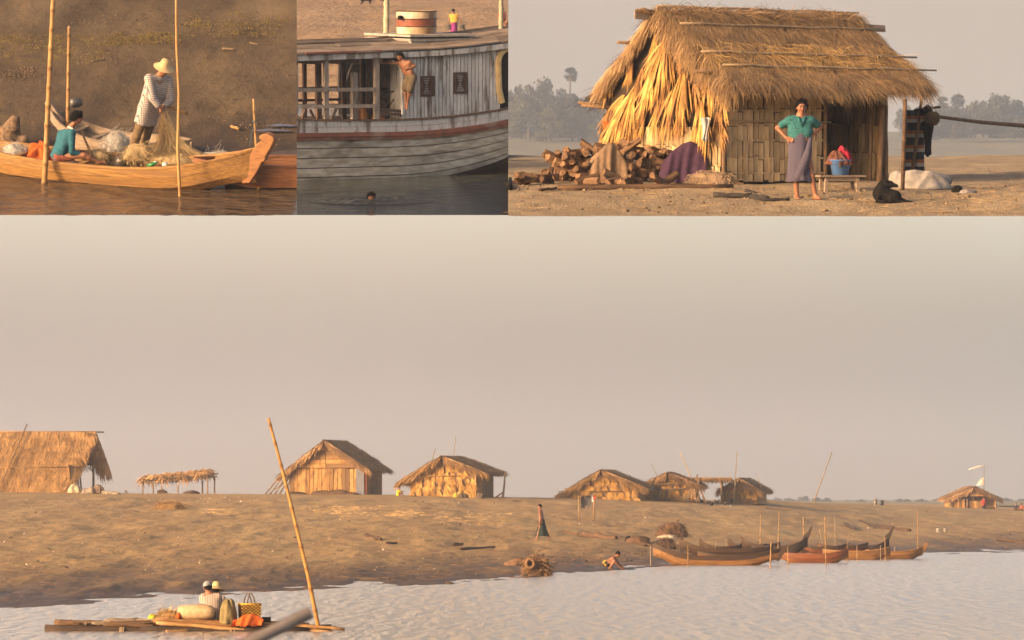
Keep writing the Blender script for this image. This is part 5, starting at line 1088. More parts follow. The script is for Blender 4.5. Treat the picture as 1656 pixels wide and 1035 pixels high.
for k, (ya, xa0, xb0) in enumerate(((222,1308,1314),(240,1303,1313),(262,1294,1309),(280,1286,1303),(294,1277,1297))):
    a = pw(xa0, ya, -.165+.01*k*0); b = pw(xb0, ya+.0, -.150); fl.append([tuple(a), tuple(b), tuple(b+Vector((0,.015,0))), tuple(a+Vector((0,.015,0)))])
mb.loft(fl, True, True); mb.build('sarong_fold', SARONG, wo, True)
mb = MB(); mb.tube([pw(1290,188,-.085), pw(1294,198,-.115), pw(1295.5,203,-.12), pw(1299,197,-.115), pw(1302,188,-.085)], .016, 6); mb.build('collar', BLOUSE, wo, True)
# black dog lying in front of the shop
pd = F3.G(1437, 328)
dog(F3.mat(pd), 'black dog lying on the sand in front of the open shop, head turned away', 1.0, BLACK, [cone((-.12,.05,.13),(.10,0,.10),.12,.10,.06), cone((-.14,.04,.16),(-.10,.02,.26),.10,.085,.05), ell((-.02,.0,.295),(.085,.07,.062)), cone((.03,-.01,.29),(.125,-.03,.265),.045,.026,.03), cone((-.055,.04,.33),(-.075,.05,.385),.028,.010,.015), cone((-.045,-.05,.33),(-.055,-.065,.38),.028,.010,.015), cone((.10,-.06,.09),(.02,-.10,.05),.07,.05,.04), cone((.02,-.10,.045),(.16,-.13,.03),.032,.022,.02), cone((-.16,-.04,.10),(-.19,-.09,.03),.04,.028,.02), cone((-.19,-.09,.03),(-.07,-.14,.025),.026,.022,.01), cone((.16,0,.08),(.26,-.03,.035),.03,.02,.02), cone((.26,-.03,.03),(.36,-.08,.02),.02,.012,.01)])
# right side: leaning pole with basket and cloths, blanket, sacks, long pole
a = F3.G(1474, 288); b = F3.at(1492, 148, a.y-.1); lp = pole('wooden_pole', 'rough pole leaning at the right side of the hut with a basket hung on it', 'pole', F3, [a, b], .036, .026, POSTW, None, 9)
c0 = F3.at(1478,178,a.y-.12); c1 = F3.at(1521,173,a.y-.12); pole('crossbar', 'short stick lashed across the leaning pole at the right of the hut', 'stick', F3, [c0, c1], .022, .020, WOOD_DARK, None, 9)
def hangc(name, lab, fr, x0, y0, x1, y1, y, m, wv_=.03, n=14, rows=12, group=None, taper=1.0):
    o = fr.at((x0+x1)/2, y0, y); mb = MB(); R = []
    for j in range(rows+1):
        t = j/rows; row = []
        for sgn in (0, 1):
            it = range(n+1) if sgn == 0 else range(n, -1, -1)
            for i in it:
                u = i/n-.5; ww = 1+(taper-1)*t
                p = fr.at((x0+x1)/2+(x1-x0)*u*ww+1.2*sin(t*5+u*3), y0+(y1-y0)*t+(2.0*cos(u*7) if j == rows else 0), y)-o; p.y += wv_*sin(u*13+t*2.3)+wv_*.5*sin(u*23+1)+.012*sgn; row.append(tuple(p))
        R.append(row)
    mb.loft(R, True, True); return one(mb, name, m, fr.mat(o), lab, 'cloth', group, True)
BLANK = cloth_mat('striped_blanket', (.035,.030,.030), (.30,.10,.04))
def stripe_mat():
    m = bpy.data.materials.new('blanket_stripes'); m.use_nodes = True; n = m.node_tree.nodes; L = m.node_tree.links; b = n['Principled BSDF']; b.inputs['Roughness'].default_value = .95
    tc = n.new('ShaderNodeTexCoord'); sx = n.new('ShaderNodeSeparateXYZ'); L.new(tc.outputs['Object'], sx.inputs[0]); ml = n.new('ShaderNodeMath'); ml.operation = 'MULTIPLY'; ml.inputs[1].default_value = -3.9; L.new(sx.outputs[2], ml.inputs[0]); fr_ = n.new('ShaderNodeMath'); fr_.operation = 'FRACT'; L.new(ml.outputs[0], fr_.inputs[0])
    r = n.new('ShaderNodeValToRGB'); r.color_ramp.interpolation = 'CONSTANT'; e = r.color_ramp.elements; e[0].color = (.03,.027,.03,1); e[1].position = .38; e[1].color = (.30,.10,.035,1)
    k = e.new(.62); k.color = (.40,.34,.27,1); k = e.new(.86); k.color = (.03,.027,.03,1)
    L.new(fr_.outputs[0], r.inputs[0]); L.new(r.outputs[0], b.inputs['Base Color']); return m
hangc('blanket', 'long blanket with black, orange and cream stripes hung at the right side of the hut', F3, 1461, 178, 1496, 284, a.y+.25, stripe_mat(), .03)
hangc('cloth', 'limp black garment hanging from the stick beside the round basket', F3, 1492, 196, 1510, 252, a.y-.14, cloth_mat('black_cloth', (.016,.015,.017)), .03, 10, 10, None, .62)
cloth('bag', 'dark crumpled bag tied on the leaning pole above the round basket', 'bag', F3.mat(F3.at(1497,186,a.y-.18)), (.11,.09,.17), BLACK, 33, .5)
bs = thing('basket', 'round woven basket hanging from the stick at the right of the hut', 'basket', F3.mat(F3.at(1507,203,a.y-.20)))
BASK = mat('basket_weave', (.19,.12,.055), (.10,.06,.028), scale=40, bump=.6, var=.1)
mb = MB(); mb.lathe([(.0,0),(.07,0.0),(.125,.06),(.145,.13),(.13,.19),(.09,.235),(.075,.235),(.115,.18),(.13,.13),(.11,.07),(.06,.015),(0,.015)], 22, (0,0,0), False); mb.build('bowl', BASK, bs, True)
for z, r in ((.03,.10),(.065,.131),(.10,.142),(.135,.148),(.17,.141),(.205,.118),(.235,.088)):
    mb = MB(); mb.tube([(r*cos(t), r*sin(t), z+.004*sin(6*t)) for t in np.linspace(0, 2*pi, 25)], .0075, 5); mb.build('hoop', BASK, bs, True)
mb = MB(); mb.tube([(-.085,0,.235),(-.04,0,.30),(.02,0,.31),(.085,0,.235)], .008, 5); mb.build('handle', ROPE, bs, True)
la = F3.at(1519,189,a.y-.05); pole('long_pole', 'long thin pole stretching away to the right from the side of the hut', 'pole', F3, [la, F3.at(1590,198,a.y+1.2), F3.at(1720,208.5,a.y+3.4)], .030, .040, POSTW, None, 9)
WSACK = cloth_mat('white_sheet', (.30,.275,.245)); 
cloth('tarpaulin', 'crumpled off white sheet lying over goods at the right foot of the hut', 'cloth', F3.mat(F3.G(1493,305)), (.50,.32,.30), WSACK, 41, .35)
cloth('tarpaulin', 'smaller off white bundle between the two posts at the open shop', 'cloth', F3.mat(F3.G(1452,300)), (.17,.18,.24), WSACK, 45, .2)
cloth('bag', 'small dark bag on the sand right of the off white sheet', 'bag', F3.mat(F3.G(1548,312)), (.09,.09,.13), BLACK, 43, .3)
cloth('cloth', 'grey rag lying on the sand beside the small dark bag', 'cloth', F3.mat(F3.G(1564,313)), (.15,.10,.08), cloth_mat('grey_rag', (.20,.18,.17)), 44, .4)
# firewood: every billet by itself
LOGM = [mat('firewood_a', (.23,.135,.068), (.09,.055,.032), scale=9, stretch=(.4,3,3), bump=.9, var=.35), mat('firewood_b', (.16,.09,.045), (.065,.04,.025), scale=9, stretch=(.4,3,3), bump=.9, var=.35)]
LOGS = []
g = random.Random(77)
for k in range(6):
    mb = MB(); n = 7; L_ = g.uniform(.34,.56); R = []
    sh = [g.uniform(.75,1.15) for _ in range(n)]
    for i in range(5): R.append([(-L_/2+L_*i/4+(g.gauss(0,.012)), .062*sh[j]*cos(2*pi*j/n)*(1-.12*abs(i-2)*g.random()), .062*sh[j]*sin(2*pi*j/n)) for j in range(n)])
    mb.loft(R, True, True); LOGS.append(mb.mesh('firewood_log', LOGM[k % 2]))
def firewood(px0, px1, base, tops, n_, lab, yoff=0.0, grp='firewood heap by the hut'):
    for k in range(n_):
        px = g.uniform(px0, px1); h = float(np.interp(px, *tops)); f = g.random()
        p = F3.G(px, base); z = .05+f*(h-.06); y = p.y+yoff+f*.20-.10+g.uniform(-.12,.10)
        o = inst(g.choice(LOGS), 'firewood_log'); o.matrix_world = F3.mat((p.x, y, p.z+z), g.gauss(1.15,.75)) @ Ry(g.gauss(.05,.28)) @ Rx(g.random()*6) @ Sc(g.uniform(.85,1.25)); tag(o, lab, 'firewood', grp)
firewood(903, 985, 294, ([900,930,960,990],[.36,.55,.60,.62]), 62, 'split firewood billet in the left part of the heap, beside the brown sack')
firewood(985, 1075, 294, ([985,1040,1062,1080],[.58,.62,.66,.5]), 62, 'split firewood billet in the middle of the heap, between sack and purple cloth')
firewood(1070, 1140, 295, ([1070,1105,1140],[.45,.5,.4]), 26, 'split firewood billet showing round the edges of the purple cloth', .12)
firewood(1085, 1158, 292, ([1085,1125,1160],[.5,.55,.35]), 30, 'split firewood billet behind and right of the purple cloth', .35)
firewood(838, 893, 297, ([838,860,893],[.12,.18,.12]), 11, 'firewood billet in the small low pile left of the big heap', 0, 'small pile of firewood')
firewood(903, 1080, 299, ([903,1080],[.10,.10]), 14, 'firewood billet fallen on the sand at the foot of the heap', -.15, 'fallen firewood')
BROWNS = cloth_mat('brown_sacking', (.17,.115,.07)); PURP = cloth_mat('purple_cloth', (.045,.022,.045)); PALE = cloth_mat('pale_sheet', (.36,.31,.26))
drape('sack', 'big brown sack spread over the firewood heap', 'sack', F3.mat(F3.G(986,296)+Vector((0,-.10,0))), .62, .60, .34, BROWNS, 51)
drape('sack', 'smaller pale brown sack at the left of the big brown sack', 'sack', F3.mat(F3.G(961,294)+Vector((0,-.22,.05)), .4), .30, .42, .20, cloth_mat('tan_sacking', (.25,.175,.105)), 52)
drape('plastic_sheet', 'pale torn plastic sheet on top of the firewood, right of the sack', 'cloth', F3.mat(F3.G(1014,292)+Vector((0,.0,.30)), .2), .40, .36, .30, PALE, 53)
drape('cloth', 'dark purple cloth draped over firewood below the palm leaf gable', 'cloth', F3.mat(F3.G(1106,296)+Vector((0,.0,0)), -.1), .78, .66, .42, PURP, 57)
netpile('fishing_net', 'heap of brown fishing net beside the corner of bamboo wall', 'net', F3, F3.G(1150,298), (.42,.22,.24), mat('net_brown', (.30,.21,.13), (.20,.14,.085), var=0, attr=True, bump=.4), 61, 420, .004)
cloth('bag', 'black sack standing at the corner of the bamboo wall behind the net', 'bag', F3.mat(F3.G(1160,293)), (.10,.1,.52), BLACK, 62, .3)
spar(F3, 902,306, 1186,305, .048, WOOD_LOG, 'beam', 'long weathered beam lying on the sand below the firewood', 'beam', None, 0, 1.0, 9)
CHAR = mat('charred_wood', (.035,.03,.027), (.018,.016,.015), scale=9, bump=.7)
for x0, y0, x1, y1, r, lab in ((1153,319,1216,319,.05,'longest charred log lying on the sand in front of the bamboo wall'), (1214,322,1243,325,.055,'charred log end right of the longest charred log'), (1232,326,1276,325,.035,'thin charred stick nearest the feet of the standing person'), (1207,311,1222,314,.035,'small charred lump behind the charred logs')):
    spar(F3, x0, y0, x1, y1, r, CHAR, 'charred_log', lab, 'log', 'charred logs on the sand', 0, .8)
spar(F3, 824,307, 825.2,292, .05, BLACK, 'stake', 'black stump at the far left edge of the sand beside the small pile', 'stump')
spar(F3, 872,309, 900,306, .03, WOOD_LOG, 'plank', 'short board lying on the sand left of the long beam', 'board')
for x0, y0, x1, y1, lab in ((935,166,985,173,'upper of two poles sticking out left of the palm leaf gable'), (940,170,986,174.5,'lower of two poles sticking out left of the palm leaf gable')):
    yy = C3.y+2.9; pole('bamboo_pole', lab, 'pole', F3, [F3.at(x0,y0,yy), F3.at(x1+25,y1+2,yy)], .026, .03, POSTW, 'poles at the left eave', 9)
hangc('cloth', 'bright orange red cloth hanging at the left end of the palm leaf gable', F3, 976, 196, 994, 232, C3.y+2.75, ORANGE, .03, 8, 8, None, .75)
hangc('cloth', 'dull red cloth hanging beside the bright orange cloth under the eave', F3, 990, 176, 1006, 206, C3.y+2.8, cloth_mat('dull_red', (.22,.06,.03)), .03, 8, 8, None, .6)
mb = MB(); yy = C3.y+3.0; q0 = F3.at(972,236,yy); mb.bar((0,0,0), tuple(F3.at(981,184,yy)-q0), .10, .03, None, (0,1,0)); one(mb, 'board', WOOD_LOG, F3.mat(q0), 'brown board leaning at the far left corner of the hut', 'board')
hangc('cloth', 'pale grey towel hanging at the right edge of the palm leaf gable', F3, 1134, 190, 1148, 228, C3.y-.12, cloth_mat('grey_towel', (.40,.39,.37)), .03, 8, 8, None, .75)
# straw litter on the sand
mb = MB(); g = random.Random(8)
for _ in range(1500):
    z = g.choice(((1230,300,1450,335),(1380,310,1580,345),(830,300,1250,346),(1000,300,1190,315),(1560,300,1650,345))); p = F3.G(g.uniform(z[0],z[2]), g.uniform(z[1],z[3])); a = g.random()*6.3
    mb.blade(p+Vector((0,0,.012)), (cos(a), sin(a)*.8, g.uniform(0,.25)), g.uniform(.05,.24), g.uniform(.008,.02), .15, (0,-.3,1))
o = mb.build('straw_litter', STRAW, None, False, True); o.matrix_world = F3.M
mb = MB()
for _ in range(260):
    p = F3.G(g.uniform(830,1650), g.uniform(300,346)); r = g.uniform(.008,.03); mb.box(p+Vector((0,0,r*.3)), (r*2.4,r*1.6,r), (g.random()*.4,g.random()*.4,g.random()*6), .6)
o = mb.build('debris', mat('litter_dark', (.20,.14,.085), (.10,.07,.045), var=0, attr=True), None, False, True); o.matrix_world = F3.M
for px, py, lab in ((1527,345,'pale straw tuft at the bottom edge right of the dog'), (1401,328,'pale straw tuft beside the black dog')):
    mb = MB(); 
    for k in range(40): a = g.random()*6.3; mb.blade((g.gauss(0,.03),g.gauss(0,.03),.01), (cos(a),sin(a),.5*g.random()), g.uniform(.06,.14), .02, .3, (0,0,1))
    one(mb, 'straw_tuft', STRAW, F3.mat(F3.G(px,py)), lab, 'straw', 'straw tufts on the sand')
# ------------------------------------------------------------------ trees of the far bank
LEAF = mat('far_leaves', (.05,.050,.022), (.03,.032,.015), scale=.3, bump=0, var=.18, attr=True, rough=.8)
BARK = mat('bark', (.13,.10,.07), (.08,.06,.045), scale=3, bump=.4)
def crown_mesh(seed, n, W_, H_, leaf):
    g = np.random.default_rng(seed); cl = []
    for _ in range(26):
        a = g.uniform(0, 2*pi); r = g.uniform(0,1)**.6; z = g.uniform(.12,1); k = sqrt(max(.05, 1-max(0,(z-.35)/.66)**2)); cl.append((W_/2*r*k*cos(a), W_/2*r*k*sin(a), H_*z, g.uniform(.10,.20)*W_))
    cl = np.array(cl); i = g.integers(0, len(cl), n); d = g.normal(size=(n,3)); d /= np.linalg.norm(d, axis=1)[:,None]; rr = cl[i,3]*g.uniform(.55,1.05,n)
    P = cl[i,:3]+d*rr[:,None]; P[:,2] = np.maximum(P[:,2], .1)
    nn = d*.7+g.normal(0,.6,(n,3)); nn /= np.linalg.norm(nn, axis=1)[:,None]; t = np.cross(nn, g.normal(size=(n,3))); t /= np.linalg.norm(t, axis=1)[:,None]; b = np.cross(nn, t); s_ = (leaf*g.uniform(.6,1.4,n))[:,None]
    V = np.stack([P-t*s_, P+b*s_*.7, P+t*s_, P-b*s_*.7], 1).reshape(-1,3); f = np.arange(4*n).reshape(-1,4)
    me = bpy.data.meshes.new('crown'); me.from_pydata(V.tolist(), [], f.tolist()); a = me.attributes.new('rnd','FLOAT','POINT'); a.data.foreach_set('value', np.repeat(np.clip(g.normal(.45,.22,n)+.15*(rr/cl[i,3]-.8), 0, 1), 4).astype(np.float32)); me.materials.append(LEAF); return me
def trunk_mesh(h, r, seed, limbs=4):
    g = random.Random(seed); mb = MB(); mb.tube([(0,0,-.4),(g.gauss(0,.1),0,h*.3),(g.gauss(0,.2),g.gauss(0,.2),h*.75)], [r*1.2,r,r*.5], 7)
    for k in range(limbs): a = g.random()*6.3; mb.tube([(0,0,h*.3),(cos(a)*h*.18,sin(a)*h*.18,h*.5),(cos(a)*h*.3,sin(a)*h*.3,h*.68)], [r*.5,r*.35,r*.15], 5)
    return mb.mesh('trunk', BARK, True)
CROWNS = [crown_mesh(100+k, 4200, 12, 10, .34) for k in range(4)]; TRUNKS = [trunk_mesh(7, .3, k) for k in range(2)]
def tree(px, pyb, pyt, Y, wpx, lab, k, grp):
    h = (pyb-pyt)*Y/F; w_ = wpx*Y/F; b = D0(px, pyb, Y); t = thing('tree', lab, 'tree', M0(b, k*1.3), grp)
    inst(CROWNS[k % 4], 'crown', t, Sc(w_/12, w_/12, h/10.6)); inst(TRUNKS[k % 2], 'trunk', t, Sc(w_/12, w_/12, h/9))
def palm(px, pyb, pyt, Y, cr, lab, seed, lean=0.0):
    h = (pyb-pyt)*Y/F; b = D0(px, pyb, Y); t = thing('palm_tree', lab, 'palm tree', M0(b), 'fan palms on the far bank'); g = random.Random(seed); R_ = cr*Y/F; hc = h-R_*.75
    mb = MB(); mb.tube([(0,0,-.5),(lean*.5,0,hc*.5),(lean,0,hc)], [.30,.22,.20], 8); mb.build('trunk', BARK, t, True)
    mb = MB()
    for _ in range(44):
        a = g.random()*6.3; e = g.uniform(-.95,1.4); d = Vector((cos(a)*cos(e), sin(a)*cos(e), sin(e))); st = Vector((lean,0,hc))+d*R_*.45
        mb.tube([(lean,0,hc), tuple(st)], .05, 3)
        u = d.cross(Vector((0,0,1))).normalized(); v = u.cross(d)
        for q in range(9):
            f = (q-4)/4*1.25; dd = d*cos(f)+u*sin(f); mb.blade(st, dd, R_*.6*g.uniform(.8,1.1), R_*.2, .18, v, g.uniform(.2,.7))
    mb.build('crown', LEAF, t)
palm(921, 224, 110, 1170, 14, 'tall fan palm with bare trunk standing above the trees left of the hut', 1, .2)
palm(986, 224, 139, 1180, 15, 'fan palm half hidden behind the left eave of the hut', 2)
palm(1549, 222, 153, 1190, 14, 'fan palm rising among the trees right of the hut, nearest the hut', 3)
palm(1524, 222, 157, 1200, 12, 'small fan palm beside the leaning pole, left of the other palm', 4)
g = random.Random(6)
TL = [(812,148,66),(842,146,60),(873,133,78),(905,146,60),(932,158,56),(958,160,56),(984,168,52),(1010,168,50),(855,168,70),(890,172,76),(925,180,70),(965,185,70),(825,176,64)]
TR = [(1470,176,50),(1496,170,50),(1522,168,50),(1549,176,56),(1577,168,58),(1604,158,64),(1626,156,66),(1650,166,60),(1672,160,64),(1590,182,66),(1640,186,70),(1540,188,64),(1500,188,60)]
for i, (px, pt, wp) in enumerate(TL): tree(px, 224+g.uniform(-2,3), pt, (1160 if i < 8 else 1110)+g.uniform(-15,15), wp, 'dense hazy tree in the grove on the far bank left of the hut', i, 'trees left of the hut')
for i, (px, pt, wp) in enumerate(TR): tree(px, 222+g.uniform(-2,3), pt, (1165 if i < 9 else 1110)+g.uniform(-15,15), wp, 'dense hazy tree in the grove on the far bank right of the hut', i+1, 'trees right of the hut')
# ================================================================== THE SAND BAR: village, boats and raft (the wide view)
FTH = mat('far_thatch', (.38,.225,.085), (.23,.13,.05), scale=1.2, bump=0, var=.12, attr=True)
FTHB = mat('far_thatch_brown', (.42,.255,.115), (.24,.14,.065), scale=1.2, bump=0, var=.12, attr=True)
FPALM = mat('far_palm_wall', (.42,.24,.065), (.25,.13,.035), scale=1.6, bump=0, var=.12, attr=True)
PANEL = mat('bamboo_panel', (.38,.22,.075), (.23,.125,.042), scale=3.5, stretch=(5,5,2.2), bump=.6, var=.38, c3=(.16,.08,.03))
PANELD = mat('bamboo_panel_dark', (.20,.115,.048), (.12,.07,.03), scale=5, stretch=(9,9,1), bump=.4, var=.22)
POST0 = mat('far_post', (.25,.16,.085), (.15,.095,.05), scale=5, bump=.2, var=.2)
def strawset(root, name, m, pts, dirs, g, L, W, droop=.3, nrm=(0,-.4,1)):
    n = len(pts); V, R, k = blades_np(np.array(pts), np.array(dirs), g.uniform(*L, n), g.uniform(*W, n), droop*(.4+g.random(n)), np.tile(nrm, (n,1)), np.clip(g.normal(.5,.28,n),0,1)); return np_strips(name, m, V, R, k, root)
def far_hut(name, lab, px, py, Y, rz, W, D, ez, rzh, wall='bamboo', roof=None, ov=.5, fo=.5, el=None, er=None, seed=1, left=True, n=2600, wdrop=0.0, cat='hut', zshift=0.0):
    """gable to the camera (y=0), ridge running away along +y; base point under the middle of the gable"""
    roof = roof or FTHB; b = D0(px, py, Y); M = M0(b+Vector((0,0,zshift)), rz); t = thing(name, lab, cat, M); g = np.random.default_rng(seed); r = random.Random(seed)
    el = ez if el is None else el; er = ez if er is None else er; hw = W/2
    def rp(s, u, y):                                             # s=-1 left, 1 right; u 0 ridge..1 eave
        ez_ = el if s < 0 else er; return Vector((s*(hw+ov)*u, y, rzh+(ez_-rzh)*u+.02*sin(y*2)))
    for s in (-1, 1):
        mb = MB(); V = [tuple(rp(s, u, y)-Vector((0,0,.06))) for u in (0,.35,.7,.97) for y in (-fo+.1, D*.5, D+.2)]
        mb.add(V, [(j*3+i, j*3+i+1, (j+1)*3+i+1, (j+1)*3+i) for j in range(3) for i in range(2)]); mb.build('roof_underlay', POST0, t)
        dn = np.array(tuple((rp(s,1,0)-rp(s,0,0)).normalized())); N = np.array([s*.5,0,.85])
        u = g.random(n); y = g.uniform(-fo, D+.3, n); P = np.array([tuple(rp(s, a, c)) for a, c in zip(u, y)])+N*(g.random(n)*.05+.16*np.clip(fbm(u*3+seed, y*.9, 3)-.42, 0, 1))[:,None]
        an = g.normal(0,.4,n); Dd = dn*np.cos(an)[:,None]+np.array([0,1,0])*np.sin(an)[:,None]+N*np.abs(g.normal(.05,.22,n))[:,None]
        V, R, k = blades_np(P, Dd, g.uniform(.25,.6,n), g.uniform(.03,.085,n), .2+.3*g.random(n), np.tile(N,(n,1)), np.clip(g.normal(.5,.28,n),0,1)); np_strips('thatch', roof, V, R, k, t)
        q = n//3; u = g.random(q); P = [tuple(rp(s,a,-fo+.03)) for a in u]; strawset(t, 'verge_straw', roof, P, [dn*g.uniform(.2,1)+np.array([0,-.35*g.random(),-.7*g.random()]) for _ in u], g, (.25,.6), (.03,.07))
        q = n//3; P = [tuple(rp(s,.95,c)) for c in g.uniform(-fo, D+.3, q)]; strawset(t, 'eave_fringe', roof, P, [dn+np.array([0,g.normal(0,.4),-.5*g.random()]) for _ in P], g, (.2,.45), (.02,.05))
        mb = MB(); mb.tube([rp(s,.0,-fo-.03), rp(s,.5,-fo-.03), rp(s,1.0,-fo-.03)], .04, 6); mb.build('barge_pole', POST0, t, True)
    mb = MB(); mb.tube([(0,-fo-.35,rzh-.02),(0,D+.3,rzh-.02)], .05, 6); mb.build('ridge_pole', POST0, t, True)
    for x in (-hw, 0, hw): mb = MB(); mb.tube([(x,.04,-.3),(x,.04,ez if x else rzh-.1)], .06, 7); mb.build('post', POST0, t, True)
    def wall_at(s): return (el if s < 0 else er)+(rzh-(el if s < 0 else er))*ov/(hw+ov)-.06
    yg = .03 if wall else 1.3; mb = MB(); mb.add([(-hw,yg,-.2),(hw,yg,-.2),(hw,yg,wall_at(1)),(0,yg,rzh-.12),(-hw,yg,wall_at(-1))], [(0,1,2,3,4)]); mb.build('gable_wall', PANELD if wall == 'bamboo' else POST0, t)
    np_ = max(6, int(W/.27)); we = min(wall_at(1), wall_at(-1))
    if wall == 'bamboo':
        for i in range(np_):
            x0 = -hw+W*i/np_; mb = MB(); mb.box((x0+W/np_/2, -.015*(i%2)-.02-.015*r.random(), (we-.1)/2+r.uniform(-.05,.04)), (W/np_*r.uniform(.85,.99), .03, we+.1), (0,r.gauss(0,.012),r.gauss(0,.04))); mb.build('wall_panel', PANEL if r.random() < .8 else PANELD, t)
        rows = max(2, int((rzh-we)/.30))
        for k in range(rows):
            z0 = we+.05+(rzh-.2-we)*k/rows; z1 = we+.03+(rzh-.2-we)*(k+1)/rows; zz = (z0+z1)/2; f = max(.06, 1-(z1-we)/(rzh-we)); 
            for s in (-1, 1): mb = MB(); mb.box((s*hw*f*.5, -.035-.008*k, zz), (hw*f*.97, .02, (z1-z0)*.95), (0, s*.02, 0)); mb.build('wall_panel', PANEL if r.random() < .65 else PANELD, t)
        mb = MB(); mb.tube([(-hw-.1,-.07,we+.05),(hw+.1,-.07,we+.04)], .03, 6); mb.build('wall_rail', BAMBOO, t, True)
    elif wall == 'palm':
        for row in range(int(rzh/.42)):
            z = rzh-.25-row*.40; f = 1 if z < we else max(.1, (rzh-z)/(rzh-we)); m_ = max(2, int(W*f/.42))
            for i in range(m_):
                x = hw*f*(2*(i+.5)/m_-1)+r.gauss(0,.06); mb = MB(); a0 = x*.16+r.gauss(0,.18); nb = 11; L_ = r.uniform(.45,.75); r0 = r.random()
                for k in range(nb): a = a0+((k+.5)/nb-.5)*r.uniform(.8,1.5); mb.blade((x,-.06-.02*r.random(),z), (sin(a), -.16-.1*r.random(), -cos(a)), L_*r.uniform(.8,1.1), .075, .15, (0,-1,.1+r.gauss(0,.3)), min(1,max(0,r0*.4+r.uniform(.05,.6))))
                mb.build('palm_frond', FPALM, t)
        mb = MB(); mb.tube([(-hw-.5,-.22,we),(hw*.6,-.22,we+.02)], .025, 6); mb.build('wall_rail', BAMBOO, t, True)
    for s in (-1, 1):
        if s < 0 and not left: continue
        k_ = max(3, int(D/1.0))
        for i in range(k_): mb = MB(); mb.box((s*(hw+.0), D*(i+.5)/k_+.06, (wall_at(s)-.2)/2), (.03, D/k_*.95, wall_at(s)+.15)); mb.build('side_panel', PANEL, t)
    mb = MB(); mb.box((0, D, we/2-.1), (W, .03, we+.1)); mb.build('rear_wall', PANELD, t)
    return t
def loose0(root, name, m, a, b, r0, r1=None): mb = MB(); mb.tube([a, tuple((Vector(a)+Vector(b))/2), b], [r0, (r0+(r1 or r0))/2, r1 or r0], 6); return mb.build(name, m, root, True)
# hut with its long thatched side to the camera, at the left edge
Y1 = 283; b = D0(20, 797, Y1); t1 = thing('thatched_hut', 'big thatched hut at left edge, its straw roof sloping almost to the ground', 'hut', M0(b)); s1 = F/Y1
g1r = np.random.default_rng(41); XL, XR = -3.2, 5.25; ZT, ZB = 4.02, .15
def rp1(x, u, f=1): e = (XR-.0)-(1.55*u if f > 0 else -.75*u+.2); xx = XL+(x-XL)*(e-XL)/(XR-XL); return Vector((xx, f*-2.0*u+2.0 if f > 0 else 2.0+1.6*u, ZT+(ZB-ZT)*u*(1 if f > 0 else .62)+.06*sin(pi*u)))
for f in (1, -1):
    mb = MB(); V = [tuple(rp1(x,u,f)-Vector((0,0,.07))) for u in (0,.33,.66,1.0 if f > 0 else .9) for x in (XL, 1, XR-.06)]; mb.add(V, [(j*3+i, j*3+i+1, (j+1)*3+i+1, (j+1)*3+i) for j in range(3) for i in range(2)]); mb.build('roof_underlay', POST0, t1)
    n = 15000 if f > 0 else 1500; u = g1r.random(n)**.9; x = g1r.uniform(XL, XR, n); P = np.array([tuple(rp1(a, c, f)) for a, c in zip(x, u)]); dn = np.array(tuple((rp1(0,1,f)-rp1(0,0,f)).normalized())); N = np.array([0,-.85*f,.5])
    cl = fbm(x*1.6, u*4, 3)-.45; an = g1r.normal(0,.28,n)+cl*1.6; Dd = dn*np.cos(an)[:,None]+np.array([1,0,0])*np.sin(an)[:,None]+N*np.abs(g1r.normal(0,.10,n))[:,None]; P += N*(g1r.random(n)*.06)[:,None]
    V, R, k = blades_np(P, Dd, g1r.uniform(.35,.8,n), g1r.uniform(.02,.045,n), .12*g1r.random(n), np.tile(N,(n,1)), np.clip(g1r.normal(.52,.26,n)+cl*.5,0,1)); np_strips('thatch', FTH, V, R, k, t1)
n = 1300; u = g1r.random(n); strawset(t1, 'verge_straw', FTH, [tuple(rp1(XR-.03,a,1)) for a in u], [np.array([.35*g1r.random(),-.3,-1]) for _ in u], g1r, (.25,.6), (.02,.05))
n = 1600; u = g1r.random(n)*.95; strawset(t1, 'ragged_gable', FTHB, [tuple(rp1(XR+.0,a,-1)+Vector((g1r.uniform(-.5,.25),g1r.uniform(-.3,.1),-.05))) for a in u], [np.array([.5*g1r.random(),.1,-1]) for _ in u], g1r, (.4,.9), (.03,.07))
n = 1500; x = g1r.uniform(XL,XR,n); strawset(t1, 'ridge_straw', FTH, [tuple(rp1(a,0,1)+Vector((0,0,.05))) for a in x], [np.array([g1r.normal(0,.25),-.6,-.8]) for _ in x], g1r, (.3,.7), (.02,.05))
loose0(t1, 'ridge_pole', POST0, (XL,2,ZT+.02), (XR+.55,2,ZT-.02), .05); loose0(t1, 'roof_pole', POST0, (.75,1.9,ZT+.5), (-.7,-.15,.6), .045); loose0(t1, 'post', POST0, (5.05,2.6,-.2), (5.05,2.6,2.4), .08); loose0(t1, 'post', POST0, (3.9,.9,-.2), (4.1,.9,2.1), .07)
loose0(t1, 'roof_batten', BAMBOO, tuple(rp1(XL,.66)+Vector((0,-.1,.1))), tuple(rp1(XR+.4,.64)+Vector((0,-.1,.1))), .03)
for k in range(5): mb = MB(); mb.box((3.75+.10*k, .5+.62*k, .85), (.05, .58, 2.0), (0,-.1,0)); mb.build('wall_panel', PANELD, t1)
pd_ = lambda px, py, Y=Y1: D0(px, py, Y)
SACKW = cloth_mat('cream_sack', (.46,.38,.28))
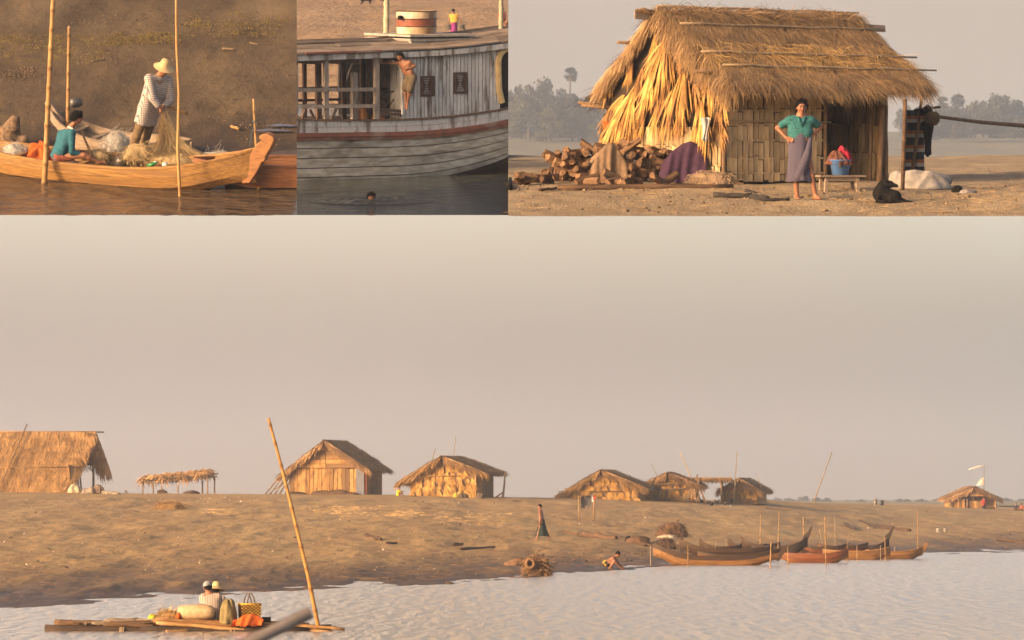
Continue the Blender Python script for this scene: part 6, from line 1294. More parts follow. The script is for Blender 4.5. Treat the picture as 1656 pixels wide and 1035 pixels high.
for i, (px, py, r, lab, c) in enumerate(((121,797,(.42,.36,.56),'round cream sack at the right end of the big left hut',(.46,.37,.25)), (143,798,(.55,.4,.36),'flat grey heap of sacks under the ragged eave of the big left hut',(.27,.22,.17)), (160,797,(.34,.3,.5),'dark crate shaped bundle beside the post of the big left hut',(.15,.11,.08)), (172,799,(.4,.3,.22),'pale heap of rags right of the post of the big left hut',(.42,.34,.25)), (186,799,(.35,.3,.16),'small pale litter heap, farthest right from the big left hut',(.36,.29,.2)))):
    cloth('sack_heap', lab, 'sacks', M0(D0(px, py, 279)), r, cloth_mat('heap_cloth', c), 70+i, .5, 'heaps beside the left hut')
# open shelter with a flat ragged palm roof
b = D0(288, 800, 284); sh = thing('shelter', 'low open shelter of thin posts under a flat ragged palm leaf roof', 'shelter', M0(b)); s_ = F/284
X = lambda px: (px-288)/s_; Zp = lambda py: (800-py)/s_
for px, pt, y in ((232,772,-.6),(247,782,.4),(263,786,-.8),(289,785,-.7),(326,778,.8),(337,768,-.8),(346,770,.6)): loose0(sh, 'post', POST0, (X(px),y,-.3), (X(px),y,Zp(pt)), .045)
for y, z0, z1 in ((-.8,781,771),(.8,776,766)): loose0(sh, 'roof_beam', POST0, (X(224),y,Zp(z0)), (X(352),y,Zp(z1)), .04)
r = random.Random(12)
mb = MB(); mb.add([(X(230),-.9,Zp(778)),(X(344),-.9,Zp(768)),(X(344),1,Zp(763)),(X(234),1,Zp(772))], [(0,1,2,3)]); mb.build('roof_underlay', POST0, sh)
for k in range(64):
    px = r.uniform(230,342); y = r.uniform(-.95,1); z = Zp(776-(px-230)*.085)+.08+.10*y+r.uniform(0,.25); mb = MB(); r0 = r.random()
    for q in range(12): a = r.uniform(-1.4,1.4); mb.blade((X(px),y,z), (sin(a), -.5*r.random()-.15, -cos(a)*.55-.1), r.uniform(.35,.75), .075, .25, (0,-.5,1), r0*.4+r.uniform(0,.6))
    mb.build('palm_frond', FTHB, sh)
BROWNH = mat('brown_heap', (.085,.05,.028), (.045,.028,.018), scale=5, bump=.6)
for px, py, r_, lab in ((262,801,(.45,.3,.36),'dark heap under the left end of the palm roofed shelter'), (309,801,(.52,.3,.30),'brown heap under the right end of the palm roofed shelter')): cloth('heap', lab, 'heap', M0(D0(px,py,283)), r_, BROWNH, int(px), .4, 'heaps under the shelter')
# gabled hut of bamboo panels with poles leaning at its left
h2 = far_hut('bamboo_hut', 'gabled bamboo panel hut with poles leaning on its left eave, behind tall raft pole', 527, 799.5, 288, radians(-13), 4.95, 5.2, 1.75, 3.62, 'bamboo', FTHB, .55, .45, 1.35, 1.70, 5, True, 3000)
BLUEC = cloth_mat('blue_grey_cloth', (.16,.17,.20)); 
mb = MB(); mb.box((2.38,-.09,.92), (.55,.04,1.9), (0,0,.03)); mb.build('door_curtain', BLUEC, h2)
mb = MB(); mb.box((2.72,.05,.85), (.16,.04,1.6)); mb.build('door_curtain', cloth_mat('orange_curtain', (.34,.10,.04)), h2)
for k in range(7): loose0(h2, 'leaning_pole', BAMBOO_GREY if k % 2 else POST0, (-4.3+.28*k,-.1+.3*k,-.15), (-2.75+.05*k,-.2+.3*k,1.62), .045)
for k in range(3): mb = MB(); mb.bar((-3.9+.35*k,-.15,.02),(-2.8+.2*k,-.1,.85+.2*k), .16, .03); mb.build('leaning_board', BAMBOO_GREY, h2)
for x, w_, h_ in ((-1.9,1.2,.22),(-.2,1.4,.28),(.9,1.2,.34),(1.9,.8,.2)): mb = MB(); mound(mb, (x,-.35,-.05), (w_*.6,.25,h_), .5, int(x*10+30)); mb.build('banked_earth', BROWNH, h2, True)
# palm walled hut
h3 = far_hut('palm_leaf_hut', 'palm leaf hut with shaggy pale roof right of the child in yellow', 717, 803.5, 287, radians(-15), 4.45, 4.4, 1.55, 2.72, 'palm', FTH, .75, .5, 1.0, 1.65, 9, True, 3000)
loose0(h3, 'post', BAMBOO, (2.25,-.1,-.3), (2.25,-.1,1.7), .05)
for k in range(6): mb = MB(); mb.box((2.32,.35+.62*k,.75), (.04,.55,1.55)); mb.build('side_panel', PANEL if k < 2 else PANELD, h3)
for px, py, r_, lab, c in ((748,805,(.35,.25,.3),'small dark goods in front of the palm leaf hut',(.10,.08,.05)), (777,806,(.3,.25,.36),'dark bundle at the right corner of palm leaf hut',(.09,.07,.05)), (737,804,(.15,.15,.28),'yellow green bag at the wall of the palm leaf hut',(.40,.33,.05))): cloth('bundle', lab, 'bundle', M0(D0(px,py,283)), r_, cloth_mat('bundle_cloth', c), int(px), .4)
# group of low huts right of the middle
h4 = far_hut('domed_hut', 'low wide hut with rounded straw roof, leftmost of the group above the walking person', 973, 809.5, 296, radians(-10), 5.0, 4.6, .85, 2.12, 'palm', FTH, .55, .35, .35, .95, 13, True, 3200)
h5 = far_hut('low_hut', 'low brown hut with a purple cloth on its wall, beside rounded straw hut', 1080, 811.5, 300, radians(-6), 3.7, 4.2, 1.25, 2.06, 'palm', FTHB, .45, .4, .95, 1.2, 17, True, 2600)
mb = MB(); mb.box((-1.1,-.30,1.02), (.40,.03,.55), (0,.1,0)); o = mb.build('cloth', cloth_mat('magenta_cloth', (.30,.04,.19)), None); o.matrix_world = h5.matrix_world.copy(); tag(o, 'purple cloth hung on the wall of the low brown hut', 'cloth')
for x0, z0, x1, z1 in ((1.2,0,2.1,1.9),(1.5,0,2.3,1.7),(2.6,0,2.0,1.75),(-1.9,1.1,2.2,1.45),(-1.8,.75,1.9,.95),(2.7,.0,2.15,1.2)): loose0(h5, 'leaning_pole', POST0, (x0,-.4,z0-.1*(z0==0)), (x1,-.35,z1), .045)
for k in range(26): a = r.random()*1.6; mb = MB(); mb.bar((r.uniform(.9,2.2),-.45,.02), (r.uniform(1.4,2.3),-.35,r.uniform(.6,1.6)), .05, .03); mb.build('brushwood', FTHB if k % 3 else BAMBOO_GREY, h5)
sx = D0(1150, 810, 304); s6 = F/304; sh2 = thing('awning', 'open straw awning on posts joining the low brown hut to the small hut', 'shelter', M0(sx))
X = lambda px: (px-1150)/s6; Zp = lambda py: (810-py)/s6
for px, y in ((1122,0),(1128,1.5),(1166.5,0),(1170,1.5)): loose0(sh2, 'post', BAMBOO if px == 1166.5 else POST0, (X(px),y,-.3), (X(px),y,Zp(776)), .06)
mb = MB(); mb.box((X(1148),.7,Zp(776.5)), (X(1182)-X(1114),1.9,.06), (0,.02,0)); mb.build('roof_underlay', POST0, sh2)
n = 1200; P = np.stack([np.random.default_rng(3).uniform(X(1113),X(1183),n), np.random.default_rng(4).uniform(-.35,1.7,n), np.full(n,Zp(775))+np.random.default_rng(5).uniform(0,.14,n)],1); strawset(sh2, 'thatch', FTH, P, np.stack([np.random.default_rng(6).normal(0,.6,n), np.full(n,-.6), np.random.default_rng(7).uniform(-.5,.1,n)],1), np.random.default_rng(8), (.25,.5), (.02,.05))
h7 = far_hut('small_hut', 'small gabled straw hut with golden wall, right end of the group of low huts', 1197, 811, 306, radians(-14), 2.45, 3.4, .95, 1.66, 'palm', FTHB, .25, .25, .85, .85, 23, True, 1800)
h8 = far_hut('flag_hut', 'gabled hut at the far right under a white flag, its porch dark and open', 1574, 829, 388, radians(4), 4.1, 3.6, 1.45, 2.36, None, FTHB, .30, .4, 1.32, 1.32, 27, True, 2200)
mb = MB(); mb.add([(-1.9,-.3,1.46),(1.9,-.3,1.46),(0,-.3,2.24)], [(0,1,2)]); mb.build('gable_panel', PANEL, h8)
for k in range(5): mb = MB(); mb.box((-1.95+.26*k,-.16,.58), (.24,.03,1.3)); mb.build('wall_panel', FPALM if k % 2 else PANEL, h8)
for k in range(5): mb = MB(); mb.box((-.3+.24*k,-.12,.5), (.22,.03,1.1)); mb.build('wall_panel', PANEL, h8)
mb = MB(); mb.box((1.5,-.2,.55), (1.1,.04,.12)); mb.build('porch_rail', PANELD, h8)
for x in (-2.0,-.6,1.0,2.0): loose0(h8, 'post', POST0, (x,-.25,-.3), (x,-.25,1.25), .06)
fp = D0(1591, 800, 389); fl = thing('flag', 'white flag and streamer on a thin pole above the hut at the far right', 'flag', M0(fp)); s8 = F/389
mb = MB(); mb.tube([(0,0,-1.4),(.02,0,(800-752)/s8)], .03, 6); mb.build('flagpole', POST0, fl, True)
WFLAG = cloth_mat('white_flag', (.66,.60,.52))
def flagmesh(p): mb = MB(); k = len(p); mb.add([(x/s8,-.02+.06*sin(i*2),z/s8) for i, (x,z) in enumerate(p)]+[(x/s8,.0+.06*sin(i*2),z/s8) for i, (x,z) in enumerate(p)], [tuple(range(k)), tuple(range(2*k-1,k-1,-1))]+[(i,(i+1)%k,(i+1)%k+k,i+k) for i in range(k)]); return mb
flagmesh([(0,28),(0,16),(-6,15),(-13,15),(-9,20),(-5,26)]).build('flag_cloth', WFLAG, fl); flagmesh([(0,47),(-10,44),(-24,40),(-25,41.5),(-12,46),(0,48)]).build('streamer', WFLAG, fl)
# thin poles of the village
VP = [(704,725,698,747,289,.035,'short leaning pole behind the palm leaf hut, left of the roof top'), (737,706,733,745,291,.03,'tall thin pole behind the roof of the palm leaf hut'), (1100,732,1119,776,301,.045,'dark pole leaning over the low brown hut'), (1192,730,1189,778,303,.035,'upright thin pole left of the small hut'), (1345,732,1316,812,335,.05,'very tall pale pole leaning on the sand right of the huts'), (1053,750,1062,768,300,.025,'short thin stick above the low brown hut'), (1222,765,1230,785,306,.025,'faint thin stick behind the small hut')]
for x0, y0, x1, y1, Y, rr, lab in VP:
    a = D0(x1, y1, Y); d = D0(x0, y0, Y); low = a+(a-d).normalized()*max(0, (a.z-2.2)/max(.2,(d-a).normalized().z)); pole('pole', lab, 'pole', None, [low, d], rr, rr*.7, BAMBOO_GREY, 'poles among the huts', 9)
cp = D0(812, 807, 288); cs = thing('forked_post', 'crooked bare post on the crest right of the palm leaf hut', 'post', M0(cp)); loose0(cs, 'trunk', POST0, (0,0,-.3), (.15,0,1.0), .08, .06); loose0(cs, 'top', POST0, (.15,0,.98), (.2,0,1.8), .06, .045); loose0(cs, 'brace', POST0, (-.6,-.1,-.02), (.05,-.1,.45), .06, .04)
# washing line
pl = G0(936, 841); pr = G0(960.5, 840); wl = thing('washing_line', 'line between two thin posts on the sand, hung with dark and red clothes', 'washing line', M0((pl+pr)/2)); o_ = (pl+pr)/2
loose0(wl, 'post', BAMBOO, tuple(pl-o_-Vector((0,0,.2))), tuple(D0(936,801,pl.y)-o_), .028); loose0(wl, 'post', POST0, tuple(pr-o_-Vector((0,0,.2))), tuple(D0(961,808,pr.y)-o_), .045); loose0(wl, 'line', ROPE, tuple(D0(936,803,pl.y)-o_), tuple(D0(961,801,pr.y)-o_), .015)
for x0, x1, y1, c, lab in ((940,946,822,(.02,.02,.024),'black garment at the left of the washing line'), (946.5,956,819,(.07,.065,.07),'dark grey garment in the middle of the washing line'), (956,959,812,(.5,.47,.43),'small white cloth on the washing line'), (959,962.5,809,(.40,.05,.03),'small red cloth at the right end of the washing line')):
    y = (pl.y+pr.y)/2; P_ = [D0(x0,801.5,y), D0(x1,801.5,y), D0(x1+.5,y1-1,y), D0((x0+x1)/2,y1,y), D0(x0-.3,y1-2,y)]; c0 = P_[0]; mb = MB(); k = 5; V = [tuple(p-c0+Vector((0,.06*sin(i*2.1),0))) for i, p in enumerate(P_)]; mb.add(V+[(a, b_+.03, c_) for a, b_, c_ in V], [tuple(range(k)), tuple(range(2*k-1,k-1,-1))]+[(i,(i+1)%k,(i+1)%k+k,i+k) for i in range(k)]); one(mb, 'garment', cloth_mat('garment', c), M0(c0), lab, 'garment', 'clothes on the line')
# ------------------------------------------------------------------ people on the sand bar
pk = Pose0(877, 873)
J = dict(head=pk(872.6,819.3), neck=pk(874.2,825), shA=pk(872.6,827.5,-.14), shB=pk(876.5,827.5,.14), elA=pk(874.5,838,-.20), wrA=pk(872.5,846,-.20), hdA=pk(871.5,849,-.2), elB=pk(879,837,.2), wrB=pk(879,845,.2), hdB=pk(878,848,.2), pel=pk(876,843.5), hipA=pk(875.2,845,-.08), hipB=pk(877,845,.08), knA=pk(871.5,858,-.06), knB=pk(882.5,858,.08), anA=pk(868,870.8,-.06), anB=pk(889,870,.08), toA=pk(863.5,872.5,-.06), toB=pk(886.5,873.5,.08))
q = [pk(x, y) for x, y in ((876,840),(876,846),(876,856),(875.8,867))]
human('bare chested person in dark green sarong walking left across the sand', pk.M, J, 1.56, (-1,-.1,0), [('skirt','sarong',cloth_mat('green_sarong', (.022,.036,.03), (.014,.024,.02)),[(q[0].x,0,q[0].z,.125,.12),(q[1].x,0,q[1].z,.15,.14),(q[2].x,0,q[2].z,.215,.15),(q[3].x+.02,0,q[3].z,.30,.14)],.16)], .013)
pc = Pose0(986, 921)
J = dict(head=pc(999.6,896.5,-.03), neck=pc(994.5,900.5), shA=pc(992,903,-.17), shB=pc(994,902,.17), elA=pc(997,911,-.20), wrA=pc(1003,917.5,-.14), hdA=pc(1006,919,-.12), elB=pc(1000,911,.18), wrB=pc(1006,917,.10), hdB=pc(1009,918.5,.10), pel=pc(980,911), hipA=pc(981,912,-.1), hipB=pc(981,912,.1), knA=pc(993.5,908.5,-.20), knB=pc(992.5,908.5,.20), anA=pc(985.5,919,-.16), anB=pc(985,919,.14), toA=pc(990,920.8,-.18), toB=pc(989.5,920.8,.16))
human('bare chested person in dark and yellow shorts crouching at the waterline washing', pc.M, J, 1.55, (.75,-.1,-.65), [('pants','shorts',cloth_mat('patched_shorts', (.03,.025,.02), (.62,.36,.04), 'spot', 4.5),.55,.02)], .013)
pm3 = D0(1013, 921.5, W0(1013,921).y); cloth('cloth', 'dark wet washing floating in front of the crouching person', 'cloth', M0(W0(1010,922,-.02)), (.42,.35,.07), cloth_mat('wet_washing', (.05,.06,.06)), 91, .5)
py_ = Pose0(646, 803, 284); 
J = dict(head=py_(645.6,788), neck=py_(644.8,792), shA=py_(643,793.5,-.1), shB=py_(646.3,793.5,.1), elA=py_(648,795.5,-.14), wrA=py_(651.5,794.5,-.1), hdA=py_(653,794,-.1), elB=py_(649,795,.12), wrB=py_(652,794.5,.1), hdB=py_(653.4,794.5,.1), pel=py_(643.5,800.6), hipA=py_(644,801,-.07), hipB=py_(644,801,.07), knA=py_(650.5,796.5,-.08), knB=py_(650.5,797,.09), anA=py_(652.6,802.5,-.07), anB=py_(652,803,.09), toA=py_(654.5,804,-.07), toB=py_(654,804.2,.09))
human('dark haired child in bright yellow shirt sitting on the crest between two huts', py_.M, J, 1.1, (1,-.2,0), [('shirt','shirt',cloth_mat('yellow_shirt', (.72,.50,.02)),.35,.05,.02)], .013)
def stand(px, py, top, Y, H, face, lab, shirt, pants, sw=1.0):
    p = Pose0(px, py, Y); s_ = (py-top); q = lambda dx, f, dy=0.0: p(px+dx*s_/24*sw, py-s_*f, dy)
    J = dict(head=q(0,.92), neck=q(0,.835), shA=q(-2.4,.80), shB=q(2.4,.80), elA=q(-3.2,.64), wrA=q(-2.4,.52,-.08), hdA=q(-2,.48,-.1), elB=q(3.2,.64), wrB=q(3,.50), hdB=q(3,.46), pel=q(0,.54), hipA=q(-1.2,.52), hipB=q(1.2,.52), knA=q(-1.2,.28,-.02), knB=q(1.3,.28), anA=q(-1.3,.045), anB=q(1.4,.045), toA=q(-1.7,.015,-.1), toB=q(1.8,.015,-.1))
    human(lab, p.M, J, H, face, [('shirt','shirt',cloth_mat('far_shirt', shirt),.4,.05,.015),('pants','trousers',cloth_mat('far_trousers', pants),.96,.02)], .016)
stand(1590.5, 831.5, 803.5, 384, 1.5, (-.5,-.8,0), 'person in red shirt and dark trousers standing before the hut with the flag', (.30,.045,.03), (.025,.025,.03), .72)
def sitter(px, py, Y, H, lab, shirt, flip=1):
    p = Pose0(px, py, Y); k = F/Y; q = lambda x, z, y=0.0: Vector((x*flip, y, z))
    J = dict(head=q(.02,.78), neck=q(0,.62), shA=q(-.14,.56,-.05), shB=q(.14,.56,.05), elA=q(-.2,.36,-.1), wrA=q(.0,.30,-.26), hdA=q(.05,.29,-.32), elB=q(.22,.36), wrB=q(.2,.28,-.2), hdB=q(.2,.27,-.27), pel=q(0,.13), hipA=q(-.09,.12), hipB=q(.09,.12), knA=q(-.14,.38,-.34), knB=q(.16,.38,-.34), anA=q(-.12,.05,-.36), anB=q(.14,.05,-.36), toA=q(-.12,.02,-.48), toB=q(.14,.02,-.48))
    human(lab, p.M, J, H, (.2*flip,-1,0), [('shirt','shirt',cloth_mat('far_shirt', shirt),.8,.05,.015),('pants','trousers',cloth_mat('far_trousers', (.03,.03,.035)),.9,.02)], .016)
sitter(1643, 828.5, 386, 1.45, 'person in dark clothes sitting on the sand at the far right edge', (.05,.055,.07)); sitter(1652, 829, 386, 1.2, 'smaller person in red sitting at the right edge of the view', (.28,.09,.06), -1)
for px, pt, pb_, Y, lab, c in ((1415.5,806,824,366,'post wrapped in black and white cloth on the crest behind the boats',(.12,.10,.09)), (1426.5,809,818,368,'dark cloth hanging on a thin stick right of the wrapped post',(.035,.033,.035))):
    b = D0(px, 824, Y); k = F/Y; t = thing('cloth_post', lab, 'post', M0(b), 'cloth hung on posts at the crest'); loose0(t, 'stake', POST0, (0,0,-.4), (0,0,(824-pt)/k), .04); mb = MB(); mb.loft([[(.13*cos(a)*(1+.3*sin(3*a+j)), .1*sin(a), (824-pt)/k-((pb_-pt)/k-.05)*j/5) for a in np.linspace(0, 2*pi, 11)[:-1]] for j in range(6)], True, True); mb.build('cloth', cloth_mat('post_cloth', c, (.30,.26,.22) if px < 1420 else None, 'h' if px < 1420 else None, 3.5), t, True)
# hens by the awning
HEN = sdf_mesh('hen', [ell((0,0,.17),(.15,.09,.10)), cone((.10,0,.22),(.15,0,.33),.05,.035,.03), cone((.16,0,.33),(.20,0,.32),.018,.006,.01), cone((-.12,0,.20),(-.22,0,.32),.06,.02,.03), cone((.02,.03,.10),(.02,.03,0),.012,.01,.01), cone((.02,-.03,.10),(.02,-.03,0),.012,.01,.01)], .018, mat('hen_feathers', (.035,.025,.02), (.02,.015,.012), bump=.2, var=.3))
for i, px in enumerate((1136,1146,1151,1160,1173,1184)): o = inst(HEN, 'hen'); o.matrix_world = M0(G0(px, 814+(i*7%5)*1.4), i*2.1); tag(o, 'small dark hen pecking on the sand below the straw awning', 'hen', 'hens below the awning')
# ------------------------------------------------------------------ beached and moored boats
BRED = mat('boat_red', (.17,.058,.022), (.10,.034,.014), scale=4, stretch=(.4,4,6), bump=.2, var=.12, rough=.55); BGOLD = mat('boat_gold', (.235,.118,.038), (.13,.062,.022), scale=4, stretch=(.4,4,6), bump=.2, var=.12, rough=.55); BBRN = mat('boat_brown', (.06,.032,.018), (.03,.018,.011), scale=4, stretch=(.4,4,6), bump=.2, var=.15, rough=.6)
FIN = [(0,0),(.22,.05),(.36,.36),(.46,.72),(.40,.74),(.24,.46),(.05,.28)]
def bt(px0, px1, pyw, lab, mats, hm, bow, stern, yawd, prow=None, ground=False, draft=.12, beam=.85, flip=False):
    pc_ = (px0+px1)/2; c = G0(pc_, pyw)+Vector((0,0,.16)) if ground else W0(pc_, pyw); k = F/c.y; L_ = (px1-px0)/k/cos(radians(yawd)); M = M0(c, radians(yawd)+(pi if flip else 0))
    return boat('wooden_boat', lab, 'boat', M, L_, beam, hm, bow, stern, draft, [(P_, (L_/2+dx)*1, dz, .06) for P_, dx, dz in (prow or [])], mats, 'boats at the sand bar', 18, .45, True, .5)
S_CURL = [(x*.62, z*.62) for x, z in CURL]
bt(1056, 1262, 914, 'long golden brown boat with green cloth inside, nearest boat at the sand bar', [BBRN,BGOLD,BGOLD], .34, .66, .86, -2, [(S_CURL, -.16, .15)])
bt(1262, 1372, 910, 'red brown boat with pale waterline stripe right of the long golden boat', [BRED,BRED,BGOLD], .36, .56, .40, -2)
bt(1330, 1440, 905, 'golden boat between the red boat and the rightmost boat', [BGOLD,BGOLD,BGOLD], .36, .54, .44, 1, [])
bt(1400, 1492, 904, 'rightmost boat with a curled golden bow', [BGOLD,BGOLD,BGOLD], .32, .52, .40, 0, [(S_CURL, -.16, .12)])
bt(1098, 1250, 903, 'dark brown boat with a tall black stem behind the long golden boat', [BBRN,BBRN,BBRN], .22, .40, .66, 3, None, True)
bt(1215, 1306, 900, 'black boat with upswept stern behind the red brown boat', [WOOD_DARK]*3, .28, .72, .4, -4, [(FIN, -.25, .45)], True)
bt(1372, 1438, 897, 'dark boat with upswept stern behind the rightmost boats', [WOOD_DARK]*3, .24, .62, .34, -3, [(FIN, -.25, .42)], True)
for px0, px1, py, lab in ((1131,1200,897,'small dark boat beached behind, leftmost of three low prows'), (1178,1240,896,'small dark boat beached behind, middle of three low prows'), (1198,1262,893,'small dark boat beached behind, rightmost of three low prows')):
    bt(px0, px1, py, lab, [BBRN]*3, .18, .3, .56, 2, None, True, .12, .8)
for px0, px1, py, lab in ((1296,1372,899,'low dark boat behind the red brown boat, left of two alike'), (1322,1404,897.5,'low dark boat behind the red brown boat, farther right of two alike'), (1128,1262,907.5,'slim dark boat squeezed behind the long golden boat')):
    bt(px0, px1, py, lab, [BBRN,BRED,BBRN], .24, .42, .40, 2, None, py < 905, .12, .8)
st_ = G0(1103, 893); mb = MB(); mb.prism([(-.10,0),(.10,0),(.04,.5),(.05,1.02),(-.02,1.05),(-.09,.5)], -.05, .05); one(mb, 'stem_post', WOOD_DARK, M0(st_+Vector((0,-.4,0))), 'tall black stem post standing at the left end of dark brown boat', 'post')
cloth('cloth', 'green cloth lying in the long golden boat', 'cloth', M0(D0(1117,911,W0(1159,914).y-.05)), (.22,.2,.30), cloth_mat('green_cloth', (.03,.17,.07)), 101, .4); cloth('sack', 'cream sack lying in the long golden boat right of the green cloth', 'sack', M0(D0(1142,912,W0(1159,914).y-.05)), (.24,.2,.26), SACKW, 102, .3)
MP = [(1052,880,1052,915,.02,'far left'), (1112,882,1113,917,.028,'left'), (1247,876,1245,919,.034,'x'), (1230,832,1229,893,.03,'x'), (1260,828,1257,905,.028,'x'), (1274,884,1275,920,.026,'x'), (1299,836,1301,892,.045,'x'), (1334,836,1336,914,.034,'x'), (1350,834,1351,884,.02,'x'), (1325,856,1333,888,.02,'x'), (1370,876,1370,909,.026,'x'), (1386,882,1386,908,.022,'x'), (1372,862,1371,880,.018,'x'), (1424,882,1424,908,.022,'x'), (1431,868,1432,907,.026,'x'), (1484,826,1484,890,.03,'x'), (1447,884,1447,896,.02,'x'), (1158,876,1152,905,.025,'x'), (1172,870,1178,892,.02,'x')]
dsc = ['thin mooring pole at the left end of the long golden boat', 'pale mooring pole in front of the green cloth', 'bright bamboo pole at the bow of the long golden boat', 'tall faint pole standing behind the bow of the golden boat', 'tall dark pole rising left of the black boat', 'short pole in the water right of the golden bow', 'thick bright bamboo pole behind the red brown boat', 'tall pale pole in front of the red brown boat', 'very thin pole on the sand right of the tall pale pole', 'leaning thin pole left of the tall pale pole', 'mooring pole at the bow of the red brown boat', 'short mooring pole right of the red bow', 'small stick on the sand above the red bow', 'short pole in front of the dark upswept stern', 'pole just right of the dark upswept stern', 'tall pale pole beside the curled bow of the rightmost boat', 'small stub between the two rightmost boats', 'thin stick leaning in the long golden boat', 'thin twig leaning behind the long golden boat']
for (x0, y0, x1, y1, rr, _), lab in zip(MP, dsc):
    a = W0(x1, y1) if y1 > 902 else G0(x1, y1); d = D0(x0, y0, a.y); pole('mooring_pole', lab, 'pole', None, [a-Vector((0,0,.3)), d], rr*.72, rr*.55, BAMBOO if rr > .025 else BAMBOO_GREY, 'poles among the boats', .5)
# logs, bales and driftwood
class F0_:
    M = Matrix()
    def G(s, px, py): return G0(px, py)
FB = F0_()
for x0, y0, x1, y1, rr, m_, nm, lab, tp in ((910,861,935,864.5,.075,WOOD_LOG,'log','short log lying on the sand, leftmost of the row above the crouching person',.9), (940,866.5,995,873.5,.17,WOOD_LOG,'log','thick hollow log in the row above the crouching person',.8), (984,864,1052,884,.09,WOOD_LOG,'log','long trunk slanting down to the long golden boat',.6), (1042,884,1073,871,.05,WOOD_DARK,'branch','dark forked branch at the stern of the long golden boat',.6), (1416,853.5,1470,861.5,.16,WOOD_LOG,'log','thick round log lying on the sand above the rightmost boats',1.0), (1614,872.5,1662,879,.10,WOOD_LOG,'log','long dark log on the sand at the right edge',.9), (592,868,616,874,.11,WOOD_LOG,'driftwood','red brown driftwood below the gabled bamboo hut, left piece',.6), (607,866.5,660,876,.055,WOOD_LOG,'driftwood','long thin driftwood branch below the gabled bamboo hut',.5), (733,881.5,748,881,.08,WOOD_DARK,'driftwood','short dark driftwood piece right of the long thin branch',.7), (1390,841.5,1410,851,.06,WOOD_DARK,'driftwood','dark driftwood slanting left of the thick round log',.6), (1365,849,1382,857,.13,WOOD_DARK,'driftwood','dark forked driftwood above the red brown boat',.5), (625,879,642,879,.06,WOOD_DARK,'driftwood','small dark lump of driftwood below the long thin branch',.8), (670,812,700,818,.05,WOOD_LOG,'driftwood','brown pole lying in front of the palm leaf hut',.8), (805,808.5,845,811,.05,WOOD_DARK,'driftwood','dark flat wood beside the crooked post on the crest',.8), (745,889,800,885,.06,WOOD_DARK,'driftwood','dark half buried timber in the wet sand, middle',.6), (1235,822,1275,827,.05,WOOD_DARK,'branch','tangled thin branches on the sand below the small hut',.6), (830,811,843,812.5,.06,WOOD_DARK,'driftwood','thin dark wood on the crest above the walking person',.8)):
    spar(FB, x0, y0, x1, y1, rr, m_, nm, lab, nm, 'driftwood on the sand bar' if nm == 'driftwood' else None, -.02, tp)
cloth('bale', 'brown bale with a dark end lying among the logs near the boats', 'bale', M0(G0(1033,879)), (.58,.35,.36), mat('bale_cloth', (.10,.056,.03), (.055,.032,.02), scale=5, bump=.6), 111, .25); cloth('bale', 'round black bundle at the left end of brown bale', 'bale', M0(G0(1016,877)), (.16,.2,.30), BLACK, 112, .2)
cloth('net_heap', 'tent shaped heap of brown nets on the sand above the long golden boat', 'net', M0(G0(1087,868)), (.75,.5,.68), mat('brown_net_heap', (.10,.055,.027), (.055,.032,.018), scale=6, bump=.8), 113, .4); cloth('cloth', 'pale cloth below the tent shaped heap of nets', 'cloth', M0(G0(1078,870)), (.5,.3,.16), SACKW, 114, .5)
cloth('net_heap', 'round dark coil of net between the heap and the long golden boat', 'net', M0(G0(1078,889)), (.45,.35,.46), mat('dark_net_heap', (.055,.034,.024), (.035,.022,.016), scale=8, bump=.8), 115, .3); cloth('net_heap', 'red brown heap of nets beside the upswept black stern', 'net', M0(G0(1290,897)), (.5,.35,.5), mat('brown_net_heap', (.2,.1,.05)), 116, .4)
for k in range(7): cloth('bundle', ('pale','grey','cream','brown','white','grey brown','small pale')[k]+' bundle of gear lying behind the red brown boat, '+('first','second','third','fourth','fifth','sixth','last')[k]+' from the left', 'bundle', M0(G0(1316+k*8.5, 898-(k%3))), (.2+.05*(k%2),.2,.16+.05*(k%3)), cloth_mat('gear', ((.42,.36,.29),(.22,.19,.17),(.46,.38,.27),(.17,.10,.06),(.55,.49,.42),(.2,.16,.12),(.4,.33,.25))[k]), 120+k, .5, 'gear behind the red boat')
NETB = mat('net_strand_brown', (.13,.072,.036), (.075,.043,.024), var=0, attr=True, bump=0)
for o in [o for o in bpy.data.objects if o.name.startswith('net_heap') and o.parent is None and o.type == 'MESH']:
    mb = MB(); d_ = o.dimensions if o.dimensions.length > 0 else Vector((1,.7,.6)); zs = [v.co for v in o.data.vertices]; rx = max(abs(v.x) for v in zs); ry = max(abs(v.y) for v in zs); rz_ = max(v.z for v in zs)
    tangle(mb, (0,0,0), (rx*.95, ry*.95, rz_*.98), 420, .010, len(zs)+int(o.location.x*10), None, (.15,.45)); mb.build('net_strands', NETB, o, False, True)
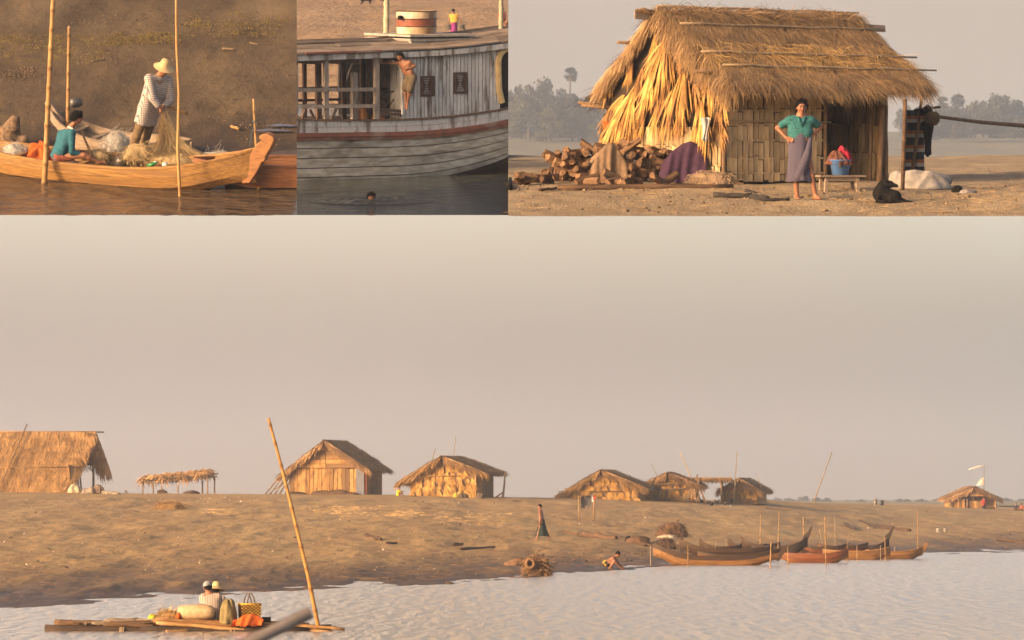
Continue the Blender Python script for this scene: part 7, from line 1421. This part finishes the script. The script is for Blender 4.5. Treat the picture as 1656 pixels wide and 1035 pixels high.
# brush heap with a hole, in the wet sand
bh = thing('brush_heap', 'round heap of brown brushwood with a dark hollow at the waterline', 'brush', M0(G0(868,930)))
BRUSH = mat('brushwood', (.25,.145,.07), (.13,.075,.038), var=0, attr=True, bump=.2, scale=10)
mb = MB(); mound(mb, (0,0,-.05), (.42,.35,.62), .4, 6); mb.build('heap', mat('brush_core', (.10,.06,.03)), bh, True)
mb = MB(); tangle(mb, (0,0,0), (.46,.38,.66), 900, .008, 3, None, (.15,.4)); mb.build('twigs', BRUSH, bh, False, True)
mb = MB(); mb.tube([(-.22+.13*cos(t),-.46,.40+.15*sin(t)) for t in np.linspace(0,2*pi,15)], .06, 7); mb.build('rim', mat('brush_rim', (.22,.125,.06), (.12,.07,.035), scale=14, bump=1.0), bh, True); mb = MB(); mb.add([(-.22+.12*cos(t),-.45,.40+.14*sin(t)) for t in np.linspace(0,2*pi,13)[:-1]], [tuple(range(12))]); mb.build('hollow', BLACK, bh)  # flat black disc stands for the shade down in the hole
cloth('brush_heap', 'low flat brown brushwood left of the round heap with the hollow', 'brush', M0(G0(838,914)), (.55,.4,.26), mat('brush_flat', (.19,.11,.06), (.10,.06,.035), scale=9, bump=1), 7, .5)
for px, py, r_, lab in ((849,934,(.12,.1,.1),'dark stone at the waterline left of the round brush heap'), (726,946.5,(.14,.1,.08),'dark stone at the waterline below the palm leaf hut')): cloth('stone', lab, 'stone', M0(G0(px,py-1)), r_, mat('stone', (.08,.055,.04), (.05,.035,.03), scale=8, bump=.5), int(px), .2, 'stones at the waterline')
# straw heaps, litter and streaks
def strawheap(lab, px, py, r_, n, m_, seed):
    b = G0(px, py); t = thing('straw_heap', lab, 'straw', M0(b), 'straw heaps on the sand'); g = np.random.default_rng(seed); d = g.normal(size=(n,3)); d[:,2] = np.abs(d[:,2]); d /= np.linalg.norm(d,axis=1)[:,None]
    mb = MB(); mound(mb, (0,0,-.03), [x*.85 for x in r_], .3, seed); mb.build('core', m_, t, True); strawset(t, 'straws', m_, d*np.array(r_)*g.uniform(.7,1,n)[:,None], g.normal(size=(n,3))*np.array([1,.5,.35]), g, (.2,.5), (.02,.04))
strawheap('golden straw heap on the sand below the palm roofed shelter', 274, 824, (.95,.6,.5), 700, FTH, 1)
def litter(name, m_, zones, n, seed, L, W, lift=.25, hmul=1.0):
    r = random.Random(seed); mb = MB()
    for _ in range(n):
        x0, y0, x1, y1 = r.choice(zones); p = G0(r.uniform(x0,x1), r.uniform(y0,y1)); a = r.gauss(0,.5)+(pi if r.random() < .5 else 0); mb.blade(p+Vector((0,0,.05)), (cos(a), sin(a), r.uniform(-.02,lift)), r.uniform(*L), r.uniform(*W), .1, (0,-.7,1))
    return mb.build(name, m_, None, False, True)
litter('straw_litter', STRAW, [(540,818,680,838),(500,820,600,832),(330,824,372,834),(620,828,690,836),(700,830,830,850)], 900, 3, (.12,.45), (.02,.05))
litter('bark_litter', mat('bark_litter', (.16,.09,.05), (.09,.055,.035), var=0, attr=True, bump=.1), [(0,890,860,940),(0,860,860,900),(500,880,980,900),(860,880,1050,905),(0,820,1000,870),(1100,870,1656,895),(1180,815,1656,860)], 1500, 4, (.08,.35), (.012,.04), .10)
litter('straw_litter', mat('shore_straw', (.20,.115,.055), (.13,.075,.037), var=0, attr=True, bump=.1), [(0,915,520,968),(480,915,860,940),(860,900,1060,918),(1500,875,1656,890)], 1000, 5, (.1,.4), (.008,.022), .1)
r = random.Random(15); mb = MB()
for _ in range(420):
    x0, y0, x1, y1 = r.choice([(0,805,820,860),(330,822,372,834),(820,815,1656,850),(0,860,900,930),(190,796,420,812),(1100,840,1656,880)]); p = G0(r.uniform(x0,x1), r.uniform(y0,y1)); q = r.uniform(.010,.030)*(2.0 if r.random() < .05 else 1); mb.box(p+Vector((0,0,q*.4+.02)), (q*3.0,q*1.8,q*.9), (r.random()*.5,r.random()*.5,r.random()*6), .6)
mb.build('pale_litter', mat('pale_litter', (.58,.50,.40), (.38,.30,.22), var=0, attr=True, bump=.1), None, False, True)
mb = MB()
for _ in range(420):
    x0, y0, x1, y1 = r.choice([(0,810,820,860),(820,815,1656,850),(0,860,900,940),(860,890,1060,915),(1500,860,1656,890)]); p = G0(r.uniform(x0,x1), r.uniform(y0,y1)); q = r.uniform(.012,.045); mb.box(p+Vector((0,0,q*.4+.02)), (q*4.0,q*1.8,q*.8), (r.random()*.5,r.random()*.5,r.random()*6), .6)
mb.build('dark_litter', mat('dark_litter', (.12,.075,.045), (.07,.045,.03), var=0, attr=True, bump=.1), None, False, True)
for px, lab in ((1517,'white bucket standing on the sand above the waterline at right, left one'), (1529,'cream bucket standing on the sand right of the white bucket')): bucket('bucket', lab, M0(G0(px, 862)), .09, .12, .26, WHITEP)
# bushes on the far plain
r = random.Random(44)
for i, (px, w_, pt) in enumerate(((1255,22,806),(1276,20,806),(1300,26,803),(1322,24,805),(1340,26,806),(1392,18,808),(1455,16,807),(1468,14,807),(1490,22,807.5),(1519,22,806),(1425,30,809),(1370,30,809),(1545,30,808),(1628,26,806),(1652,24,807),(1240,16,807),(205,14,794.5))):
    Y = 1500+r.uniform(-100,250); h = (814-pt)*Y/F; b = D0(px, 814, Y); t = thing('bush', 'hazy bush on the far plain along the horizon', 'bush', M0(b, i*1.1), 'bushes along the horizon'); k = w_*Y/F/12; inst(CROWNS[i%4], 'crown', t, Sc(k, k, h/10.4)); inst(TRUNKS[i%2], 'trunk', t, Sc(k*.8, k*.8, h/9))
V = [];
for Y, z in ((520,1.70),(900,1.52),(2600,1.50)):
    for px in np.linspace(700, 1900, 20): V.append(((px-CX)/F*Y, Y, z))
sheet('grass_plain', V, 20, 3, mat('plain_grass', (.17,.16,.07), (.22,.17,.09), scale=.02, stretch=(1,.2,1), bump=0, var=0))
# ------------------------------------------------------------------ the raft
RM = W0(315, 1020); rf = thing('raft', 'raft of lashed logs and bamboo poles loaded with sacks and two people', 'raft', M0(RM)); kR = F/RM.y
def R_(px, z, y=0.0): return Vector(((px-315)/kR, y, z))
def rlog(nm, m_, pts, rr, tp=.85): mb = MB(); r = random.Random(int(pts[0][0]*3)); n = 9; P_ = [R_(*p) for p in pts]; Q = []; \
    [Q.append(P_[min(int(i/n*(len(P_)-1)), len(P_)-2)].lerp(P_[min(int(i/n*(len(P_)-1)), len(P_)-2)+1], i/n*(len(P_)-1)-min(int(i/n*(len(P_)-1)), len(P_)-2))+Vector((0,0,r.gauss(0,rr*.10)))) for i in range(n+1)]; mb.tube(Q, [rr*(1-(1-tp)*i/n)*r.uniform(.92,1.1) for i in range(n+1)], 9); return mb.build(nm, m_, rf, True)
for pts, rr, m_ in ((((75,.02,-.25),(330,-.02,-.25)),.12,WOOD_DARK), (((100,.0,.05),(400,-.02,.05)),.13,WOOD_DARK), (((230,.0,-.35),(500,.0,-.30)),.11,WOOD_DARK), (((300,.0,.3),(535,.02,.3)),.12,WOOD_DARK), (((88,.16,.0),(190,.10,-.05)),.075,WOOD_LOG), (((150,.10,-.12),(185,.20,-.1),(224,.21,-.05)),.06,WOOD_GREY), (((188,.10,-.22),(258,.13,-.2)),.085,WOOD_LOG), (((160,.08,.2),(270,.18,.2)),.07,WOOD_LOG), (((170,.14,-.3),(255,.10,-.32)),.05,WOOD_LOG)): rlog('log', m_, pts, rr)
for x0, z0, x1, z1, y, rr in ((250,.20,430,.02,-.38,.035),(253,.24,445,.05,-.33,.03),(255,.17,440,-.02,-.45,.038),(262,.25,420,.12,-.22,.035),(268,.22,440,.10,-.12,.04),(270,.24,470,.12,.0,.04),(280,.25,480,.13,.12,.035),(285,.25,500,.12,.22,.035),(400,.16,558,.035,-.15,.038),(395,.18,545,.06,-.02,.03),(272,-.0,308,.02,-.62,.032),(410,.14,530,.0,-.3,.035),(430,.04,540,-.01,-.36,.03),(243,.28,300,.26,.3,.02)): rlog('bamboo_pole', BAMBOO if rr != .035 else WOOD_PROW, ((x0,z0,y),(x1,z1,y*.8)), rr, .8)
for px, y in ((300,-.42),(377,-.42),(445,-.3),(200,-.28)):
    mb = MB(); r = random.Random(int(px)); 
    for k in range(4): c = R_(px+r.uniform(-3,3), .10, 0); mb.tube([(c.x+.01*k, -.52+.9*t_, c.z+.16*sin(pi*t_)-.12) for t_ in np.linspace(0,1,8)], .013, 5)
    mb.build('lashing', ROPE, rf, True)
r = random.Random(5)
for k in range(26): px = r.uniform(85,262); z = r.uniform(.10,.22); l = r.uniform(14,50); rlog('stick', (WOOD_LOG, WOOD_GREY, WOOD_DARK)[k % 3], ((px,z,r.uniform(-.35,.3)),(px+l,z+r.uniform(-.05,.06),r.uniform(-.35,.3))), r.uniform(.010,.026), .7)
deck = .21
mb = MB(); mb.lathe([(0,-.36),(.07,-.355),(.12,-.31),(.145,-.2),(.15,0),(.148,.2),(.125,.31),(.06,.36),(0,.365)], 22); one(mb, 'sack', cloth_mat('cream_raft_sack', (.46,.34,.20), (.36,.25,.14)), M0(RM+R_(318,deck+.16,-.16)) @ Ry(pi/2) @ Rx(.0), 'plump cream sack lying lengthwise on the raft beside the striped person', 'sack', None, True)
mb = MB(); mb.tube([R_(291,.03,0)-R_(291,0,0), (.02,-.02,.10), (.03,.02,.02)], .05, 6); one(mb, 'tie', ORANGE, M0(RM+R_(289,deck+.03,-.24)), 'bright orange red tie at the left end of the cream sack', 'tie', None, True)
cloth('pad', 'grey mat folded over the back of the cream sack', 'mat', M0(RM+R_(330,deck,.10)), (.42,.16,.31), cloth_mat('grey_mat', (.24,.20,.18)), 201, .25)
bn = thing('straw_bundle', 'bundle of tan straw lying left of the cream sack on the raft', 'straw', M0(RM+R_(274,deck,.0))); mb = MB(); mound(mb, (0,0,-.02), (.22,.2,.2), .3, 3); mb.build('core', FTH, bn, True)
g = np.random.default_rng(9); n = 420; d = g.normal(size=(n,3)); d[:,2] = abs(d[:,2]); d /= np.linalg.norm(d,axis=1)[:,None]; strawset(bn, 'straws', STRAW, d*np.array([.22,.2,.2])*g.uniform(.7,1,n)[:,None], np.stack([g.normal(-.6,.6,n), g.normal(0,.3,n), g.normal(.25,.3,n)],1), g, (.12,.28), (.008,.016))
cloth('bag', 'yellow green plastic bag at the left of the straw bundle on the raft', 'bag', M0(RM+R_(247,deck+.0,-.05)), (.09,.1,.12), cloth_mat('lime_bag', (.42,.40,.03)), 203, .4); cloth('bag', 'dark green bag under the yellow green bag on the raft', 'bag', M0(RM+R_(249,deck-.06,-.12)), (.10,.1,.09), cloth_mat('dark_bag', (.10,.12,.06)), 204, .4)
cloth('sack', 'olive green sack standing between the striped person and the woven basket', 'sack', M0(RM+R_(371,deck-.06,-.16)), (.17,.16,.47), cloth_mat('olive_sack', (.20,.16,.075), (.13,.105,.05)), 205, .45)
drape('cloth', 'orange cloth spilled at the foot of the woven basket on the raft', 'cloth', M0(RM+R_(402,deck-.12,-.30)), .60, .24, .30, ORANGE, 206)
mb = MB(); mb.box((0,0,.06), (.17,.2,.12), None, .96); one(mb, 'box', BLACK, M0(RM+R_(431,deck-.06,-.05)), 'small black box on the raft right of the orange cloth', 'box')
# woven basket: horizontal strips passing round upright ones
kb = thing('basket', 'yellow woven basket with tall handles standing on the raft', 'basket', M0(RM+R_(403,deck-.03,.06), .35)); BK = mat('basket_yellow', (.58,.36,.06), (.40,.23,.035), scale=20, bump=.3, var=.22); BK2 = mat('basket_dark', (.16,.085,.025), var=0, bump=0)
mb = MB(); mb.box((0,0,.17), (.37,.21,.33), None, 1.10); mb.build('lining', BK2, kb)
for row in range(11):
    z = .02+.03*row; s_ = 1+.10*(z/.34)
    for i in range(10):
        x = (-.17+.0378*i)*s_
        if (i+row) % 2 == 0: mb = MB(); mb.box((x,-.112*s_-.004,z+.004), (.036*s_,.010,.022)); mb.build('weave', BK, kb)
    for j in range(6):
        if (j+row) % 2 == 0: mb = MB(); mb.box((.19*s_+.004,(-.09+.036*j)*s_,z+.004), (.010,.034,.022)); mb.build('weave', BK, kb)
mb = MB(); q = [(-.205,-.118,.345),(.205,-.118,.345),(.205,.118,.345),(-.205,.118,.345),(-.205,-.118,.345)]; mb.tube(q, .016, 6); mb.build('rim', BK, kb, True)
for y in (-.115,.115): mb = MB(); mb.tube([(-.09,y,.33),(-.05,y,.48),(-.015,y*.8,.55),(.015,y*.8,.55),(.05,y,.48),(.09,y,.33)], .012, 6); mb.build('handle', WOOD_LOG, kb, True)
# the two riders, seen from behind
pR = Pose0.__new__(Pose0); pR.b = RM+R_(343,deck,.12); pR.M = Matrix.Translation(pR.b)
J = dict(head=pR(336,950,.0), neck=pR(338,959), shA=pR(328.5,964.5), shB=pR(353,965), elA=pR(327,982,.05), wrA=pR(334,993,.24), hdA=pR(338,994,.32), elB=pR(358,983,.05), wrB=pR(352,994,.24), hdB=pR(348,995,.32), pel=pR(345,998), hipA=pR(340,1000), hipB=pR(351,1000), knA=pR(333,986,.40), knB=pR(360,988,.38), anA=pR(337,1002,.50), anB=pR(352,1002,.50), toA=pR(337,1004,.6), toB=pR(352,1004,.6))
STRIPE = cloth_mat('striped_shirt', (.42,.36,.31), (.15,.095,.085), 'v', 30)
rid = human('person in striped shirt and pale cap sitting on the raft with back turned', pR.M, J, 1.6, (-.25,1,-.1), [('shirt','shirt',STRIPE,.85,.04,.014),('pants','trousers',cloth_mat('grey_trousers', (.10,.095,.10)),.95,.02)], .010)
P_, (at, fz, up, rt, R) = body_prims(J, 1.6/1.62, (-.25,1,-.1))
CAPM = cloth_mat('pale_cap', (.25,.245,.27))
me = sdf_mesh('cap', [ell(at(0,-.012,.045), (.094,.106,.088), R), half(at(0,0,.028), -up), ], .008, CAPM); inst(me, 'cap', rid)
mb = MB(); mb.lathe([(0,0),(.085,-.002),(.088,-.010),(0,-.010)], 16, (0,0,0), False); o = mb.build('cap_peak', CAPM, rid, True); o.matrix_local = Matrix.Translation(at(0,.12,.025)) @ Matrix(np.vstack([np.hstack([R, [[0],[0],[0]]]), [0,0,0,1]]).tolist())
mb = MB(); mb.tube([tuple(at(-.022,-.112,.04)), tuple(at(.022,-.112,.04))], .012, 6); mb.build('cap_opening', BLACK, rid, True)
pQ = Pose0.__new__(Pose0); pQ.b = RM+R_(352,deck,.62); pQ.M = Matrix.Translation(pQ.b)
J = dict(head=pQ(350,954), neck=pQ(350,963), shA=pQ(339,969), shB=pQ(359.5,969), elA=pQ(336,985), wrA=pQ(342,995,.2), hdA=pQ(345,996,.28), elB=pQ(361,986), wrB=pQ(357,995,.2), hdB=pQ(354,996,.28), pel=pQ(350,1000), hipA=pQ(345,1001), hipB=pQ(356,1001), knA=pQ(340,988,.38), knB=pQ(362,990,.36), anA=pQ(343,1003,.46), anB=pQ(356,1003,.46), toA=pQ(343,1005,.55), toB=pQ(356,1005,.55))
human('person in wide cream straw hat sitting on the raft behind the striped person', pQ.M, J, 1.55, (.3,1,-.1), [('shirt','shirt',cloth_mat('cream_shirt', (.50,.43,.36)),.85,.04,.014),('pants','trousers',cloth_mat('brown_trousers', (.10,.07,.05)),.95,.02),('hat','straw_hat',HATM,.185,.11,.05,-.15)], .012)
a = RM+R_(515.5,.05,-.10); pole('raft_pole', 'very tall golden bamboo pole leaning left, set in the right end of the raft', 'pole', None, [D0(516.5,1022,a.y), D0(497,925,a.y-.05), D0(458,765,a.y-.05), D0(434,676,a.y-.05)], .043, .026, mat('bamboo_gold', (.40,.21,.055), (.29,.14,.036), scale=5, bump=.1, var=0, rough=.45, attr=True), None, .42)
# pole close to the camera, far out of focus
a = D0(503, 990, 12.5); d = (D0(410, 1036, 12.5)-a).normalized(); L_ = (a.z+.4)/-d.z; pole('oar_shaft', 'blurred grey wooden pole slanting up close to the camera at the bottom edge', 'pole', None, [a+d*L_, a], .019, .0185, mat('grey_shaft', (.33,.28,.24), (.22,.18,.15), scale=8, bump=.2), None, 9)
